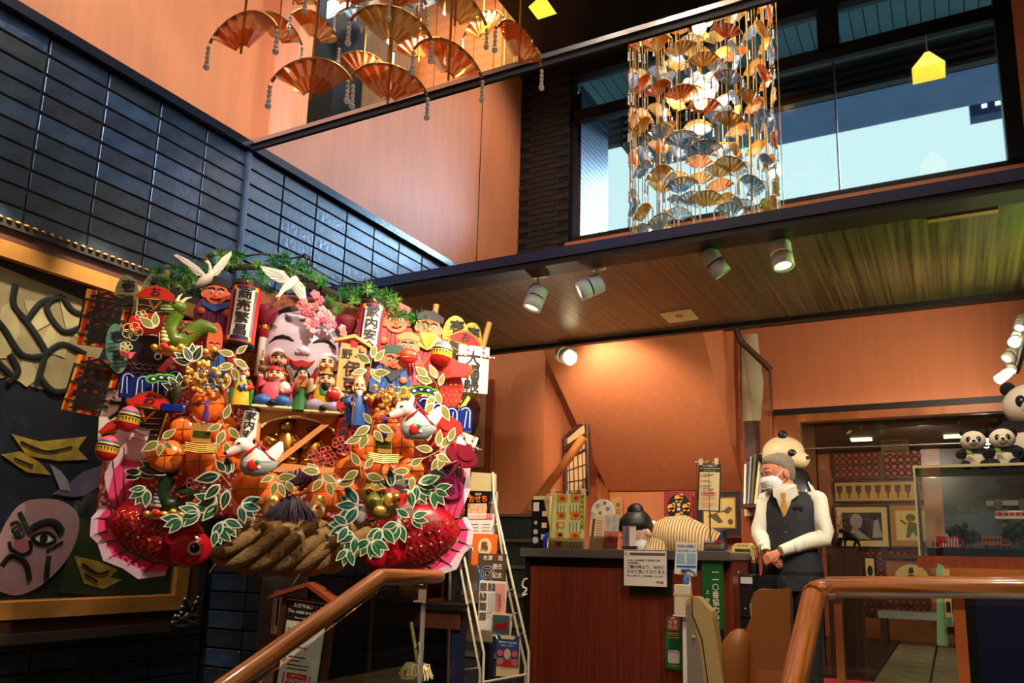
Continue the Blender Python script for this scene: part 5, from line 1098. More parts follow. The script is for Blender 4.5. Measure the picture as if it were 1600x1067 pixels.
MB(c('crumpled_paper', (196, 176, 146), .8, bump=(.25, .8, 2))).loft([((0, 0, -90), 14, 8), ((0, 0, -30), 20, 10), ((-2, 0, 20), 17, 9), ((0, 0, 48), 13, 7)], 16).build('paper_shade', lp); MB(DW).box(-10, 10, -8, 8, -150, -90).build('base', lp)
# dark stair at left of the desk
ds = struct(MB(M['black']).box(-3.9, -2.62, 5.55, 5.6, 0, 1.36).build('trim_6'))
CARP = c('dark_carpet', (42, 44, 40), .85, noise=(30, .3)); NOSE = c('step_nosing', (98, 84, 64), .5)
for k in range(7):
    y = 4.62 + k * .13; z = (k + 1) * .193
    obj('step', MB(CARP).box(-3.9, -2.62, y, y + .14, z - .2, z).use(NOSE).box(-3.9, -2.62, y - .012, y, z - .022, z).mesh('step'), ds)
# lattice balustrade and handrail left of the flight
lt = thing('lattice_balustrade', 'dark wooden lattice with cream paper beside the sloping ceiling', 'lattice', (0, 5.9, 0))
A, B_, C_, D_ = [atY(x, y, 5.9) - Vector((0, 5.9, 0)) for x, y in ((883, 684), (917, 655), (919, 772), (884, 772))]
MB(c('shoji_paper', (214, 180, 130), .7)).slab(A, B_, C_, D_, (0, .01, 0)).build('paper', lt)
for p, q, r in ((A, B_, .02), (B_, C_, .02), (C_, D_, .015), (D_, A, .02)): MB(DW).tube([p, q], r, 6).build('frame_bar', lt)
for f_ in (.22, .40): MB(DW).tube([A.lerp(D_, f_), B_.lerp(C_, f_)], .012 if f_ > .3 else .03, 6).build('lattice_bar', lt)
for f_ in (.6, .8): MB(DW).tube([A.lerp(D_, f_), B_.lerp(C_, f_)], .006, 6).build('lattice_bar', lt)
for f_ in (.2, .4, .6, .8): MB(DW).tube([A.lerp(B_, f_) - Vector((0, .004, .2)), D_.lerp(C_, f_) - Vector((0, .004, 0))], .005, 6).build('lattice_bar', lt)
h3 = MB(WD); h3.tube([atY(828, 795, 5.48), atY(872, 738, 5.48), atY(912, 683, 5.48)], [.034, .034, .034], 10); tag(h3.build('sloping_handrail'), 'thick wooden handrail sloping up to the right behind the desk', 'handrail')
struct(bx(934, 950, 690, 790, 6.44, .05, WD).build('trim_7'))
# poster at the far left wall
po = wt('framed_poster', 'brown framed poster of a clay tea bowl on the orange wall behind the rake', 'poster', 740, 665, 5.56)
MB(RW).rbox(-42, 36, -2, 2, -90, 72, 2, 1).build('frame', po); MB(c('poster_tan', (176, 132, 94), .5)).box(-34, 22, -3, -2, -66, 70).build('print', po)
MB(c('clay_red', (110, 52, 34), .6, noise=(.2, .4), stretch=(.3, 1, 2))).prism([(-26, 34), (-10, 46), (6, 40), (14, 26), (10, 4), (-14, 2), (-26, 10)], -4, -3).build('printed_top', po); MB(c('clay_brown', (92, 66, 50), .6)).prism([(-26, 8), (12, 6), (2, -16), (-12, -20), (-22, -8)], -4.4, -3).prism([(-20, -22), (14, -20), (16, -30), (-10, -36)], -3.6, -3).build('printed_bowl', po)
# inner opening: beam, frame, glass, dining room
struct(MB(M['black']).box(-1.22, 2.6, YB - .05, YB, 2.19, 2.235).use(WD).box(-1.22, 2.6, YB - .02, YB + .1, 2.13, 2.19).box(-1.22, -1.02, YB - .02, YB + .1, 0, 2.13).build('door_3'))
tag(MB(M['pane']).box(-1.02, 2.4, YB + .04, YB + .048, .02, 2.13).build('glass_screen'), 'large glass screen between the hall and the dining room', 'glass panel')
tag(MB(M['chrome']).tube([atY(1240, 702, YB - .06), atY(1620, 688, YB - .06)], .008, 6).build('curtain_rod'), 'thin steel rod running across the glass screen under the beam', 'rod')
struct(MB(c('brown_wall', (160, 92, 48), .5, noise=(3, .15))).box(-1.3, -1.16, YB + .1, 8.4, 0, 2.6).box(-1.8, 2.6, 12.05, 12.2, 0, 2.7).box(-1.9, -1.75, 8.3, 12.2, 0, 2.7).box(-1.8, -1.16, 8.3, 8.4, 0, 2.6).build('wall_dining'))
struct(MB(M['dark']).box(-1.9, 2.6, YB + .1, 12.2, 2.56, 2.62).build('ceiling_dining'))
LIT = mat('lit_panel', (255, 226, 160), .5, emit=4)
for px, py, w, l in ((1346, 688, .12, 'lit square ceiling light in the dining room, near its left wall'), (1492, 683, .12, 'lit square ceiling light in the dining room, above the glass case')):
    p = atZ(px, py, 2.54); o = MB(LIT).box(-w, w, -.08, .08, 0, .02).build('ceiling_light', None, p); tag(o, l, 'light')
p = atZ(1420, 662, 2.55); o = thing('air_vent', 'grey ceiling air vent in the dining room', 'vent', p)
MB(M['chrome']).box(-.5, .5, -.12, .12, -.01, .01).build('frame', o)
for k in range(5): MB(M['black']).box(-.48, .48, -.10 + k * .045, -.08 + k * .045, -.016, -.01).build('slat', o)
YD = 12.03
RED2 = c('lattice_red', (170, 74, 40), .5); CRE = c('mat_cream', (214, 184, 110), .6); TAN = c('mat_tan', (176, 122, 60), .6)
def lattice(px0, px1, py0, py1, nx, nz, label):
    t = wt('ring_lattice', label, 'lattice', (px0 + px1) / 2, (py0 + py1) / 2, YD - .04, 'wooden ring lattice panels'); w, h = (px1 - px0) / 2, (py1 - py0) / 2
    MB(RED2).box(-w, w, 2, 3, -h, h).build('red_paper', t)
    for a in ((-w - 3, -w, -h, h), (w, w + 3, -h, h), (-w, w, h, h + 3), (-w, w, -h - 3, -h)): MB(DW).box(a[0], a[1], -1, 3, a[2], a[3]).build('frame_bar', t)
    r = min(w / nx, h / nz) * .86; m = MB(DW).tube([(r * cos(k * pi / 7), 0, r * sin(k * pi / 7)) for k in range(15)], 1.1, 5, cap=False).mesh('ring')
    for i in range(nx):
        for j in range(nz): obj('ring', m, t, (-w + (i + .5) * 2 * w / nx, 0, -h + (j + .5) * 2 * h / nz))
    MB(DW).box(-w, w, .6, 1.4, -.4, .4).build('cross_bar', t)
lattice(1305, 1371, 706, 746, 7, 4, 'wooden ring lattice over red paper, upper left in the dining room'); lattice(1383, 1455, 702, 744, 7, 4, 'wooden ring lattice over red paper, upper right in the dining room')
lattice(1352, 1380, 860, 902, 3, 5, 'wooden ring lattice low in the dining room, left of the open fan'); lattice(1390, 1450, 857, 870, 6, 1, 'narrow ring lattice strip above the open fan'); lattice(1340, 1384, 938, 956, 5, 2, 'ring lattice low behind the handrail, left part'); lattice(1390, 1466, 935, 958, 8, 2, 'ring lattice low behind the handrail, right part')
t = wt('paddle_frieze', 'long gold panel with a row of dark battledore paddles, in the dining room', 'framed panel', 1382, 767, YD - .04); MB(M['black']).box(-76, 76, 0, 2, -18, 17).build('frame', t); MB(c('frieze_gold', (190, 146, 66), .5)).box(-73, 73, -1, 0, -15, 14).build('panel', t)
pm = MB(c('paddle_brown', (84, 52, 36), .5, noise=(.3, .5))).prism([(-4.5, 8), (4.5, 8), (4, -1), (1, -5), (1, -12), (-1, -12), (-1, -5), (-4, -1)], -2, -1).mesh('paddle')
for k in range(10): obj('paddle', pm, t, (-66 + k * 14.2, 0, 1))
def framed(px0, px1, py0, py1, Y, fm, mm, label, fw=3, mw=9, name='framed_picture'):
    t = wt(name, label, 'picture', (px0 + px1) / 2, (py0 + py1) / 2, Y); w, h = (px1 - px0) / 2, (py1 - py0) / 2
    MB(fm).box(-w, w, 0, 3, -h, h).build('backing', t)
    for a in ((-w, -w + fw, -h, h), (w - fw, w, -h, h), (-w + fw, w - fw, h - fw, h), (-w + fw, w - fw, -h, -h + fw)): MB(fm).box(a[0], a[1], -2.5, 0, a[2], a[3]).build('frame_bar', t)
    MB(mm).box(-w + fw, w - fw, -.8, 0, -h + fw, h - fw).build('mount', t); return t, w - fw - mw, h - fw - mw
t, w, h = framed(1306, 1388, 789, 856, YD - .05, M['black'], CRE, 'black framed black and white photograph of two figures, in the dining room')
MB(c('photo_black', (44, 38, 34), .5, noise=(.12, .7))).box(-w, w, -1.4, -.8, -h, h).build('photo', t); MB(c('photo_grey', (150, 140, 124), .5)).prism(ellp(-8, 8, 9, 12), -2, -1.4).prism([(-24, -18), (-12, 0), (-2, -8), (12, -20)], -2, -1.4).prism([(14, -18), (18, 8), (24, 12), (26, -4), (30, -16)], -2, -1.4).build('printed_figures', t)
t, w, h = framed(1390, 1457, 786, 856, YD - .05, DW, TAN, 'tan mounted picture of a dancing green figure, in the dining room'); MB(CRE).box(-w, w, -1.4, -.8, -h, h).build('sheet', t)
MB(c('print_green', (96, 104, 46), .6)).prism(ellp(0, 12, 7, 6), -2, -1.4).prism([(-4, 6), (8, 4), (10, -8), (14, -20), (8, -18), (2, -10), (-4, -20), (-8, -18), (-6, -6)], -2, -1.4).prism([(-6, 4), (-14, 10), (-16, 8), (-8, 0)], -2, -1.4).build('printed_figure', t)
t, w, h = framed(1351, 1368, 870, 905, YD - .3, M['black'], CRE, 'small black framed picture standing beside the dark cabinet', 2, 2); MB(M['black']).prism(ellp(0, -4, 4, 8), -1.4, -.8).build('printed_figure', t)
t = wt('open_fan', 'cream open folding fan displayed low in the dining room', 'fan', 1425, 908, YD - .2)
for k in range(12):
    a, b2 = radians(12 + k * 13), radians(12 + (k + 1) * 13); m = MB(CRE); m.add([(10 * cos(a), -(k % 2), 10 * sin(a)), (26 * cos(a), -(k % 2), 26 * sin(a)), (26 * cos(b2), -((k + 1) % 2), 26 * sin(b2)), (10 * cos(b2), -((k + 1) % 2), 10 * sin(b2))], [(0, 1, 2, 3)]); m.build('pleat', t)
MB(M['black']).prism([(-3, 20), (2, 22), (4, 14), (0, 12), (-4, 13)], -2.2, -1.4).build('brush_mark', t); MB(DW).box(-28, 28, -4, 4, -4, 0).build('stand', t)
t = wt('dark_cabinet', 'dark brown cabinet in the dining room under the photograph', 'cabinet', 1318, 900, 7.6)
MB(DW).box(-24, 24, 0, 50, -150, 44).build('body', t); MB(M['black']).box(-26, 27, -2, 52, 44, 46).build('cabinet_top', t); MB(DW).box(-22, -1, -2, 0, -146, 40).build('cabinet_door', t); MB(DW).box(1, 22, -2, 0, -146, 40).build('cabinet_door', t)
t = wt('potted_branch', 'dark pot with red berried branches on the dark cabinet', 'plant', 1308, 852, 7.65); MB(M['black']).lathe([(0, -3), (6, -3), (9, 10), (8, 12), (0, 12)], 14).build('pot', t); m = MB(BRN)
for dx, dz in ((-6, 34), (2, 44), (8, 30), (-2, 52)): m.tube([(0, 0, 10), (dx * .6, 0, 10 + dz * .5), (dx, -1, 10 + dz)], .7, 5)
m.build('branch', t); m = MB(DRED)
for k in range(26): m.ell((rnd.gauss(0, 6), rnd.uniform(-3, 3), rnd.uniform(14, 50)), rnd.uniform(1, 2), 6, 5)
stuff(m.build('berry', t)); MB(GRN).prism([(-12, 22), (-4, 30), (-2, 20)], -1, 0).prism([(2, 20), (12, 28), (8, 18)], -1, 0).build('leaf', t)
t = wt('bronze_horse', 'dark bronze rearing figure on the dark cabinet, beside the potted branch', 'statue', 1330, 846, 7.62); BZ = c('dark_bronze', (34, 30, 26), .35, .6)
MB(BZ).tube([(-10, 0, 14), (-4, 0, 8), (6, 0, 6), (12, 0, 0)], [3, 7, 6, 3], 10).ell((-13, 0, 17), (5, 3, 3), 10, 6).build('body', t)
for pts in ([(8, -2, 4), (12, -2, -6), (10, -2, -14)], [(8, 2, 4), (4, 2, -6), (6, 2, -14)], [(-6, -2, 6), (-14, -2, 2), (-16, -2, -8)], [(-6, 2, 6), (-10, 2, -2), (-8, 2, -14)]): MB(BZ).tube(pts, [2.6, 1.8, 1.2], 7).build('leg', t)
MB(BZ).box(-18, 16, -4, 4, -16, -14).build('base', t)
t = wt('paper_notice', 'pale hanging notice under the dining room ceiling, left of the case', 'notice', 1398, 697, 9.5); MB(c('notice_cream', (206, 176, 110), .6)).box(-20, 20, 0, 1, -11, 11).build('sheet', t); MB(BRN).box(-16, 16, -.5, 0, -9, -7).box(-15, 10, -.5, 0, 5, 7).build('printed_line', t)
# low things beyond the handrail
tag(MB(c('red_cushion', (170, 34, 48), .7)).rbox(-1.2, -.45, 6.0, 6.4, .08, .2, .05).build('floor_cushion'), 'flat red cushion on the floor beyond the right handrail', 'cushion')
t = thing('floor_bench', 'low dark bench at the foot of the dining room lattice', 'bench', (0, 11.2, 0)); MB(c('pale_cloth', (150, 146, 140), .6)).box(-.9, 1.2, 0, .4, .34, .42).build('seat', t); MB(DW).box(-.88, -.80, 0, .38, 0, .34).build('leg', t); MB(DW).box(1.1, 1.18, 0, .38, 0, .34).build('leg', t)

# ------------------------------------------------------------------ cabinet wall behind the man
struct(bx(1466, 1700, 640, 975, YD - .1, .03, c('added_dark_panel', (24, 26, 24), .3)).build('wall_dark_backing')); struct(bx(1456, 1466, 690, 960, YD - .14, .06, WD).build('trim_8'))  # dark panel added so the view behind the glass case reads darker
tag(bx(1163, 1212, 792, 1000, 6.25, .2, RW).build('brown_cabinet'), 'red brown cabinet panel behind the standing man', 'cabinet')
tag(bx(1156, 1250, 787, 793, 6.0, .4, DW).build('book_shelf'), 'dark shelf carrying a row of binders behind the man', 'shelf')
for k, (x, w, h, a, m_) in enumerate(((1163, 3, 62, 3, WHT), (1169, 3, 74, 5, GREY), (1174, 4, 78, 6, c('binder_olive', (96, 92, 60), .5)), (1180, 4, 80, 8, CRM), (1186, 4, 70, 5, GREY), (1191, 3, 64, 2, c('binder_plum', (90, 50, 50), .5)), (1196, 3, 62, 1, DW), (1201, 3, 62, 0, c('binder_plum', (90, 50, 50), .5)), (1206, 3, 60, 0, GREY))):
    t = wt('leaning_binder', ('%s thin binder on the shelf behind the man, number %s from the left' % (('white', 'grey', 'olive', 'cream tall', 'grey', 'plum', 'brown', 'plum', 'grey')[k], ('one', 'two', 'three', 'four', 'five', 'six', 'seven', 'eight', 'nine')[k])), 'book', x, 787, 6.05, 'binders on the shelf behind the man'); t.rotation_euler = (0, radians(a), 0)
    MB(m_).box(-w * .5, w * .5, 0, 46, 0, h).build('cover', t); MB(WHT).box(-w * .35, w * .35, .5, 46.5, .5, h + .3).build('pages', t)
def panda_head(t, x, y, z, r, fur, f=0):
    MB(fur).ell((x, y, z), (r * 1.12, r, r), 18, 12).ell((x + f * r * .5, y - r * .85, z - r * .2), (r * .42, r * .35, r * .34), 12, 8).build('head', t)
    for s in (-1, 1):
        MB(BF).ell((x + s * r * .82, y, z + r * .82), (r * .34, r * .22, r * .34), 12, 8).build('ear', t)
        MB(BF).ell((x + s * r * .42 + f * r * .35, y - r * .86, z + r * .08), (r * .22, r * .14, r * .28), 10, 7).use(WHT).ell((x + s * r * .40 + f * r * .35, y - r * .99, z + r * .12), (r * .05, r * .03, r * .05), 6, 5).build('eye_patch', t)
    MB(BLK).ell((x + f * r * .6, y - r * 1.18, z - r * .1), (r * .16, r * .1, r * .11), 8, 6).tube([(x + f * r * .6 - r * .2, y - r * 1.12, z - r * .32), (x + f * r * .6, y - r * 1.18, z - r * .26), (x + f * r * .6 + r * .2, y - r * 1.12, z - r * .32)], r * .03, 5).build('nose', t)
BF = c('black_fur', (22, 24, 34), .9, bump=(.8, .8, .5)); WF = c('white_fur', (226, 216, 196), .9, bump=(.8, .8, .5))
t = wt('panda_statue', 'large glossy panda statue looking right behind the standing man', 'panda figure', 1226, 715, 6.0)
GW = c('gloss_white', (226, 206, 160), .35, coat=.3); GB = c('gloss_black', (22, 22, 26), .35, coat=.3)
MB(GW).ell((-2, 0, 6), (33, 26, 28), 22, 14).ell((24, -14, -6), (16, 13, 13), 14, 9).build('head', t)
MB(GB).ell((0, -12, 34), (7, 5, 8), 12, 8).build('ear', t); MB(GB).ell((-34, 4, 0), (8, 8, 8), 12, 8).build('ear', t); MB(GB).ell((15, -22, 4), (7, 5, 6), 12, 8).build('eye_patch', t); MB(GB).ell((37, -20, -4), (3.5, 4, 3), 10, 6).build('nose', t)
MB(GB).loft([((8, 0, -110), 34, 24), ((8, 0, -60), 38, 26), ((6, 0, -24), 28, 20), ((4, 0, -12), 16, 14)], 18).build('body', t)
for k in range(4): MB(WHT).tube([(36 + k * 3, -14, -40 - k * 4), (44 + k * 2, -14, -62)], 1.2, 5).build('claw', t)
# pictures behind the desk
t = wt('panda_crest_poster', 'red poster with four gold pandas round a black disc, behind the desk', 'poster', 1060, 791, 6.42); MB(c('poster_red', (150, 44, 44), .4)).box(-23, 23, 0, 2, -25, 24).build('sheet', t); MB(M['black']).prism(ellp(1, -2, 19, 21, 26), -1, 0).build('black_disc', t)
for x, z in ((1, 13), (-11, -1), (13, -1), (1, -15)): MB(c('print_gold', (232, 164, 76), .5)).prism(ellp(x, z, 6.5, 5, 12), -1.8, -1).prism(ellp(x + 4, z + 4, 3, 3, 8), -1.8, -1).prism([(x - 5, z - 2), (x - 5, z - 7), (x - 2, z - 7), (x - 1, z - 3), (x + 2, z - 7), (x + 5, z - 7), (x + 5, z)], -1.8, -1).build('printed_panda', t)
text('御', 6, WHT, t, (1, -2, 2), fat=.1); text('神', 6, WHT, t, (1, -2, -5), fat=.1)
t, w, h = framed(1085, 1162, 766, 840, 6.40, c('mahogany', (96, 34, 30), .35), c('mount_navy', (20, 24, 34), .6), 'mahogany framed picture of a figure carrying a paddle, behind the desk', 4, 9)
MB(GLDS).box(-26, 27, -1.2, -.8, -23, 26).build('gilt_slip', t); MB(CRE).box(-24, 25, -1.6, -1.2, -21, 24).build('sheet', t)
MB(c('print_olive', (84, 80, 52), .6)).prism([(-14, 0), (-2, 0), (6, -12), (0, -14), (-6, -10), (-12, -6)], -2.2, -1.6).prism([(6, 4), (16, 12), (22, 8), (14, 0)], -2.2, -1.6).build('printed_figure', t); MB(BRN).tube([(-18, -2, -4), (10, -2, 6)], .6, 4).prism(ellp(18, -12, 4, 4.6, 10), -2.2, -1.6).build('printed_details', t)
t = wt('key_note', 'cream note with hanging keys pinned on the brown cabinet', 'note', 1174, 793, 6.2); MB(CRM).box(-11, 11, 0, 1, -13, 10).build('sheet', t); MB(CRM).box(-4, 5, -1, 0, 10, 24).build('strap', t); MB(M['brass']).tube([(0, -2, 12), (-3, -3, 2), (0, -3, -6), (3, -3, 2), (0, -2, 12)], 1.4, 6).build('key', t); MB(ORG).rbox(-4, 1, -4, -2, -6, 6, 2).build('key_tag', t)

# ------------------------------------------------------------------ reception desk
YC = 4.2; cl = atY(822, 858, YC); cr = atY(1143, 860, YC); ZT = 1.085
dk = thing('reception_desk', 'red brown wood reception desk with grey granite top', 'desk', (0, YC, 0))
xl, xr = cl.x, cr.x; x97 = atY(1097, 900, YC).x
GRAN = c('granite', (84, 82, 76), .3, noise=(220, .45), spec=.6)
DWP = c('desk_veneer', (112, 44, 26), .38, noise=(14, .22), stretch=(4, 4, .12), coat=.2)
MB(GRAN).rbox(xl - .02, xr + .0, -.04, .45, ZT - .052, ZT, .008, 1).build('worktop', dk)
MB(M['black']).box(xl, x97, 0.02, .43, 0, ZT - .052).build('carcass', dk); MB(DWP).box(x97, xr - .01, .05, .43, 0, ZT - .052).build('end_panel', dk)
pe = atY(985, 900, YC).x; zt = atY(900, 886, YC).z; wdt = (pe + .03 - xl - .03) / 4
for k in range(9):
    x0 = xl + .035 + k * .137; x1 = min(x0 + .1355, x97 - .002)
    if x0 < x97: MB(DWP).box(x0, x1, 0, .02, 0.05, zt).build('front_panel', dk)
MB(M['black']).box(xl - .0, xl + .033, -.005, .05, 0, ZT - .052).build('corner_post', dk); MB(M['black']).box(atY(985, 900, YC).x, atY(1050, 900, YC).x, -.01, 0, atY(1000, 928, YC).z, zt + .02).build('dark_inset', dk)
YT = 4.3
# file holder, bottle, menu, boards
t = wt('file_holder', 'black plastic file holder with round holes at the left end of the desk', 'file holder', 840, 857, YT)
MB(M['black']).box(-12, 4, 0, 2, 0, 76).build('front', t); MB(M['black']).prism([(4, 0), (20, 0), (20, 30), (8, 76), (4, 76)], 0, 3).build('side', t); MB(M['black']).box(-12, 20, 0, 40, 0, 2).build('bottom', t)
MB(WHT).box(-9, 1, -.6, 0, 58, 72).build('label_card', t)
for z, r in ((40, 3), (26, 4), (13, 5.2)): MB(c('hole_grey', (190, 186, 176), .5)).prism(ellp(-4, z, r, r, 16), -.6, 0).build('finger_hole', t)
for k in range(3): MB(CRM).box(6 + k * .5, 15, -.6 + k * .1, .3, 14 + k * 18, 22 + k * 18).build('slot', t)
MB(CRM).box(-11, 18, 3, 30, 3, 82).build('papers', t)
t = wt('blue_bottle', 'small blue bottle beside the file holder on the desk', 'bottle', 854, 857, YT - .02); MB(c('cobalt', (40, 44, 190), .35)).rbox(-5, 5, -4, 4, 0, 19, 1.5).build('body', t); MB(c('cobalt', 0)).lathe([(3, 19), (3, 24), (0, 24)], 10).build('cap', t)
t = wt('menu_stand', 'yellow green souvenir menu sheet clipped on a stand, on the desk', 'menu', 886, 858, YT - .05)
MB(c('menu_green', (222, 226, 150), .45)).prism([(-33, 0), (28, 0), (31, 86), (-27, 86)], 0, 1).build('sheet', t); MB(c('menu_lime', (176, 200, 60), .5)).box(26, 29.5, -.4, 0, 30, 84).prism([(-32, 1), (-29, 1), (-24.5, 85), (-26.5, 85)], -.4, 0).build('margin', t)
for x, z, w, h, m_ in ((-10, 79, 9, 6.4, ORG), (14, 79, 8.6, 6.6, ORG), (-11, 52, 8, 5.6, RED), (14, 52, 9, 6.6, ORG), (-12, 37, 7.4, 5, BRN), (-13, 22, 7, 5, WHT), (13, 21, 9, 5.6, ORG), (-15, 8, 7, 5, YEL)):
    MB(c('photo_ochre', (226, 160, 50), .5)).box(x - w, x + w, -.5, 0, z - h, z + h).build('menu_photo', t); MB({ORG: c('photo_red', (186, 60, 40), .5), RED: c('photo_red', 0), BRN: CRM, WHT: NAV, YEL: GRN}[m_]).prism(ellp(x + 1, z, w * .5, h * .5, 10), -.9, -.5).build('printed_food', t)
m = MB(c('ink_grey', (96, 96, 70), .6))
for x, z, n in ((-18, 70, 3), (4, 70, 3), (4, 43, 3), (-18, 44, 1), (6, 12, 4), (20, 70, 1), (22, 40, 1)):
    for k in range(n): m.box(x + k * 5.5, x + k * 5.5 + 1.1, -.5, 0, z - 16, z - 1)
stuff(m.build('printed_lines', t))
for k, ch in enumerate('伊豆榮の御土産'): text(ch, 6, DGRN, t, (25, -.8, 80 - k * 7.6), fat=.05)
MB(M['chrome']).tube([(-36, 0, 89), (36, 0, 91)], 1, 6).build('bar', t); MB(WHT).box(-2, 1, -1, 1, 84, 91).build('bar_holder', t)
for x in (-26, 27): MB(CRM).box(x - 3, x + 3, -1.6, 1.6, 84, 94).build('clip', t)
MB(M['case']).box(-34, 30, -3, 4, 0, 17).build('acrylic_foot', t)
t = wt('swirl_board', 'white round topped board with swirl marks behind the brochures on the desk', 'board', 941, 858, YT + .08)
MB(WHT).prism([(-22, 0), (20, 0), (20, 54)] + ellp(0, 56, 20, 22, 14, 0, 180) + [(-22, 30)], 0, 3).build('board', t)
for x, z, r in ((-8, 67, 4), (4, 71, 2.6), (9, 62, 3.6), (-4, 56, 2.6), (-18, 52, 6)): MB(c('swirl_grey', (120, 114, 110), .5)).tube([(x + r * (1 - q / 22) * cos(q * .6), -.6, z + r * (1 - q / 22) * sin(q * .6)) for q in range(20)], .4, 4, cap=False).build('swirl', t)
t = wt('brochure_holder', 'clear holder with white and red brochures on the desk', 'brochure holder', 944, 858, YT - .05)
MB(M['case']).box(-27, 27, -3, 6, 0, 20).build('acrylic_box', t); MB(CRM).prism([(-26, 0), (22, 0), (26, 53), (-20, 50)], -1, 0).build('white_brochure', t); MB(c('salmon_print', (214, 110, 96), .5)).prism([(-2, 0), (22, 0), (24, 27), (1, 27)], -1.6, -1).build('red_brochure', t); MB(c('misty_photo', (200, 200, 186), .5, noise=(.1, .25))).prism([(1, 28), (24, 28), (26, 53), (3, 53)], -1.6, -1).build('photo', t); MB(c('salmon_dark', (180, 80, 66), .5)).prism(ellp(11, 17, 6, 6, 16), -2.2, -1.6).build('printed_seal', t)
MB(c('brown_band', (120, 64, 50), .5)).prism([(-22, 18), (-18, 18), (-15, 47), (-19, 47)], -1.6, -1).build('title_band', t); text('伊豆榮', 5, WHT, t, (11, -2.4, 6))
m = MB(c('ink_light', (180, 160, 140), .6))
for k in range(9): m.box(-13, -3, -1.5, -1, 12 + k * 4, 13 + k * 4)
stuff(m.build('printed_lines', t))
t = wt('desk_calendar', 'small purple and white calendar block at the edge of the desk', 'calendar', 983, 858, YT - .06); MB(c('smoke_plastic', (50, 44, 52), .4)).box(-11, 11, -2, 8, 0, 5).build('foot', t); MB(c('mauve', (126, 116, 140), .5)).box(-11, 2, -1, 1, 5, 36).build('mauve_panel', t); MB(WHT).box(1, 11, -1.2, 1, 5, 36).build('page', t); MB(c('mauve_dark', (70, 62, 84), .5)).box(-4, -2.6, -1.5, -1, 9, 31).build('title_line', t)
for k in range(4): MB(BLK).box(3 + k * 2, 4 + k * 2, -1.5, 1.4, 34, 36.6).build('binding_ring', t)
t = wt('wall_phone', 'beige wall telephone on the orange wall behind the desk', 'telephone', 964, 800, 6.44); MB(c('phone_beige', (190, 154, 96), .4)).rbox(-9, 9, -3, 0, -22, 22, 2).build('body', t); MB(c('phone_beige', 0)).rbox(-9, -3, -6, -3, -20, 20, 2).build('handset', t); MB(c('phone_screen', (120, 104, 70), .4)).box(0, 7, -3.6, -3, 8, 14).build('screen', t)
for i in range(3):
    for j in range(4): MB(c('key_brown', (96, 74, 46), .5)).box(0 + i * 2.6, 1.6 + i * 2.6, -3.8, -3, -10 + j * 4, -8 + j * 4).build('key', t)
# sign on the desk front
t = wt('time_limit_notice', 'white notice about the 90 minute limit on the desk front', 'notice', 1008, 888, YC - .056); MB(c('notice_grey', (70, 70, 70), .5)).rbox(-36, 36, 0, 2, -28, 28, .6, 1).build('board', t); MB(WHT).box(-35, 35, -.6, 0, -27, 27).build('sheet', t)
MB(c('bar_grey', (96, 92, 90), .5)).box(-25, 33, -1, -.6, 20, 24).build('grey_bar', t); MB(BLK).box(-33, -32, -1, -.6, 20, 24).build('black_tick', t); MB(GREY).tube([(-29 + 2.4 * cos(k * pi / 5), -.8, 22 + 2.4 * sin(k * pi / 5)) for k in range(11)], .3, 4, cap=False).build('crest', t)
for s_, z, sz, x, al in (('より多くのお客様にご利用頂ける様、', 12, 3.4, -30, 'LEFT'), ('ご利用時間を', 7.6, 3.4, -30, 'LEFT'), ('ご案内時より、90分と', 1.6, 6.4, -31, 'LEFT'), ('させて頂いております。', -5.6, 6.4, -31, 'LEFT'), ('予めご了承の上、ご利用お願いいたします。', -12, 3.2, -31, 'LEFT'), ('伊豆榮', -21, 4, 30, 'RIGHT')): text(s_, sz, BLK, t, (x, -.9, z), align=al, fat=.06)
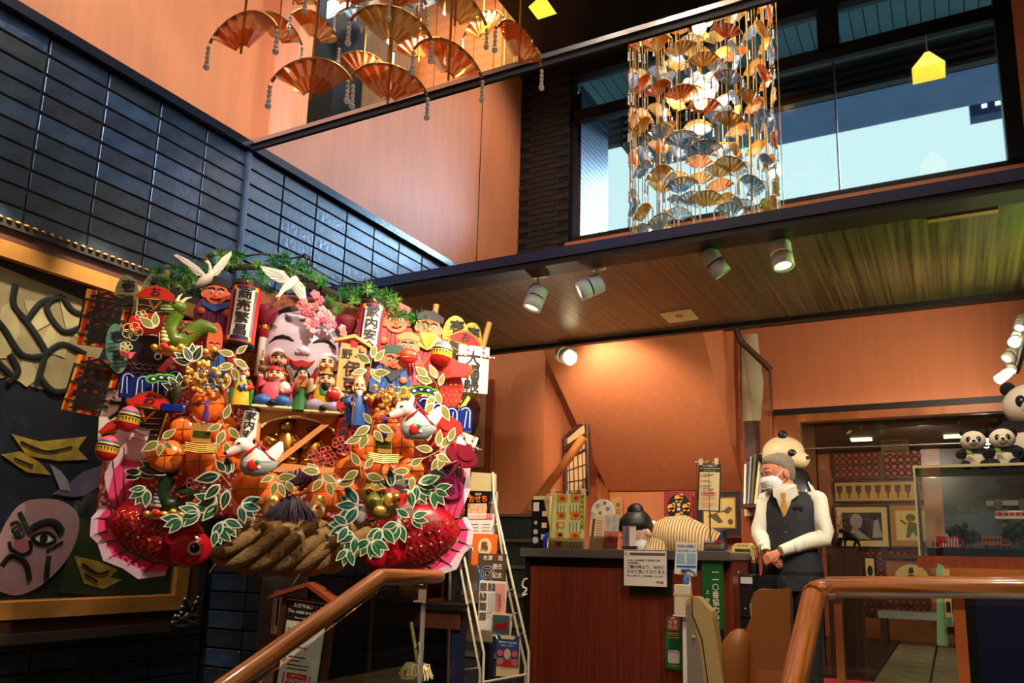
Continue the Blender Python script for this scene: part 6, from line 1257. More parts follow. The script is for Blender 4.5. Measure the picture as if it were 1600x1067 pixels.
# pole sign
t = wt('full_seats_sign', 'green and cream full seats sign clipped on a slim pole over the desk', 'sign', 1109, 800, YT + .05)
def seats(t, w, h, hc=('sign_green', (44, 62, 36)), pc=('sign_cream', (232, 214, 160))):
    MB(c(*hc, .4)).box(-w, w, 0, 1, -h, h).build('dark_border', t); MB(c(*pc, .5)).box(-w * .88, w * .88, -.6, 0, -h * .95, h * .66).build('cream_panel', t)
    k = w / 19
    text('ただ今満席です', 3.6 * k, WHT, t, (0, -.9, h * .92), fat=.03 * k); text('The seats are full now', 3.8 * k, WHT, t, (0, -.9, h * .82)); text('Please read the following', 2 * k, WHT, t, (0, -.9, h * .72))
    for n_, z in (('①', .5), ('②', .26), ('③', .02)): text(n_, 5 * k, BLK, t, (-w * .72, -.9, h * z))
    m = MB(BLK)
    for z, l in ((.56, .7), (.50, .6), (.44, .2), (.30, .4), (.24, .6), (.08, .6), (.02, .4), (-.05, .75), (-.11, .7)): m.box(-w * .55, -w * .55 + w * 1.3 * l, -.9, -.6, h * z - .35 * k, h * z + .35 * k)
    stuff(m.build('printed_lines', t))
    MB(c('caution_red', (190, 30, 60), .45)).box(-w * .5, w * .42, -1, -.6, -h * .36, -h * .18).build('caution_panel', t); MB(c('caution_red', 0)).box(-w * .66, -w * .6, -1, -.6, -h * .36, -h * .18).box(w * .52, w * .58, -1, -.6, -h * .36, -h * .18).build('caution_bar', t)
    text('ご注意下さい。', 2.2 * k, WHT, t, (-w * .04, -1.3, -h * .225)); text('CAUTION', 3.8 * k, WHT, t, (-w * .04, -1.3, -h * .305), fat=.04 * k)
    for n_, z in (('①', -.5), ('②', -.72)): text(n_, 4 * k, c('caution_red', 0), t, (-w * .76, -.9, h * z))
    m = MB(c('line_red', (196, 70, 60), .5))
    for z, l in ((-.44, .9), (-.50, .85), (-.56, .3), (-.66, .85), (-.72, .9), (-.78, .7), (-.84, .5)): m.box(-w * .6, -w * .6 + w * 1.4 * l, -.9, -.6, h * z - .3 * k, h * z + .3 * k)
    stuff(m.build('printed_red_lines', t))
head = t
MB(M['case']).box(-20, 20, -.2, 1.4, -1, 77).build('clear_sleeve', t)
sub = wt('x', 'x', 'x', 1109, 762, YT + .045); bpy.data.objects.remove(sub)
class _S: pass
sb = bpy.data.objects.new('printed_sheet', None); COL.objects.link(sb); sb.parent = head; sb.location = (0, -.4, 38); sb.rotation_euler = (0, radians(3), 0)
seats(sb, 18, 37)
MB(M['chrome']).tube([(-24, 0, 79), (26, 0, 77)], .7, 6).build('bar', t); MB(M['chrome']).lathe([(1.2, -58), (1.2, 78)], 8).build('pole', t)
for x in (-13, 12): MB(CRM).box(x - 2.5, x + 2.5, -2, 2, 74, 84).build('clip', t)
t = wt('card_box', 'clear card box at the foot of the sign pole on the desk', 'box', 1116, 858, YT - .04); MB(M['case']).box(-14, 14, -6, 10, 0, 10).build('acrylic_box', t); MB(c('card_tan', (196, 170, 130), .5)).box(-13, 12, -4, 8, 1, 9).build('cards', t); MB(c('card_red', (150, 40, 40), .5)).box(2, 12, -5, 6, 9, 14).build('red_card', t); MB(GREY).box(-13, 2, -5, 6, 9, 13).build('grey_card', t)
# green safety sign at the desk end
t = wt('green_shop_sign', 'tall green sign lettered 一一〇番協力の店 on the desk end', 'sign', 1114, 950, YC - .02); MB(c('sign_green2', (22, 92, 36), .4)).box(-17, 17, 0, 3, -72, 74).build('board', t); MB(M['black']).box(-17, 17, -.5, 0, -72, -32).build('lower_band', t)
for k, ch in enumerate('一一〇番協力の店'): text(ch, 11.5, WHT, t, (5, -.8, 54 - k * 11.4), fat=.15)
for k, ch in enumerate('上野警'): text(ch, 7, WHT, t, (-8, -.8, 24 - k * 13), fat=.08)
# hand sanitizer stand with poster
t = wt('sanitizer_stand', 'white hand sanitizer stand with pump bottle and blue printed card', 'stand', 1072, 960, 3.95)
MB(WHT).box(-6, 8, 0, 5, -170, 0).build('post', t); MB(WHT).box(-18, 18, -10, 8, -3, 0).build('bottle_tray', t); MB(WHT).box(2, 8, 2, 5, 0, 78).build('back_post', t); MB(WHT).prism([(-19, 62), (17, 58), (20, 110), (-15, 112)], 1, 2).build('printed_card', t)
BL = c('print_blue', (40, 110, 190), .5); text('手指の消毒に', 5, BL, t, (2, .2, 105), fat=.08); text('ご協力お願いします', 4, BL, t, (2, .2, 98), fat=.05); MB(c('pale_blue', (150, 190, 220), .5)).box(-15, -1, .4, 1, 78, 94).box(2, 17, .4, 1, 78, 94).build('printed_drawing', t); MB(BL).box(-15, 17, .4, 1, 72, 75).build('blue_strip', t)
MB(c('bottle_milky', (222, 214, 180), .35)).rbox(-17, 10, -9, 2, 0, 46, 3).build('bottle', t); MB(c('tape_tan', (206, 190, 140), .5)).rbox(-17.6, 10.6, -9.6, 2.4, 28, 33, 1, 1).build('label_band', t); MB(BL).lathe([(5, 46), (5, 57), (0, 57)], 12).build('cap', t); MB(c('bottle_milky', 0)).lathe([(2, 57), (2, 66), (0, 66)], 8).build('pump_stem', t); MB(BL).tube([(-5, -4, 67), (8, -6, 68), (16, -6, 64), (18, -6, 58)], [3, 2, 1.6, 1.4], 8).build('pump_head', t)
t = wt('green_poster', 'green vertical disaster prevention poster on the desk front beside the stand post', 'poster', 1052, 1003, YC - .015); MB(c('poster_green', (24, 120, 60), .45)).prism([(-13, -40), (14, -42), (12, 40), (-12, 40)], 0, .6).build('sheet', t); MB(RED).rbox(-9, 10, -.6, 0, 17, 38, 3).build('red_badge', t); MB(WHT).prism(ellp(0, 35, 4, 2.6, 10, 0, 180), -1, -.6).build('white_dome', t); text('台東', 8, WHT, t, (0, -1.1, 30), fat=.1); text('防災', 8, WHT, t, (0, -1.1, 22), fat=.1)
m = MB(YEL)
for z in (13, 10, 6, -36): m.box(-9, 9, -.5, 0, z, z + 1)
m.build('printed_line', t); MB(WHT).rbox(-9, 10, -.6, 0, -32, -12, 3).build('white_panel', t)
# till and small things right of the desk
t = wt('till_printer', 'black till printer with white paper slot right of the desk', 'printer', 1160, 930, YC + .2); MB(M['black']).rbox(-18, 16, 0, 60, -34, 32, 3).build('body', t); MB(c('receipt_grey', (190, 190, 180), .5)).box(-2, 16, -2, 2, 18, 28).build('paper_slot', t); MB(M['black']).box(-20, 18, 2, 62, -110, -34).build('pedestal', t); MB(GREY).ell((4, -1, -20), 1.4, 8, 5).build('button', t)
t = wt('till_screen', 'white tilted handset leaning on the till printer', 'handset', 1146, 880, YC + .18); MB(WHT).prism([(-6, 14), (-1, 14), (8, -14), (3, -14)], 0, 4).build('body', t)
t = wt('tea_warmer', 'beige rounded appliance with green glass bowl behind the till', 'appliance', 1162, 880, YC + .55); MB(c('beige_plastic', (222, 196, 130), .4)).prism([(-17, 6), (-16, 26), (-10, 31), (12, 31), (17, 26), (17, 6), (13, 6), (12, 22), (-12, 22), (-13, 6)], -6, 8).build('housing', t); MB(c('green_glass', (74, 90, 26), .12, spec=.8)).loft([((0, 0, 2), 8, 6), ((0, 0, 8), 12, 8), ((0, 0, 22), 13, 9)], 16).build('bowl', t); MB(M['black']).rbox(-20, 22, -8, 10, -60, 2, 2).build('stand', t)
for k in range(6): MB(GLDS).box(-8 + k * 3, -6.6 + k * 3, -6.4, -6, 26, 28).build('vent', t)
for k, (x, l) in enumerate(((1178, 'clear glass bottle left of two beside the man'), (1188, 'clear glass bottle right of two beside the man'))):
    t = wt('glass_bottle', l, 'bottle', x, 900, YC + .4, 'clear glass bottles beside the man'); MB(M['case']).lathe([(0, 0), (6, 0), (6, 22), (2.4, 32), (2.4, 44), (0, 44)], 14).build('body', t); MB(c('cap_olive', (120, 130, 40), .4)).lathe([(2.8, 42), (2.8, 48), (0, 48)], 10).build('cap', t)
tag(bx(1170, 1206, 900, 1067, YC + .36, .16, M['black']).build('black_side_table'), 'black side table right of the till carrying the bottles', 'table')
# ------------------------------------------------------------------ people
from mathutils import Euler
def remesh(o, v):
    m = o.modifiers.new('one_skin', 'REMESH'); m.mode = 'VOXEL'; m.voxel_size = v; m.use_smooth_shade = True
    s = o.modifiers.new('soften', 'SMOOTH'); s.iterations = 2; s.factor = .4
    return o
def hand(b, wr, d, n, thumb, k=1.0):
    """palm, four unequal bent fingers and a thumb leaving the side of the palm; d = pointing direction, n = back of the hand"""
    d = Vector(d).normalized(); n = Vector(n); n = (n - d * n.dot(d)).normalized(); sd = d.cross(n) * thumb; w = Vector(wr)
    pc = w + d * 10 * k
    for q in (-3.6, -1.2, 1.2, 3.6): b.tube([w + sd * q * .55 * k, pc + sd * q * k, w + d * 18 * k + sd * q * 1.1 * k], [3.4 * k, 3.8 * k, 3.0 * k], 8)
    for q, L_ in ((5.4, 15), (1.9, 17.5), (-1.7, 16), (-5.2, 12)):
        a = w + d * 18 * k + sd * q * 1.1 * k; c1 = a + (d * .85 - n * .3).normalized() * L_ * .5 * k; c2 = c1 + (d * .45 - n * .85).normalized() * L_ * .5 * k
        b.tube([a - d * 3 * k, a, c1, c2], [2.2 * k, 2.1 * k, 1.9 * k, 1.5 * k], 8)
    b.tube([w + d * 4 * k + sd * 4 * k, w + d * 10 * k + sd * 8.5 * k - n * 1.5 * k, w + d * 17 * k + sd * 9 * k - n * 4 * k], [3.2 * k, 2.8 * k, 2 * k], 8)
HSK = mat('warm_skin', (206, 128, 96), .5, noise=(.15, .06)); SHIRT = mat('white_shirt', (226, 222, 204), .7, bump=(.07, .4, 3)); VEST = mat('charcoal_vest', (30, 33, 38), .7, noise=(.5, .2), bump=(.1, .5, 2)); TROU = mat('charcoal_trousers', (32, 34, 40), .75, bump=(.08, .6, 3))
HAIRG = mat('grey_hair', (128, 118, 104), .7, noise=(.5, .35), bump=(.9, .8, 1)); MASKW = mat('white_face_mask', (232, 234, 232), .7, bump=(.4, .3, 1)); TIE = dots_mat('gold_tie', (206, 150, 56), (120, 76, 30), .35, .3, .5)
mp_ = atY(1240, 900, 4.9); ms = mpp(mp_); FZ = -mp_.z / ms
man = thing('person', 'person in charcoal vest, white shirt, gold tie and face mask standing with hands crossed', 'person', mp_, 0, None, ms)
hd = ((-17, -4, 160), (radians(14), 0, radians(-52)))
b = MB(HSK); b.at(*hd).ell((0, 0, 4), (21, 25.5, 27), 22, 14).ell((0, -8, -10), (16, 17, 19), 18, 12).ell((0, -24, -4), (3.6, 5, 5), 10, 7).ell((0, -25.5, -8), (4.4, 4, 3.4), 10, 7)
for s in (-1, 1): b.ell((s * 21.5, 2, -2), (3, 5.5, 8), 10, 8).ell((s * 9, -20, 7), (6, 4, 2.6), 10, 6)
b.at().tube([(-12, 0, 150), (-6, 0, 134), (0, 2, 120)], [15, 15, 20], 14)
b.loft([((0, 0, 8), 36, 20), ((0, 0, 40), 34, 19), ((0, 0, 90), 38, 20), ((0, 2, 118), 36, 17), ((0, 2, 128), 20, 13)], 20)
RA = [(-38, 2, 118), (-49, -4, 66), (-36, -30, 36)]; LA = [(40, 2, 118), (50, -4, 62), (-10, -42, 38)]
b.tube(RA, [12, 10.5, 7], 12).tube(LA, [12, 10.5, 7], 12)
hand(b, (-35, -33, 33), (.80, -.30, -.52), (-.2, -.9, .3), 1, .95); hand(b, (-13, -44, 36), (-.84, -.16, -.52), (-.2, -.95, .25), -1, 1.0)
for s in (-1, 1): b.tube([(s * 18, 0, 10), (s * 19, 2, -90), (s * 19, 4, FZ + 24), (s * 19, 2, FZ + 8)], [19, 14, 9, 8], 12).ell((s * 20, -10, FZ + 7), (9, 22, 7), 12, 8)
remesh(b.build('body', man), .75)
e = MB(WHT)
e.at(*hd)
for s in (-1, 1): e.use(WHT).ell((s * 9, -22.6, 5), (3.6, 1.6, 1.3), 10, 6).use(BLK).ell((s * 9, -23.8, 4.6), (1.5, .8, 1.2), 8, 5).tube([(s * 5, -24, 6.6), (s * 9, -24.4, 7.2), (s * 13.5, -21.8, 5.8)], .6, 5)
e.build('eyes', man)
e = MB(HAIRG).at(*hd)
for s in (-1, 1): e.tube([(s * 4, -26, 12), (s * 9, -25.4, 13.5), (s * 14.5, -21, 11.6)], [.8, 1.3, .6], 6)
e.build('eyebrows', man)
h = MB(HAIRG).at(*hd)
h.loft([((0, 13, -14), 14, 11), ((0, 11, -4), 20, 16), ((0, 8, 6), 22.6, 20), ((0, 6, 14), 23, 23), ((0, 3, 22), 21, 24), ((0, 0, 29), 15, 19), ((0, 0, 33), 7, 10)], 22)
for k in range(90):
    a = rnd.uniform(-.6, pi + .6); z = rnd.uniform(4, 28); r = sqrt(max(0.05, 1 - ((z - 4) / 29) ** 2)); h.tube([(22.4 * r * cos(a), 2 + 25 * r * sin(a), z), (23.4 * r * cos(a + .12), 2 + 26 * r * sin(a + .12), z + 3)], [.9, .3], 4, cap=False)
h.build('hair', man)
k_ = MB(MASKW).at(*hd); k_.loft([((0, -11, -26), 9, 9), ((0, -13, -21), 15, 16), ((0, -14, -12), 18.4, 19), ((0, -14, -3), 17.4, 17.4), ((0, -15, 0), 14, 15)], 20)
for z in (-7, -13, -18): k_.tube([(x, -13.6 - 18.4 * sqrt(1 - (x / 18) ** 2), z) for x in (-13, -9, -4, 0, 4, 9, 13)], .6, 4)
for s in (-1, 1): k_.tube([(s * 17, -16, -4), (s * 22, 0, 6)], .7, 5).tube([(s * 15, -14, -20), (s * 22, 3, -6)], .7, 5)
k_.build('face_mask', man)
v = MB(VEST); v.loft([((0, 0, 2), 46, 27), ((0, 0, 14), 45, 27), ((0, -1, 40), 39, 25), ((-1, -1, 70), 39, 25), ((-1, 0, 96), 42, 25), ((0, 1, 114), 43, 22), ((0, 2, 124), 36, 19), ((0, 2, 131), 22, 15)], 26)
v.build('vest', man)
MB(SHIRT).prism([(-20, 126), (10, 128), (-4, 94), (-8, 90)], -25.4, -20).build('shirt_front', man)
MB(SHIRT).prism([(-22, 134), (-10, 132), (-12, 116), (-22, 122)], -27, -18).prism([(-4, 132), (12, 138), (16, 124), (0, 112)], -27, -18).loft([((-5, 0, 126), 20, 17), ((-7, 0, 137), 17, 16), ((-8, 0, 143), 17.4, 17)], 18, cap=False).build('collar', man)
MB(TIE).prism([(-10, 128), (-2, 128), (-4, 119), (-8, 119)], -29, -25).prism([(-8, 119), (-4, 119), (0, 104), (-6, 92), (-12, 104)], -28, -25).build('necktie', man)
for z in (82, 66, 49): MB(BLK).ell((-4, -26.4, z), (1.8, 1, 1.8), 8, 6).use(WHT).ell((-4.4, -27.2, z + .6), .6, 5, 4).build('button', man)
MB(VEST).box(8, 24, -26.6, -24, 104, 107).build('pocket_welt', man); MB(M['chrome']).tube([(13, -27, 95), (15, -27, 110)], 1, 6).build('pen', man)
for nm, pts in (('right', RA), ('left', LA)):
    p0, p1, p2 = [Vector(q) for q in pts]; mid = p0.lerp(p1, .5)
    sg_ = -1 if nm == 'right' else 1
    s = MB(SHIRT).tube([p0 + Vector((-sg_ * 14, 0, 8)), p0 + Vector((-sg_ * 4, 0, 6)), p0 + Vector((sg_ * 2, 0, -2)), mid, p1 + Vector((0, 0, 6)), p1 + Vector((0, -3, -3)), p1.lerp(p2, .35), p1.lerp(p2, .82)], [5, 11, 14, 13.6, 14, 13.4, 13, 9.4], 16)
    s.ell(p0 + Vector((sg_ * 1, 0, 0)), (14.2, 14, 14), 16, 10)
    for q in range(4): c_ = p1.lerp(p2, .1 + q * .18); s.ell(c_ + Vector((0, -3, 2 - q)), (8, 10.6, 10.4), 14, 8)
    s.build('sleeve', man); MB(SHIRT).tube([p1.lerp(p2, .80), p1.lerp(p2, 1.0)], [9.8, 8.4], 14).build('cuff', man)
t_ = MB(TROU); t_.loft([((0, 0, -22), 45, 27), ((0, 0, -6), 46, 28), ((0, 0, 6), 45, 27)], 22)
for s in (-1, 1): t_.tube([(s * 20, 0, -8), (s * 21, 2, -90), (s * 21, 3, FZ + 12)], [26, 19, 14], 14)
t_.build('trousers', man); MB(BLK).loft([((0, 0, 2), 46, 27.6), ((0, 0, 7), 46, 27.6)], 22).build('belt', man)
for s in (-1, 1): MB(BLK).loft([((s * 20, -8, FZ + 1), 12, 26), ((s * 20, -8, FZ + 6), 12, 26), ((s * 20, -2, FZ + 14), 9, 16)], 14).build('shoe', man)
# bending woman in a striped kimono
lp_ = atY(1040, 858, 5.08); ls = mpp(lp_); LF = -lp_.z / ls
lady = thing('person', 'person in striped beige kimono and face mask bending forward behind the desk', 'person', lp_, 0, None, ls)
LS = mat('fair_skin', (226, 172, 140), .5); KIM = wave_mat('striped_kimono', (206, 172, 116), (110, 88, 58), .075, 1.0, .7, 'X', stretch=(1, .3, .35), dscale=.1, sharp=.75)
lh = ((-40, -16, 26), (radians(46), radians(0), radians(-34)))
b = MB(LS).at(*lh).ell((0, 0, 4), (21, 25, 26), 20, 13).ell((0, -8, -12), (15, 16, 18), 16, 11).ell((0, -25, -5), (3.2, 4.4, 5), 8, 6)
for s in (-1, 1): b.ell((s * 21, 2, -3), (3, 5, 8), 10, 7)
b.at().tube([(-36, -6, 24), (-20, 4, 22), (-4, 14, 18)], [13, 13, 22], 12).tube([(-14, 14, 14), (20, 30, 14), (56, 50, -20), (62, 56, -80)], [24, 30, 30, 30], 14)
b.tube([(-12, -4, 4), (-22, -18, -30), (-40, -40, -36)], [10, 9, 6], 10).tube([(10, 30, 6), (-8, 14, -34), (-34, -14, -38)], [10, 9, 6], 10)
hand(b, (-42, -42, -36), (-.8, -.5, -.1), (0, 0, 1), 1, .9); hand(b, (-36, -16, -38), (-.8, -.5, -.1), (0, 0, 1), -1, .9)
for s in (-1, 1): b.tube([(62, 56 + s * 15, -76), (62, 56 + s * 14, LF * .6), (60, 54 + s * 14, LF + 8)], [20, 14, 9], 10).ell((52, 54 + s * 14, LF + 6), (20, 8, 6), 10, 7)
remesh(b.build('body', lady), 1.3)
e = MB(BLK).at(*lh)
for s in (-1, 1): e.tube([(s * 5, -23.6, 3), (s * 9, -23.4, 2.4), (s * 13.5, -20.4, 3)], .8, 5).tube([(s * 5, -25, 9), (s * 10, -24, 11), (s * 14, -20, 9)], .8, 5)
e.build('eyes', lady)
HB = mat('black_hair', (26, 22, 22), .4, noise=(.5, .3), stretch=(1, .2, 1), bump=(.6, .5, 1))
MB(HB).at(*lh).loft([((0, 14, -16), 12, 10), ((0, 11, -6), 20, 17), ((0, 9, 4), 24, 21), ((0, 6, 14), 25, 25), ((0, 3, 24), 22, 25), ((0, 0, 31), 14, 18), ((0, 0, 34), 6, 8)], 20).ell((0, 20, 26), (15, 13, 12), 14, 9).build('hair', lady)
k_ = MB(MASKW).at(*lh).loft([((0, -11, -28), 9, 9), ((0, -13, -22), 15, 15), ((0, -14, -12), 18, 18.6), ((0, -14, -4), 17, 17), ((0, -15, -1), 13, 14)], 18)
for s in (-1, 1): k_.tube([(s * 17, -16, -5), (s * 22, 0, 6)], .7, 5).tube([(s * 15, -14, -20), (s * 22, 3, -6)], .7, 5)
k_.build('face_mask', lady)
MB(KIM).tube([(-24, 2, 22), (-8, 8, 18), (14, 22, 16), (44, 40, 0), (62, 54, -40), (64, 56, LF * .5), (62, 56, LF + 12)], [19, 33, 40, 42, 40, 36, 33], 20).tube([(-8, -6, 10), (-16, -18, -24), (-30, -30, -34)], [19, 21, 22], 14).tube([(12, 30, 6), (-4, 14, -28), (-24, -6, -38)], [18, 20, 21], 14).build('kimono', lady)
MB(WHT).tube([(-32, -8, 34), (-22, 6, 40), (-10, 20, 34)], [3, 5, 4], 8).tube([(-32, -8, 34), (-30, -12, 14), (-26, -16, 2)], [3, 3, 2], 8).build('collar', lady)
MB(mat('navy_sash', (34, 36, 62), .6)).tube([(40, 36, 4), (50, 44, -14)], [44, 43], 20).rbox(52, 80, 44, 70, -6, 34, 6).build('sash', lady)

# ------------------------------------------------------------------ stair rails, chairs
def rail(p, q, r, parent):
    p, q = Vector(p), Vector(q); o = MB(OAKY).tube([(0, 0, 0), (0, (q - p).length, 0)], r, 18).build('sloping_rail', parent, p); o.rotation_euler = (q - p).to_track_quat('Y', 'Z').to_euler()
P1 = atY(598, 901, 2.55); P2 = atX(684, 901, P1.x); P0 = atX(340, 1082, P1.x)
lr = thing('stair_rail', 'thick oak handrail on the left of the entrance stair with brass posts and glass', 'handrail', (P1.x, P1.y, 0))
o_ = Vector((P1.x, P1.y, 0)); R_ = .031
rail(P1 - o_ + Vector((0, -.012, 0)), P0 - o_, R_ * 1.05, lr); MB(OAKY).tube([P1 - o_ + Vector((0, -.02, 0)), P2 - o_, P2 - o_ + Vector((0, .018, 0)), P2 - o_ + Vector((0, .028, 0))], [R_, R_, R_ * .8, R_ * .3], 16).build('level_rail', lr)
for px, py in ((583, 925), (664, 912)):
    q = atX(px, py, P1.x) - o_; MB(M['post']).tube([q, (q.x, q.y, 0)], .008, 8).build('post', lr)
q = atX(664, 912, P1.x) - o_
MB(M['greypane']).slab((0, q.y, .05), (0, q.y, P2.z - .05), (0, -.02, P1.z - .05), (0, -.02, .05), (.008, 0, 0)).slab((0, -.02, .05), (0, -.02, P1.z - .05), (0, (P0 - o_).y + .05, P0.z - .04), (0, (P0 - o_).y + .05, -.05), (.008, 0, 0)).build('glass_infill', lr)
P3 = atY(1292, 917, 2.55); P5 = atY(1272, 926, 2.55)
rr_ = thing('stair_rail', 'thick oak handrail on the right of the entrance stair, turning level to the right', 'handrail', (P3.x, P3.y, 0)); o_ = Vector((P3.x, P3.y, 0))
P4 = atX(1236, 1090, P5.x - .01)
rail(P5 - o_, P4 - o_, R_ * 1.09, rr_); MB(OAKY).tube([P5 - o_ + Vector((0, -.03, -.006)), P5 - o_ + Vector((.004, .0, .004)), P3 - o_ + Vector((.02, 0, 0))], R_ * 1.04, 16).build('corner_piece', rr_); MB(OAKX).tube([P3 - o_, atY(1660, 918, 2.55) - o_], R_, 16).build('level_rail', rr_)
q = atY(1303, 935, 2.56) - o_; MB(WD).box(q.x, q.x + .022, .0, .03, -.5, q.z).build('post', rr_); q2 = atY(1488, 935, 2.56) - o_; MB(c('orange_post', (196, 104, 50), .4)).box(q2.x, q2.x + .03, .01, .04, 0, q2.z).build('post', rr_)
MB(M['greypane']).box(q.x + .022, 1.4, .012, .02, -.3, q.z).build('glass_infill', rr_)
ch = wt('massage_chair', 'brown leather massage chair with cream shell sides beside the right handrail', 'chair', 1180, 1000, 3.1); cz = -ch.location.z / ch.scale.x
LEA = c('brown_leather', (150, 92, 42), .42, bump=(.5, .25, 1)); SHE = c('cream_shell_lit', (196, 176, 116), .35, coat=.3); SH2 = c('cream_shell_shaded', (150, 142, 128), .4)  # yellow-lit and greyer faces of one cream shell, lighting put into the colours
m = MB(LEA).at((0, 0, 0), (radians(-8), 0, 0)); m.rbox(-4, 54, 0, 34, -150, 80, 14, 4).build('backrest', ch)
m = MB(LEA); m.prism([(-2, 40), (-4, 60), (2, 74), (14, 78), (40, 79), (54, 82), (57, 76), (56, 40), (50, -150), (-36, -150), (-26, -40), (-14, 14)], -6, 10); m.build('back_panel', ch)
MB(LEA).loft([((-34, -6, -150), 22, 20), ((-32, -6, -40), 24, 22), ((-28, -6, -4), 22, 20), ((-24, -4, 10), 14, 13), ((-22, -4, 16), 6, 6)], 18).build('side_bolster', ch)
MB(LEA).rbox(-60, 60, -110, 0, -190, -120, 14, 3).build('seat', ch)
for y0, y1, dx, nm in ((-34, -6, 5, 'near'), (36, 60, 92, 'far')):
    o = [(-107, 52), (-103, 60), (-93, 64), (-86, 63), (-65, 42), (-62, 32), (-46, -80), (-40, cz + 20), (-104, cz + 20), (-105, 10)]
    m = MB(SHE); m.prism([(x + dx, z) for x, z in o], y0, y1); m.build('side_shell', ch)
    MB(SH2).prism([(x + dx, z) for x, z in [(-105, 48), (-99, 54), (-95, 30), (-84, -10), (-76, -80), (-72, cz + 24), (-103, cz + 24)]], y0 - 1.5, y0).build('shaded_side', ch)
    MB(M['black']).tube([(x + dx, y0 - 1, z) for x, z in ((-95, 62), (-95, 36), (-80, 0), (-70, -80))], .8, 5).build('seam', ch); MB(SHE).ell((-93 + dx, y0 - 3, 2), (3.4, 2, 3.4), 10, 6).build('knob', ch)
MB(RED).ell((-93, -24, 62), (4, 6, 2.6), 8, 6).build('red_tab', ch); MB(M['black']).rbox(-100, 60, -100, 60, cz, cz + 22, 4).build('base', ch)

# ------------------------------------------------------------------ glass case with street model, pandas
sc_ = thing('display_case', 'glass case with a model street inside, on a wooden board at right', 'display case', (0, 3.9, 0))
a = atY(1428, 731, 3.9); e = atY(1437, 868, 3.9); X0, X1, Z0, Z1 = a.x, 1.05, e.z, a.z; DP = .42
MB(M['case']).box(X0, X1, 0, .006, Z0, Z1).build('front_pane', sc_); MB(M['case']).box(X0, X0 + .006, .006, DP, Z0, Z1).build('side_pane', sc_); MB(M['case']).box(X0, X1, DP, DP + .006, Z0, Z1).build('back_pane', sc_)
MB(M['case']).box(X0, X1, -.005, DP + .01, Z1, Z1 + .008).build('top_pane', sc_)
EDG = c('acrylic_edge', (196, 188, 140), .25)
for x, y in ((X0, 0), (X0, DP)): MB(EDG).box(x - .004, x + .004, y - .004, y + .004, Z0, Z1).build('edge_bar', sc_)
MB(EDG).box(X0, X1, -.006, 0, Z1 - .002, Z1 + .01).box(X0 - .006, X0, 0, DP, Z1 - .002, Z1 + .01).box(X0, X1, DP, DP + .006, Z1 - .002, Z1 + .01).build('top_edge', sc_)
MB(M['black']).box(X0 + .03, X1, .03, DP - .02, Z0, Z0 + .035).build('model_base', sc_); MB(RW).box(X0 - .01, X1, -.03, DP + .03, Z0 - .05, Z0).build('board', sc_)
cn2 = thing('case_cabinet', 'dark cabinet with orange wood top carrying the glass case', 'cabinet', (0, 3.9, 0)); zc = atY(1478, 885, 3.9).z; xc_ = atY(1478, 890, 3.9).x
MB(WD).box(xc_, 1.1, -.06, .46, zc - .045, Z0 - .05).build('cabinet_top', cn2); MB(M['black']).box(xc_ + .02, 1.1, -.02, .44, 0, zc - .045).build('body', cn2); MB(M['navy']).box(xc_ + .1, 1.0, -.03, -.02, .1, zc - .12).build('cabinet_door', cn2)
t = wt('green_paper_roll', 'pale green paper leaning between the case and the handrail', 'paper', 1468, 905, 3.85); MB(c('mint_paper', (140, 190, 140), .6)).prism([(-10, -100), (6, -100), (8, 20), (-1, 24), (-4, 10)], 0, 2).build('sheet', t)
t = wt('narrow_leaflet', 'narrow printed leaflet hanging on the case cabinet', 'leaflet', 1482, 950, 3.8); MB(CRE).box(-5, 5, 0, 1, -28, 60).build('sheet', t); MB(c('leaflet_teal', (70, 140, 140), .5)).box(-4, 4, -.6, 0, -26, -14).build('printed_block', t); MB(BLK).box(-3, 3, -.6, 0, -6, 10).build('printed_block', t)
YM = 4.06; TR = c('model_tree_green', (74, 74, 36), .8, noise=(.4, .5), bump=(.5, .8, 1))
def mtree(px, py, r, label, Y=YM):
    t = wt('model_tree', label, 'model tree', px, py, Y, 'model trees in the glass case'); m = MB(TR)
    for k in range(22): a = rnd.uniform(0, 2 * pi); q = sqrt(rnd.random()); m.ell((r * q * cos(a), rnd.uniform(-.5, .5) * r, r * .55 * q * sin(a)), rnd.uniform(.2, .34) * r, 7, 5)
    m.build('crown', t); MB(BRN).tube([(0, 0, -r * .2), (1, 0, -r * 1.3)], [r * .09, r * .12], 6).tube([(0, 0, -r * .5), (r * .5, 0, 0)], r * .06, 5).build('trunk', t)
mtree(1498, 828, 17, 'larger model tree at the left in the glass case'); mtree(1516, 838, 14, 'smaller model tree beside the larger one, left in the glass case', YM + .06); mtree(1592, 828, 20, 'spreading model tree at the right edge of the glass case'); mtree(1572, 842, 11, 'low bright model bush behind the orange tram', YM + .1)
t = wt('model_market', 'model market hall with red striped roof edge in the glass case', 'model building', 1486, 846, YM + .1); MB(c('stripe_red', (196, 60, 60), .5)).box(-18, 20, 0, 20, -9, 7).build('hall', t)
for k in range(8): MB(WHT).box(-12 + k * 4, -10.6 + k * 4, -.5, 0, -8, 5).build('stripe', t)
MB(RED).box(-20, -6, -2, 0, 0, 8).build('sign_board', t); MB(GREY).prism([(-20, 7), (22, 7), (16, 12), (-14, 12)], 0, 20).build('roof', t)
t = wt('model_tram', 'orange model tram in the glass case', 'model tram', 1550, 846, YM - .02); MB(c('tram_orange', (206, 130, 60), .4)).rbox(-14, 14, -5, 5, -7, 8, 2).build('body', t)
for k in range(5): MB(c('tram_window', (70, 60, 44), .2)).box(-12 + k * 5, -8.6 + k * 5, -5.6, -5, 0, 5).build('window', t)
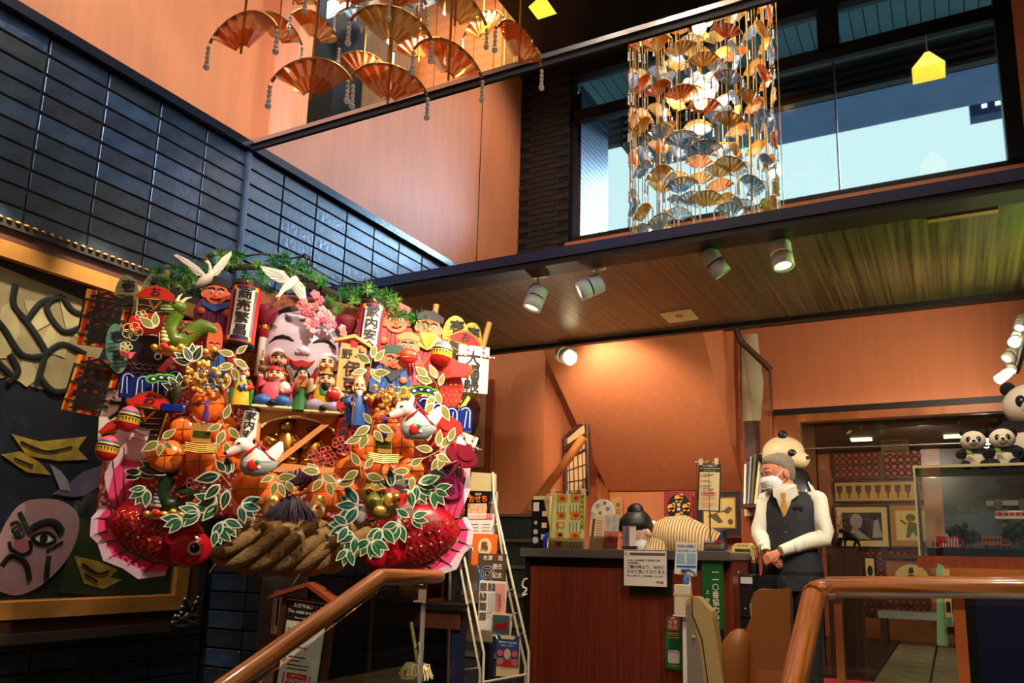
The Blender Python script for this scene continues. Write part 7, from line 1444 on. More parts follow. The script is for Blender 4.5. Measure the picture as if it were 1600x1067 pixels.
for x in (-8, 8): MB(BLK).at((x, 0, -7.5), (pi / 2, 0, 0)).lathe([(0, -5), (2.4, -5), (2.4, 5), (0, 5)], 10).build('wheel', t)
t = wt('model_van', 'pink and white model van beside the orange tram', 'model car', 1572, 850, YM - .02); MB(PINK).rbox(-7, 6, -4, 4, -4, 5, 1.5).build('body', t); MB(c('tram_window', 0)).box(-6, 4, -4.5, -4, 0, 4).build('window', t)
for x in (-4, 4): MB(BLK).at((x, 0, -4.5), (pi / 2, 0, 0)).lathe([(0, -4), (1.8, -4), (1.8, 4), (0, 4)], 8).build('wheel', t)
t = wt('model_monorail', 'white and red model monorail hanging under its beam in the glass case', 'model monorail', 1574, 800, YM + .02); MB(WHT).box(-28, 60, -3, 3, 10, 18).build('beam', t); MB(WHT).rbox(-18, 50, -6, 6, -12, 2, 3).build('car', t); MB(RED).box(-17, 49, -6.5, -6, -6, -1).build('red_band', t)
for k in range(8): MB(WHT).box(-15 + k * 8, -13.6 + k * 8, -7, -6.4, -6, -1).build('window_bar', t)
for x in (-12, 22, 48): MB(GREY).rbox(x - 6, x + 6, -5, 5, 2, 20, 3).build('hanger', t)
MB(GREY).box(-8, 0, 4, 10, -52, 12).build('pillar', t)
t = wt('model_figures', 'row of tiny model people on the left of the model street', 'model figures', 1456, 851, YM); m = MB(BRN)
for k in range(9): x = rnd.uniform(-14, 10); m.lathe([(0, 0)], 3) if 0 else m.ell((x, rnd.uniform(-3, 3), 0), (1, 1, 3), 6, 5).ell((x, 0, 4), 1, 6, 5)
stuff(m.build('figure', t))
def plush(px, py, Y, label, k, bamboo=True):
    t = wt('panda_plush', label, 'panda plush', px, py, Y, 'panda plush toys on the glass case', 0, k)
    MB(WF).loft([((0, 0, -26), 14, 12), ((0, 0, -20), 19, 15), ((0, 0, -8), 19, 15), ((0, 0, 2), 14, 12)], 16).build('body', t)
    MB(BF).loft([((0, 0, -4), 19.4, 15.4), ((0, 0, 2), 17, 14), ((0, 0, 6), 12, 10)], 16).build('chest_band', t)
    for s in (-1, 1):
        MB(BF).tube([(s * 14, 0, 0), (s * 20, -6, -5), (s * 16, -14, -7)], [7, 7.4, 6], 10).build('arm', t); MB(BF).tube([(s * 10, -4, -22), (s * 14, -16, -23), (s * 15, -20, -22)], [7.4, 7.4, 7], 10).build('leg', t)
    panda_head(t, 0, -3, 17, 17, WF); MB(WF).ell((0, -17, 14), (8, 5, 6), 12, 8).build('muzzle', t)
    if bamboo: MB(c('bamboo_leaf', (110, 160, 40), .5)).prism([(-12, 2), (-6, 0), (0, -9), (-7, -6)], -21, -20).prism([(-12, 1), (-10, -8), (-4, -2)], -21.6, -20.4).build('bamboo_leaf', t)
plush(1522, 706, 3.98, 'small panda plush with bamboo leaf on the glass case, left of two', .96); plush(1567, 703, 3.98, 'small panda plush on the glass case, right of two, before the big panda', .98)
plush(1612, 668, 4.16, 'large panda plush on the glass case, cut off at the right edge', 2.0, False)

# ------------------------------------------------------------------ left: notice board, model table, mop, leaflet rack
t = wt('house_signboard', 'wooden signboard with small gabled roof and full seats notice, lower left', 'sign', 474, 1000, 2.85, None, .25); t.rotation_euler = (0, radians(5), .25); zf = -t.location.z / t.scale.x
MB(DW).box(-46, -38, -2, 6, zf, 62).box(38, 48, -2, 6, zf, 62).build('post', t); MB(DW).box(-46, 48, 2, 5, -110, 62).build('back_board', t)
MB(RW).slab((-66, -12, 56), (-2, -12, 82), (-2, 20, 82), (-66, 20, 56), (0, 0, 7)).build('roof_plank', t); MB(RW).slab((-2, -12, 82), (60, -12, 52), (60, 20, 52), (-2, 20, 82), (0, 0, 7)).build('roof_plank', t)
sb = bpy.data.objects.new('printed_sheet', None); COL.objects.link(sb); sb.parent = t; sb.location = (0, 0, -34); seats(sb, 38, 92, ('sign_black', (26, 28, 26)), ('sign_paper', (206, 206, 192)))
MB(M['chrome']).box(-39.5, -38, -1, 1, -126, 59).box(38, 39.5, -1, 1, -126, 59).box(-39.5, 39.5, -1, 1, 58, 59.5).build('sheet_frame', t)
t = wt('narrow_sign', 'narrow white sign with dark border behind the gabled signboard', 'sign', 433, 955, 3.0, None, .3); MB(WHT).box(-8, 8, 0, 1, -34, 32).build('sheet', t); MB(NAV).box(-6, -5, -.5, 0, -30, 28).box(5, 6, -.5, 0, -30, 28).build('border', t); MB(BLK).box(-1, 2, -.5, 0, -22, 20).build('printed_line', t)
zt = atY(640, 941, 3.42).z; xa, xb = atY(500, 945, 3.42).x, atY(723, 943, 3.42).x
tb = thing('model_table', 'black table with a small model house scene on top, behind the left handrail', 'table', (0, 3.42, 0)); MB(M['black']).box(xa, xb, 0, .36, zt - .03, zt).build('tabletop', tb); MB(DW).box(xa + .05, xb - .02, .01, .03, zt - .12, zt - .03).build('apron', tb)
for x in (xa + .02, xb - .07):
    for y in (.02, .30): MB(M['navy']).box(x, x + .05, y, y + .05, 0, zt - .03).build('leg', tb)
MB(DW).box(xa, xb, 0, .34, .12, .15).build('lower_shelf', tb)
t = wt('model_house_case', 'glass case with model houses and white fence on the black table', 'display case', 610, 926, 3.5); MB(RW).box(-70, 76, -6, 40, -14, -6).build('base', t); MB(M['case']).box(-68, 74, -5, -4, -6, 26).box(-68, -67, -5, 38, -6, 26).box(73, 74, -5, 38, -6, 26).box(-68, 74, -5, 38, 26, 27).build('case_glass', t)
for k in range(3): MB(WHT).box(-20, 72, -2, -1, -4 + k * 4, -3 + k * 4).build('fence_rail', t)
for k in range(10): MB(WHT).box(-20 + k * 10, -19 + k * 10, -2.4, -1, -6, 6).build('fence_post', t)
for x, w, h, m_ in ((20, 12, 20, CRE), (40, 16, 22, YEL), (58, 10, 18, ORG), (-10, 14, 16, DW)): MB(m_).box(x, x + w, 8, 24, -6, -6 + h * .7).use(DW).prism([(x - 2, -6 + h * .7), (x + w + 2, -6 + h * .7), (x + w / 2, -6 + h)], 6, 26).build('house', t)
for x in (-50, -36): MB(BLK).lathe([(0, 0)], 3) if 0 else MB(BLK).ell((x, 6, -1), (2, 2, 5), 8, 6).ell((x, 6, 6), 2, 8, 6).build('model_figure', t)
t = wt('string_mop', 'string mop leaning behind the left handrail', 'mop', 650, 1045, 3.35); MB(c('mop_handle', (176, 160, 110), .5)).tube([(-14, 0, 70), (2, 0, 10)], 3, 8).build('handle', t); MB(WHT).tube([(-2, -2, 30), (6, -3, 40), (10, -3, 30), (4, -2, 8)], 1.6, 6).build('lever', t); MB(BLU).rbox(-2, 16, -4, 4, 4, 10, 2).build('clamp', t); m = MB(c('mop_string', (186, 168, 120), .9))
for k in range(130): x = rnd.uniform(-26, 32); m.tube([(rnd.uniform(-8, 14), rnd.uniform(-3, 3), 8), (x * .8, rnd.uniform(-10, 4), rnd.uniform(-2, 8)), (x, rnd.uniform(-12, 4), rnd.uniform(-16, -8))], 1.3, 4, cap=False)
stuff(m.build('strings', t))
# leaflet rack
t = wt('leaflet_rack', 'white tubular leaflet rack leaning beside the desk', 'rack', 765, 900, 3.62); zf = -t.location.z / t.scale.x; IV = c('ivory_tube', (206, 198, 170), .35)
ro = Vector(t.location); rs = t.scale.x
def RK(px, py, dy): return (atY(px, py, 3.62 + dy) - ro) / rs
def low(px, dy): q = RK(px, 1067, dy); return Vector((q.x, q.y, zf))
for nm, pts in (('left_tube', ((712, 780, -.03), (727, 880, -.12), (756, 1020, -.26))), ('left_tube', ((709, 800, -.0), (718, 880, -.08), (750, 1050, -.24))), ('right_tube', ((770, 738, -.0), (772, 780, -.03), (794, 880, -.12), (826, 1018, -.26))), ('right_tube', ((774, 794, .02), (790, 903, -.08), (821, 1040, -.24)))):
    MB(IV).tube([RK(*q) for q in pts] + [low(pts[-1][0] - 1, pts[-1][2])], 2.0, 8).build(nm, t)
MB(IV).tube([RK(704, 850, .12), low(702, .14)], 2.4, 8).build('back_leg', t); MB(IV).tube([RK(757, 1066, -.26), RK(823, 1054, -.26)], 2.2, 8).build('cross_bar', t); MB(IV).tube([RK(700, 1050, .1), RK(750, 1044, -.2)], 2.2, 8).build('cross_bar', t)
MB(c('header_cream', (206, 190, 140), .5)).prism([(-44, 134), (6, 132), (5, 160), (-40, 164)], 0, 3).build('header_board', t); MB(IV).prism([(-46, -100), (4, -100), (6, 132), (-44, 134)], 6, 8).build('back_plate', t)
for px0, px1, py, dy in ((718, 769, 786, -.06), (724, 776, 820, -.09), (732, 784, 852, -.13), (742, 796, 884, -.17), (748, 800, 922, -.21), (762, 806, 958, -.24), (770, 818, 990, -.27)):
    for x, f_ in ((px0, 1), (px1, -1)): MB(M['chrome']).tube([RK(x - f_ * 4, py, dy + .02), RK(x + f_ * 4, py - 1, dy), RK(x + f_ * 8, py + 12, dy)], .7, 5).build('wire_hook', t)
def leaflet(x0, x1, y0, y1, label, base, extra, dy):
    cx, cy = (x0 + x1) / 2, (y0 + y1) / 2; u = wt('leaflet', label, 'leaflet', cx, cy, 3.62 + dy, 'leaflets in the white rack'); w, h = (x1 - x0) / 2, (y1 - y0) / 2
    MB(base).prism([(-w, -h), (w, -h + 1), (w + 1, h - 1), (-w + 1, h)], 0, 3).build('cover', u); extra(u, w, h)
def e1(u, w, h):
    MB(c('food_photo', (206, 140, 110), .5, noise=(.25, .5), rgb2=(236, 206, 160))).box(-w * .75, w * .8, -.6, 0, -h, 0).build('photo', u); MB(ORG).prism(ellp(-w * .75, h * .65, 3.6, 3.6, 12), -.6, 0).build('orange_badge', u); text('おせち', 12, ORG, u, (2, -.9, h * .32), fat=.3); text('伊豆榮', 4, WHT, u, (2, -.9, h * .72))
def e2(u, w, h):
    MB(PINK).box(-w * .85, w * .95, -.4, 0, h * .62, h * .66).box(w * .48, w * .95, -.6, 0, h * .62, h * .94).build('pink_panel', u); text('イベントガイド', 5.2, PINK, u, (-6, -.9, h * .80), fat=.1); text('11-2', 6, WHT, u, (w * .71, -1.2, h * .80), fat=.1); m = MB(GREY)
    for k in range(6): m.box(-w * .7, -w * .1, -.5, 0, h * .3 - k * 5, h * .3 - k * 5 + 1).box(w * .2, w * .8, -.5, 0, h * .3 - k * 5, h * .3 - k * 5 + 1)
    stuff(m.build('printed_lines', u))
def e3(u, w, h): MB(CRM).prism(ellp(2, 3, 12, 14, 20), -.6, 0).build('white_round', u); text('鳥', 15, BRN, u, (2, -1.2, 4), fat=.3)
def e4(u, w, h):
    text('木津', 9, WHT, u, (-6, -.9, h * .74), fat=.1); text('文', 9, RED, u, (8, -.9, h * .74), fat=.1); text('哉', 9, WHT, u, (17, -.9, h * .74), fat=.1); text('退任', 9, WHT, u, (12, -.9, h * .3), fat=.1); text('記念', 9, WHT, u, (12, -.9, -h * .15), fat=.1)
    for r in (4, 8, 12): MB(GREY).tube([(-6 + r * cos(k * pi / 8), -.6, -2 + r * sin(k * pi / 8)) for k in range(17)], .8, 4, cap=False).build('printed_ring', u)
    MB(BLU).box(-w * .9, -w * .65, -.6, 0, -h, h * .3).build('blue_slip', u)
def e5(u, w, h):
    MB(c('pink_page', (232, 170, 150), .5)).box(w * .3, w, -.6, 0, -h * .4, h * .9).build('pink_panel', u)
    for k in range(4): MB(c('news_photo', (110, 96, 84), .5, noise=(.3, .5))).box(-w * .9, -w * .4, -.6, 0, h * .6 - k * 15, h * .6 - k * 15 + 11).build('photo', u)
    for k in range(2): MB(c('news_photo', 0)).box(-w * .3 + k * w * .3, -w * .05 + k * w * .3, -.6, 0, h * .6, h * .6 + 11).build('photo', u)
    m = MB(GREY)
    for k in range(8): m.box(-w * .25 + k * 3, -w * .25 + k * 3 + 1, -.6, 0, -h * .5, h * .5)
    stuff(m.build('printed_lines', u)); text(list('いろり'), 8, RED, u, (w * .65, -1.1, h * .2), vertical=True)
def e6(u, w, h): MB(c('night_teal', (60, 96, 96), .5)).box(-w * .9, w * .9, -.6, 0, -h * .8, h * .8).build('sky', u); MB(DRED).prism([(-w * .8, -h * .4), (w * .7, -h * .3), (w * .6, h * .2), (w * .4, h * .5), (w * .3, h * .1), (-w * .4, h * .1)], -1, -.6).build('printed_house', u)
def e7(u, w, h):
    MB(c('flyer_blue', (44, 80, 150), .5)).box(-w, w, -.6, 0, -h * .1, h).build('blue_panel', u); MB(c('flyer_teal', (90, 140, 120), .5)).box(-w, w, -.6, 0, -h * .5, -h * .1).build('teal_panel', u); MB(SKIN).prism(ellp(0, h * .1, 6, 8, 14), -1.2, -.6).build('printed_face', u); MB(RED).prism([(-9, -h * .5), (9, -h * .5), (6, -h * .22), (-6, -h * .22)], -1.2, -.6).build('printed_body', u)
    for x in (-13, 13):
        for z in (4, -9): MB(PINK).prism(ellp(x, z, 5, 5, 12), -1.2, -.6).build('printed_dot', u)
    text('運転免許の自主返納', 3.6, WHT, u, (0, -1.2, h * .66), fat=.06); text('お考えください', 3.6, WHT, u, (0, -1.2, h * .5), fat=.06); MB(CRM).prism([(-14, h), (14, h), (11, h * .82), (-11, h * .82)], -1.2, -.6).build('cloud_label', u)
leaflet(723, 768, 767, 806, 'black leaflet with おせち and food photo, top of the rack', M['black'], e1, -.02); leaflet(726, 773, 802, 852, 'white event leaflet with pink heading, second in the rack', WHT, e2, -.06); leaflet(733, 778, 834, 882, 'orange leaflet with white oval mark, third in the rack', ORG, e3, -.10)
leaflet(742, 792, 865, 924, 'dark leaflet with white calligraphy and rosette, fourth in the rack', c('leaflet_brown', (86, 74, 56), .5), e4, -.14); leaflet(744, 792, 908, 984, 'newspaper style leaflet with pink column, fifth in the rack', WHT, e5, -.18); leaflet(766, 800, 958, 994, 'card with dark red house under teal sky, sixth in the rack', CRM, e6, -.20); leaflet(773, 813, 994, 1056, 'blue flyer with cartoon face, lowest in the rack', CRM, e7, -.24)
tag(MB(WHT).tube([atY(x_, y_, 4.15) for x_, y_ in ((824, 904), (820, 905), (817, 909), (816, 914), (818, 918), (822, 919), (823, 921), (820, 925), (816, 929), (818, 931), (823, 928))], .006, 6).build('white_cable'), 'curled white cable hanging beside the desk corner', 'cable')

# ------------------------------------------------------------------ track lights
SPW = c('spot_white', (214, 212, 206), .4); LENS = mat('lamp_lens', (255, 232, 180), .4, emit=6); OFFL = mat('lamp_lens_dim', (255, 226, 170), .4, emit=1.5)
def spot(px, py, Y, tip, label, r, ln, lens, body=SPW, drop=30, adapter=True, grp='white spotlights'):
    """adapter on the track at (px, py), head pointing along tip (in pixels, y toward the viewer)"""
    t = wt('track_spotlight', label, 'spotlight', px, py, Y, grp)
    if adapter: MB(body).box(-14, 44, -4, 4, -7, -2).build('track_adapter', t); MB(body).rbox(-10, 14, -5, 5, -14, -7, 2).build('adapter_box', t)
    MB(body).tube([(0, 0, -6), (0, 0, -drop)], 3, 8).build('stem', t)
    d = Vector(tip).normalized(); q = d.to_track_quat('Z', 'Y'); c0 = Vector((0, 0, -drop)) + d * ln * .30
    def cyl(nm, prof, m_):
        m = MB(m_); m.X = Matrix.Translation(c0) @ q.to_matrix().to_4x4(); m.lathe(prof, 20); m.build(nm, t)
    cyl('head', [(0, -ln * .5), (r * .9, -ln * .5), (r, -ln * .44), (r, -ln * .02)], body); cyl('cooling_gap', [(r * .82, -ln * .04), (r * .82, ln * .06)], M['black'])
    cyl('head_front', [(r * .82, ln * .04), (r, ln * .04), (r, ln * .5), (r * .8, ln * .5), (r * .74, ln * .42)], body); cyl('lens', [(r * .76, ln * .43), (0, ln * .45)], lens)
spot(842, 421, 3.74, (-.28, -.25, -1), 'white track spotlight under the gallery edge, first from the left', 15, 38, OFFL, drop=36); spot(933, 409, 3.74, (-.9, -.5, -.5), 'white track spotlight under the gallery edge, second from the left, lens showing', 16, 40, OFFL, drop=36)
spot(1108, 378, 3.74, (.5, .3, -.85), 'grey can shaped track spotlight, third from the left under the gallery edge', 15, 46, OFFL, c('spot_grey', (150, 146, 138), .5), drop=22); spot(1218, 360, 3.74, (.15, -.2, -1), 'white track spotlight under the gallery edge, fourth from the left', 17, 42, OFFL, drop=30)
spot(880, 546, 5.02, (.72, -.6, -.36), 'lit wall spotlight below the back edge of the gallery', 13, 32, LENS, drop=8, adapter=False)
for px, py, Y, tip, l in ((1597, 496, 3.9, (-.3, -.5, -.8), 'nearest of the lit spotlights at the right edge'), (1590, 520, 4.4, (-.4, -.5, -.8), 'second lit spotlight down the right edge'), (1582, 544, 4.9, (-.5, -.4, -.7), 'third lit spotlight down the right edge'), (1580, 562, 5.3, (-.2, -.5, -.9), 'fourth lit spotlight down the right edge')):
    spot(px, py, Y, tip, l, 9, 24, LENS, drop=4, adapter=False, grp='lit spotlights on the right track')
spot(1572, 580, 5.0, (-.75, -.3, -.6), 'unlit spotlight on a short arm above the large panda', 8, 22, OFFL, drop=4, adapter=False)
tk = thing('light_track', 'black lighting track receding along the right edge', 'light track', (0, 0, 0)); MB(M['black']).tube([atY(1612, 486, 3.6), atY(1588, 580, 5.6)], .02, 6).build('track_bar', tk)
t = thing('ceiling_panel', 'pale square service panel set in the gallery soffit', 'panel', atZ(1060, 493, 2.585)); a_, b_, c_, d_ = [atZ(x, y, 2.58) - t.location for x, y in ((1030, 490), (1078, 483), (1092, 499), (1046, 505))]
MB(c('panel_tan', (206, 172, 118), .5)).slab(a_, b_, c_, d_, (0, 0, .02)).build('plate', t); MB(M['brass']).tube([atZ(1062, 494, 2.576) - t.location + Vector((.02 * cos(k * pi / 4), .02 * sin(k * pi / 4), 0)) for k in range(9)], .004, 5).build('catch_ring', t)
tag(MB(c('beam_tan', (140, 92, 58), .5)).box(.0, .28, YF + .16, YF + .2, 2.565, 2.585).build('track_feed'), 'tan feed box at the right end of the gallery track', 'feed box')

# ------------------------------------------------------------------ the large painting on the left wall
PX = XL + .03
def lw(px, py): p = atX(px, py, PX); return (p.y - 2.4, p.z - 1.6)
pt = thing('framed_painting', 'large framed painting with a frowning pink face and gold leaves on the tiled wall', 'painting', (PX, 2.4, 1.6), pi / 2)
zo0, zo1 = .565 - 1.6, 2.66 - 1.6; yo0, yo1 = -1.45, 1.12
def fr(nm, m_, y0, y1, z0, z1, w, d):
    for a in ((y0, y1, z0, z0 + w), (y0, y1, z1 - w, z1), (y0, y0 + w, z0 + w, z1 - w), (y1 - w, y1, z0 + w, z1 - w)): MB(m_).box(a[0], a[1], d, .0, a[2], a[3]).build(nm, pt)
GFR = c('frame_gold', (176, 124, 60), .3, .7, noise=(3, .3))
fr('outer_frame', c('frame_black', (32, 26, 22), .3, spec=.7), yo0, yo1, zo0, zo1, .05, -.05); fr('brown_frame', c('frame_brown', (52, 30, 20), .3, spec=.6), yo0 + .05, yo1 - .05, zo0 + .05, zo1 - .05, .07, -.035); fr('gold_frame', GFR, yo0 + .12, yo1 - .12, zo0 + .12, zo1 - .12, .085, -.05); fr('gold_lip', c('frame_lip', (206, 150, 80), .25, .8), yo0 + .2, yo1 - .2, zo0 + .2, zo1 - .2, .012, -.03)
m = MB(c('frame_black', 0))
for k in range(26): a = k / 25; m.ell((yo1 - .16 + .14 * abs(sin(k * 1.3)), -.05, zo0 + .02 + .16 * a), (.02, .012, .018), 7, 5).ell((yo1 - .02 - .18 * a, -.05, zo0 + .05 + .03 * sin(k * 2)), (.018, .012, .02), 7, 5)
m.build('corner_scroll', pt); m = MB(GFR)
for k in range(60): m.ell((yo0 + k * .043, -.052, zo1 - .012), (.016, .01, .008), 6, 4)
m.build('beading', pt)
ci, di, zi0, zi1 = yo0 + .2, yo1 - .2, zo0 + .2, zo1 - .2
MB(c('canvas_navy', (20, 26, 44), .6, noise=(2, .3))).box(ci, di, -.006, 0, zi0, zi1).build('canvas', pt)
def cat(q):
    if len(q) < 3: return q
    out = []; e = [q[0]] + q + [q[-1]]
    for i in range(1, len(e) - 2):
        for k in range(5):
            u = k / 5; out.append(tuple(.5 * (2 * e[i][j] + (e[i + 1][j] - e[i - 1][j]) * u + (2 * e[i - 1][j] - 5 * e[i][j] + 4 * e[i + 1][j] - e[i + 2][j]) * u * u + (3 * e[i][j] - e[i - 1][j] - 3 * e[i + 1][j] + e[i + 2][j]) * u ** 3) for j in (0, 1)))
    return out + [q[-1]]
def pp(pts, m_, d, nm):
    q = cat([lw(*p) for p in pts] + [lw(*pts[0])])[:-1] if len(pts) > 7 else [lw(*p) for p in pts]; q = [(min(max(x, ci), di), min(max(z, zi0), zi1)) for x, z in q]; MB(m_).prism(q, d - .002, d).build(nm, pt)
TANP = c('paint_tan', (178, 148, 108), .6, noise=(4, .25)); CRP = c('paint_cream', (206, 178, 130), .6, noise=(4, .2)); INK = c('paint_black', (24, 20, 18), .6)
pp([(-90, 380), (132, 470), (160, 545), (128, 610), (60, 608), (10, 590), (-90, 600)], TANP, -.006, 'painted_ground')
for q in ([(0, 480), (20, 470), (30, 520), (10, 560), (-10, 560)], [(36, 470), (62, 470), (78, 505), (50, 520)], [(80, 500), (110, 520), (100, 560), (60, 545)], [(20, 590), (40, 550), (60, 590), (40, 605)], [(92, 470), (124, 490), (120, 530), (100, 510)]): pp(q, CRP, -.008, 'painted_cell')
def stroke(pts, w):
    q = cat([lw(*p) for p in pts]); q = [(min(max(x, ci + w), di - w), min(max(z, zi0 + w), zi1 - w)) for x, z in q]; MB(INK).at(sc=(1, .12, 1)).tube([(x, -.106, z) for x, z in q], w, 8).build('ink_stroke', pt)
for pts in ([(22, 444), (19, 476), (39, 502), (61, 534), (68, 554), (55, 602)], [(39, 502), (64, 472), (96, 464)], [(84, 464), (71, 483), (96, 518), (124, 512)], [(68, 554), (96, 538), (132, 554)], [(-40, 470), (0, 509), (32, 554), (66, 556)], [(13, 554), (26, 580), (10, 598)], [(58, 586), (84, 612), (132, 604)], [(96, 464), (112, 486), (134, 492)], [(-30, 540), (0, 572), (20, 590)]): stroke(pts, .017)
PG = c('paint_gold', (186, 146, 54), .55, noise=(12, .35))
for q in ([(16, 678), (60, 690), (134, 682), (120, 702), (136, 718), (90, 720), (40, 712)], [(0, 710), (30, 705), (60, 722), (78, 742), (40, 738)], [(114, 868), (150, 876), (182, 890), (170, 902), (190, 906), (160, 920), (130, 912)]): pp(q, PG, -.008, 'painted_leaf')
for q in ([(30, 690), (70, 705), (110, 698)], [(20, 716), (50, 728)], [(126, 880), (150, 896), (168, 892)], [(130, 896), (150, 908)]): stroke(q, .006)
PP = c('paint_purple', (104, 84, 112), .6, noise=(3, .2)); pp([(80, 772), (110, 752), (128, 738), (160, 724), (170, 700), (182, 740), (150, 762), (120, 776)], PP, -.008, 'painted_swoop'); pp([(76, 725), (92, 735), (104, 750), (108, 768), (92, 765), (84, 745)], c('paint_grey', (150, 140, 150), .6), -.009, 'painted_curl')
pp([(120, 810), (200, 820), (230, 860), (262, 925), (150, 930), (90, 925)], c('paint_dark_green', (48, 56, 34), .6, noise=(3, .3)), -.007, 'painted_grass')
PF = c('paint_pink', (190, 138, 144), .6, noise=(3, .15)); pp([(-60, 830), (-20, 860), (10, 812), (28, 790), (52, 780), (92, 782), (118, 800), (121, 830), (105, 870), (74, 905), (40, 926), (10, 928), (-40, 900)], PF, -.0085, 'painted_face'); pp([(20, 845), (44, 842), (48, 856), (36, 864), (20, 860)], c('paint_rose', (196, 110, 112), .6), -.010, 'painted_nose')
for q, w in (([(46, 826), (66, 816), (84, 818), (94, 832)], .022), ([(28, 800), (36, 816), (46, 834)], .012), ([(14, 820), (24, 816), (36, 828)], .010), ([(48, 838), (60, 832), (74, 832), (84, 842), (72, 850), (56, 848), (48, 838)], .009), ([(16, 828), (26, 822), (36, 832), (26, 838), (16, 828)], .008), ([(12, 846), (16, 858), (32, 866), (46, 858), (44, 844)], .009), ([(0, 884), (14, 868), (30, 872), (40, 884), (44, 906)], .013), ([(74, 868), (70, 904)], .014), ([(70, 860), (96, 846)], .008)): stroke(q, w)
for px, py, r in ((66, 841, .034), (26, 831, .026)): y, z = lw(px, py); MB(WHT).prism(ellp(y, z, r * 1.5, r * .8, 14), -.0115, -.0095).use(INK).prism(ellp(y, z, r * .6, r * .7, 12), -.0135, -.0115).build('painted_eye', pt)
MB(M['greypane']).box(ci, di, -.026, -.022, zi0, zi1).build('picture_glass', pt)

# ------------------------------------------------------------------ chandelier of glass fans
CXc, CYc = -1.50, 1.72
chn = thing('fan_chandelier', 'tall brass chandelier hung with amber and clear glass fans over the entrance', 'chandelier', (CXc, CYc, 6.55))
def fanglass(nm, rgb, tr, met):
    m = mat(nm, rgb, .12, met * .3, 1.0, coat=1); nt = m.node_tree; N = nt.nodes; L = nt.links
    t = N.new('ShaderNodeBsdfTransparent'); t.inputs[0].default_value = tuple(x ** .6 for x in lin(rgb)[:3]) + (1,); mx = N.new('ShaderNodeMixShader'); mx.inputs[0].default_value = 1 - tr
    L.new(t.outputs[0], mx.inputs[1]); L.new(N['Principled BSDF'].outputs[0], mx.inputs[2]); L.new(mx.outputs[0], N['Material Output'].inputs[0]); return m
AMB = fanglass('amber_glass', (240, 130, 50), .35, .3); AMG = fanglass('gold_glass', (240, 180, 80), .35, .5); CLR = fanglass('clear_crystal', (232, 238, 240), .72, .3); AMB_GLINT = fanglass('amber_glass_glint', (255, 214, 176), .5, .5); AMG_GLINT = fanglass('gold_glass_glint', (255, 234, 180), .5, .5); CL2 = fanglass('blue_crystal', (170, 190, 215), .4, .9)  # peach and pale gold facets put bright highlights into alternate pleats
def fanmesh(m_, m2):
    m = MB(m_); m.use(m2); n = 14; vs = []
    for k in range(n + 1):
        a = radians(32 + 116 * k / n); z = .006 if k % 2 else -.006
        for r, f_ in ((.022, .3), (.062, .7), (.104, 1.0)): vs.append((r * cos(a), z * f_ - .004, r * sin(a) - .06)); vs.append((r * cos(a), z * f_ + .004, r * sin(a) - .06))
    m.add(vs, [])
    for k in range(n):
        b0, b1 = k * 6, (k + 1) * 6
        for j in (0, 2):
            m.cur = 0 if (k + j // 2) % 2 else 1
            for q in ((b0 + j, b1 + j, b1 + j + 2, b0 + j + 2), (b0 + j + 1, b0 + j + 3, b1 + j + 3, b1 + j + 1)): m.f.append(list(q)); m.mi.append(m.cur); m.sm.append(False)
        for q in ((b0, b0 + 1, b1 + 1, b1), (b0 + 4, b1 + 4, b1 + 5, b0 + 5)): m.f.append(list(q)); m.mi.append(0); m.sm.append(False)
    return m.mesh('fan')
FMS = [fanmesh(AMB, AMB_GLINT), fanmesh(AMG, AMG_GLINT), fanmesh(CLR, CL2)]
rim = MB(M['brass']).tube([(.108 * cos(radians(a)), 0, .108 * sin(radians(a)) - .06) for a in range(26, 155, 8)], .0042, 6).mesh('rim')
BC = mat('bead_crystal', (236, 236, 236), .08, 0, 1, coat=1); bds = []
for s_ in (-1, 1):
    bd = MB(BC)
    for k in range(5): bd.ell((s_ * .100, 0, -.026 - k * .0125), (.0055, .0055, .0066) if k < 4 else .008, 8, 6)
    bds.append(bd.mesh('bead_string'))
def hang(x, y, z, k, ang, s=1.0, beads=True):
    o = obj('fan', FMS[k], chn, (x, y, z)); o.rotation_euler = (0, 0, ang); o.scale = (s, s, s); obj('rim', rim, o)
    if beads:
        for q in bds: obj('bead_string', q, o)
    return o
def rod(x, y, z): MB(M['brass']).tube([(x, y, z - .06), (x, y, -.05)], .0032, 6).build('rod', chn)
def onray(px, py, R_, far):
    d = ray(px, py); A = d.x ** 2 + d.y ** 2; B = -2 * (d.x * CXc + d.y * CYc); C_ = CXc ** 2 + CYc ** 2 - R_ * R_; D = B * B - 4 * A * C_
    t = -B / (2 * A) if D < 0 else (-B + (1 if far else -1) * sqrt(D)) / (2 * A)
    return EYE + d * t
for px, py, k, far, R2 in ((380, 48, 0, 0, .55), (436, 44, 0, 1, .55), (494, 42, 0, 1, .3), (488, 120, 0, 0, .50), (566, 30, 2, 1, .52), (568, 100, 0, 1, .45), (608, 128, 0, 0, .42), (612, 38, 1, 0, .5), (655, 74, 0, 1, .52), (702, 92, 0, 0, .5), (755, 38, 1, 1, .5), (812, 68, 0, 0, .58), (712, 8, 1, 0, .48), (655, -4, 2, 1, .5), (612, -14, 0, 0, .3), (545, -20, 0, 0, .5), (460, -16, 0, 1, .5)):
    p = onray(px, py, R2, far); x, y, z = p.x - CXc, p.y - CYc, p.z - 6.55
    hang(x, y, z, k, atan2(y, x) + pi / 2 if hypot(x, y) > .1 else 0); rod(x, y, z)
zt_ = mir(1100, 8, CYc).z - 6.55; zb_ = mir(1100, 392, CYc).z - 6.55; nfan = 0
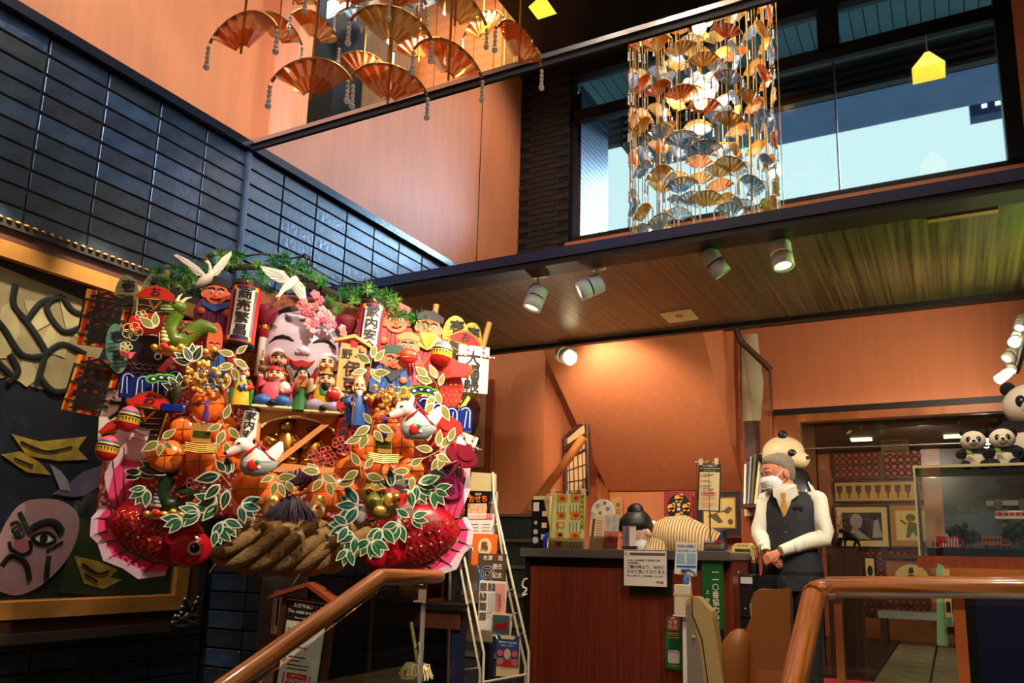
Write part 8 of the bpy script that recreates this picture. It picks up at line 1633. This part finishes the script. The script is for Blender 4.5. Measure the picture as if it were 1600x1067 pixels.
for i in range(20):
    a = i * 2 * pi / 20; R2 = .54; x, y = R2 * cos(a), R2 * sin(a); rod(x, y, zb_ + .12 * (i % 3))
    for j in range(7):
        z = zb_ + .06 + j * .345 + (i % 3) * .115 + rnd.uniform(-.02, .02)
        if rnd.random() < .12: continue
        hang(x, y, z, (0, 1, 0, 1, 2)[(i * 2 + j) % 5] if z > zb_ + .7 else (2, 1, 2)[(i + j) % 3], a + pi / 2, 1.25); nfan += 1
for i in range(9):
    a = i * 2 * pi / 9 + .2; R2 = .28; x, y = R2 * cos(a), R2 * sin(a); rod(x, y, zb_ + .2)
    for j in range(5):
        hang(x, y, zb_ + .3 + j * .42 + (i % 2) * .2, (2, 1, 2)[(i + j) % 3], a + pi / 2, 1.1, False)
MB(M['brass']).lathe([(0, -.02), (.66, -.02), (.66, .05), (0, .05)], 32).build('ceiling_plate', chn)
BULB = mat('lit_bulb', (255, 226, 170), .4, emit=12)
for z in (zb_ + 1.35, zb_ + 2.0):
    MB(BULB).ell((0, 0, z), (.035, .035, .05), 12, 8).build('bulb', chn); MB(M['brass']).tube([(0, 0, z + .05), (0, 0, -.05)], .012, 8).build('stem', chn)
    m = MB(CLR)
    for k in range(12): a = k * pi / 6; m.ell((.10 * cos(a), .10 * sin(a), z - .03 + .03 * (k % 2)), (.045, .045, .06), 8, 6)
    m.build('petal_glass', chn)
for z in (zb_ + 1.35, zb_ + 2.0): lamp('chandelier_lamp', 'POINT', (CXc, CYc, 6.55 + z - .14), None, 24, (1, .86, .66), .05)
# yellow pyramid lamps
YL = mat('yellow_shade', (232, 196, 60), .4, emit=.9)
for P_, k, l in ((mir(1450, 100, .55), .24, 'yellow pyramid pendant lamp hung by the high window'), (atY(848, 6, 4.8), .16, 'yellow pyramid pendant lamp above the gallery rail')):
    t = thing('pendant_lamp', l, 'lamp', P_, 0, 'yellow pyramid lamps', k); MB(YL).lathe([(.10, .42), (.72, -.35)], 4, False).build('shade', t); MB(M['black']).tube([(0, 0, .42), (0, 0, 1.1)], .05, 6).build('stem', t); t.rotation_euler.z = pi / 4
# white wall unit behind the chandelier, steel tubes by the window
t = thing('wall_unit', 'white louvred wall unit on the boarded gallery wall', 'wall unit', atY(524, 12, 5.3)); MB(M['white']).rbox(-.12, .12, 0, .2, -.09, .12, .02).build('casing', t); MB(GREY).box(-.10, .10, -.004, 0, -.07, -.05).build('slot', t)

# ------------------------------------------------------------------ lettering becomes mesh
bpy.context.view_layer.update(); dg = bpy.context.evaluated_depsgraph_get(); cache = {}
for o in [x for x in bpy.data.objects if x.type == 'FONT']:
    d = o.data; f_ = BOLD.get(o.name, 0); key = (d.body, round(d.size, 3), round(f_, 4), d.materials[0].name, d.align_x)
    if key not in cache:
        me = bpy.data.meshes.new_from_object(o.evaluated_get(dg))
        if f_ > 0:                                   # bold print: the outline laid down again a hair to each side
            co = [tuple(v.co) for v in me.vertices]; fs = [tuple(p.vertices) for p in me.polygons if p.normal.z > .5]; V = []; Q = []; lift = d.size * .003
            for i_, (dx, dz) in enumerate(((0, 0), (f_, 0), (-f_, 0), (0, f_), (0, -f_))):
                b0 = len(V); V += [(x + dx, y + dz, z + i_ * lift) for x, y, z in co]; Q += [tuple(i + b0 for i in q) for q in fs]
            m2 = bpy.data.meshes.new('lettering'); m2.from_pydata(V, [], Q); m2.materials.append(d.materials[0]); me = m2
        cache[key] = me
    n_ = bpy.data.objects.new('lettering', cache[key]); COL.objects.link(n_)
    n_.parent = o.parent; n_.location = o.location; n_.rotation_euler = o.rotation_euler; n_.scale = o.scale
    bpy.data.objects.remove(o)

a_ = mir(1516, 195, -3.4); b2_ = mir(1560, 110, -3.4)
t = thing('outdoor_sign_post', 'dark blue post with small lit squares outside the high window', 'post', (0, -3.4, 0))
MB(c('post_blue', (30, 56, 96), .6)).box(a_.x, b2_.x + .2, 0, .2, a_.z, 7.4).build('post_body', t)
for px, py in ((1537, 168), (1537, 178), (1558, 164), (1558, 174)): q = mir(px, py, -3.4); MB(mat('lit_square', (220, 236, 240), .5, emit=1.2)).box(q.x - .03, q.x + .03, .2, .21, q.z - .025, q.z + .025).build('lit_square', t)
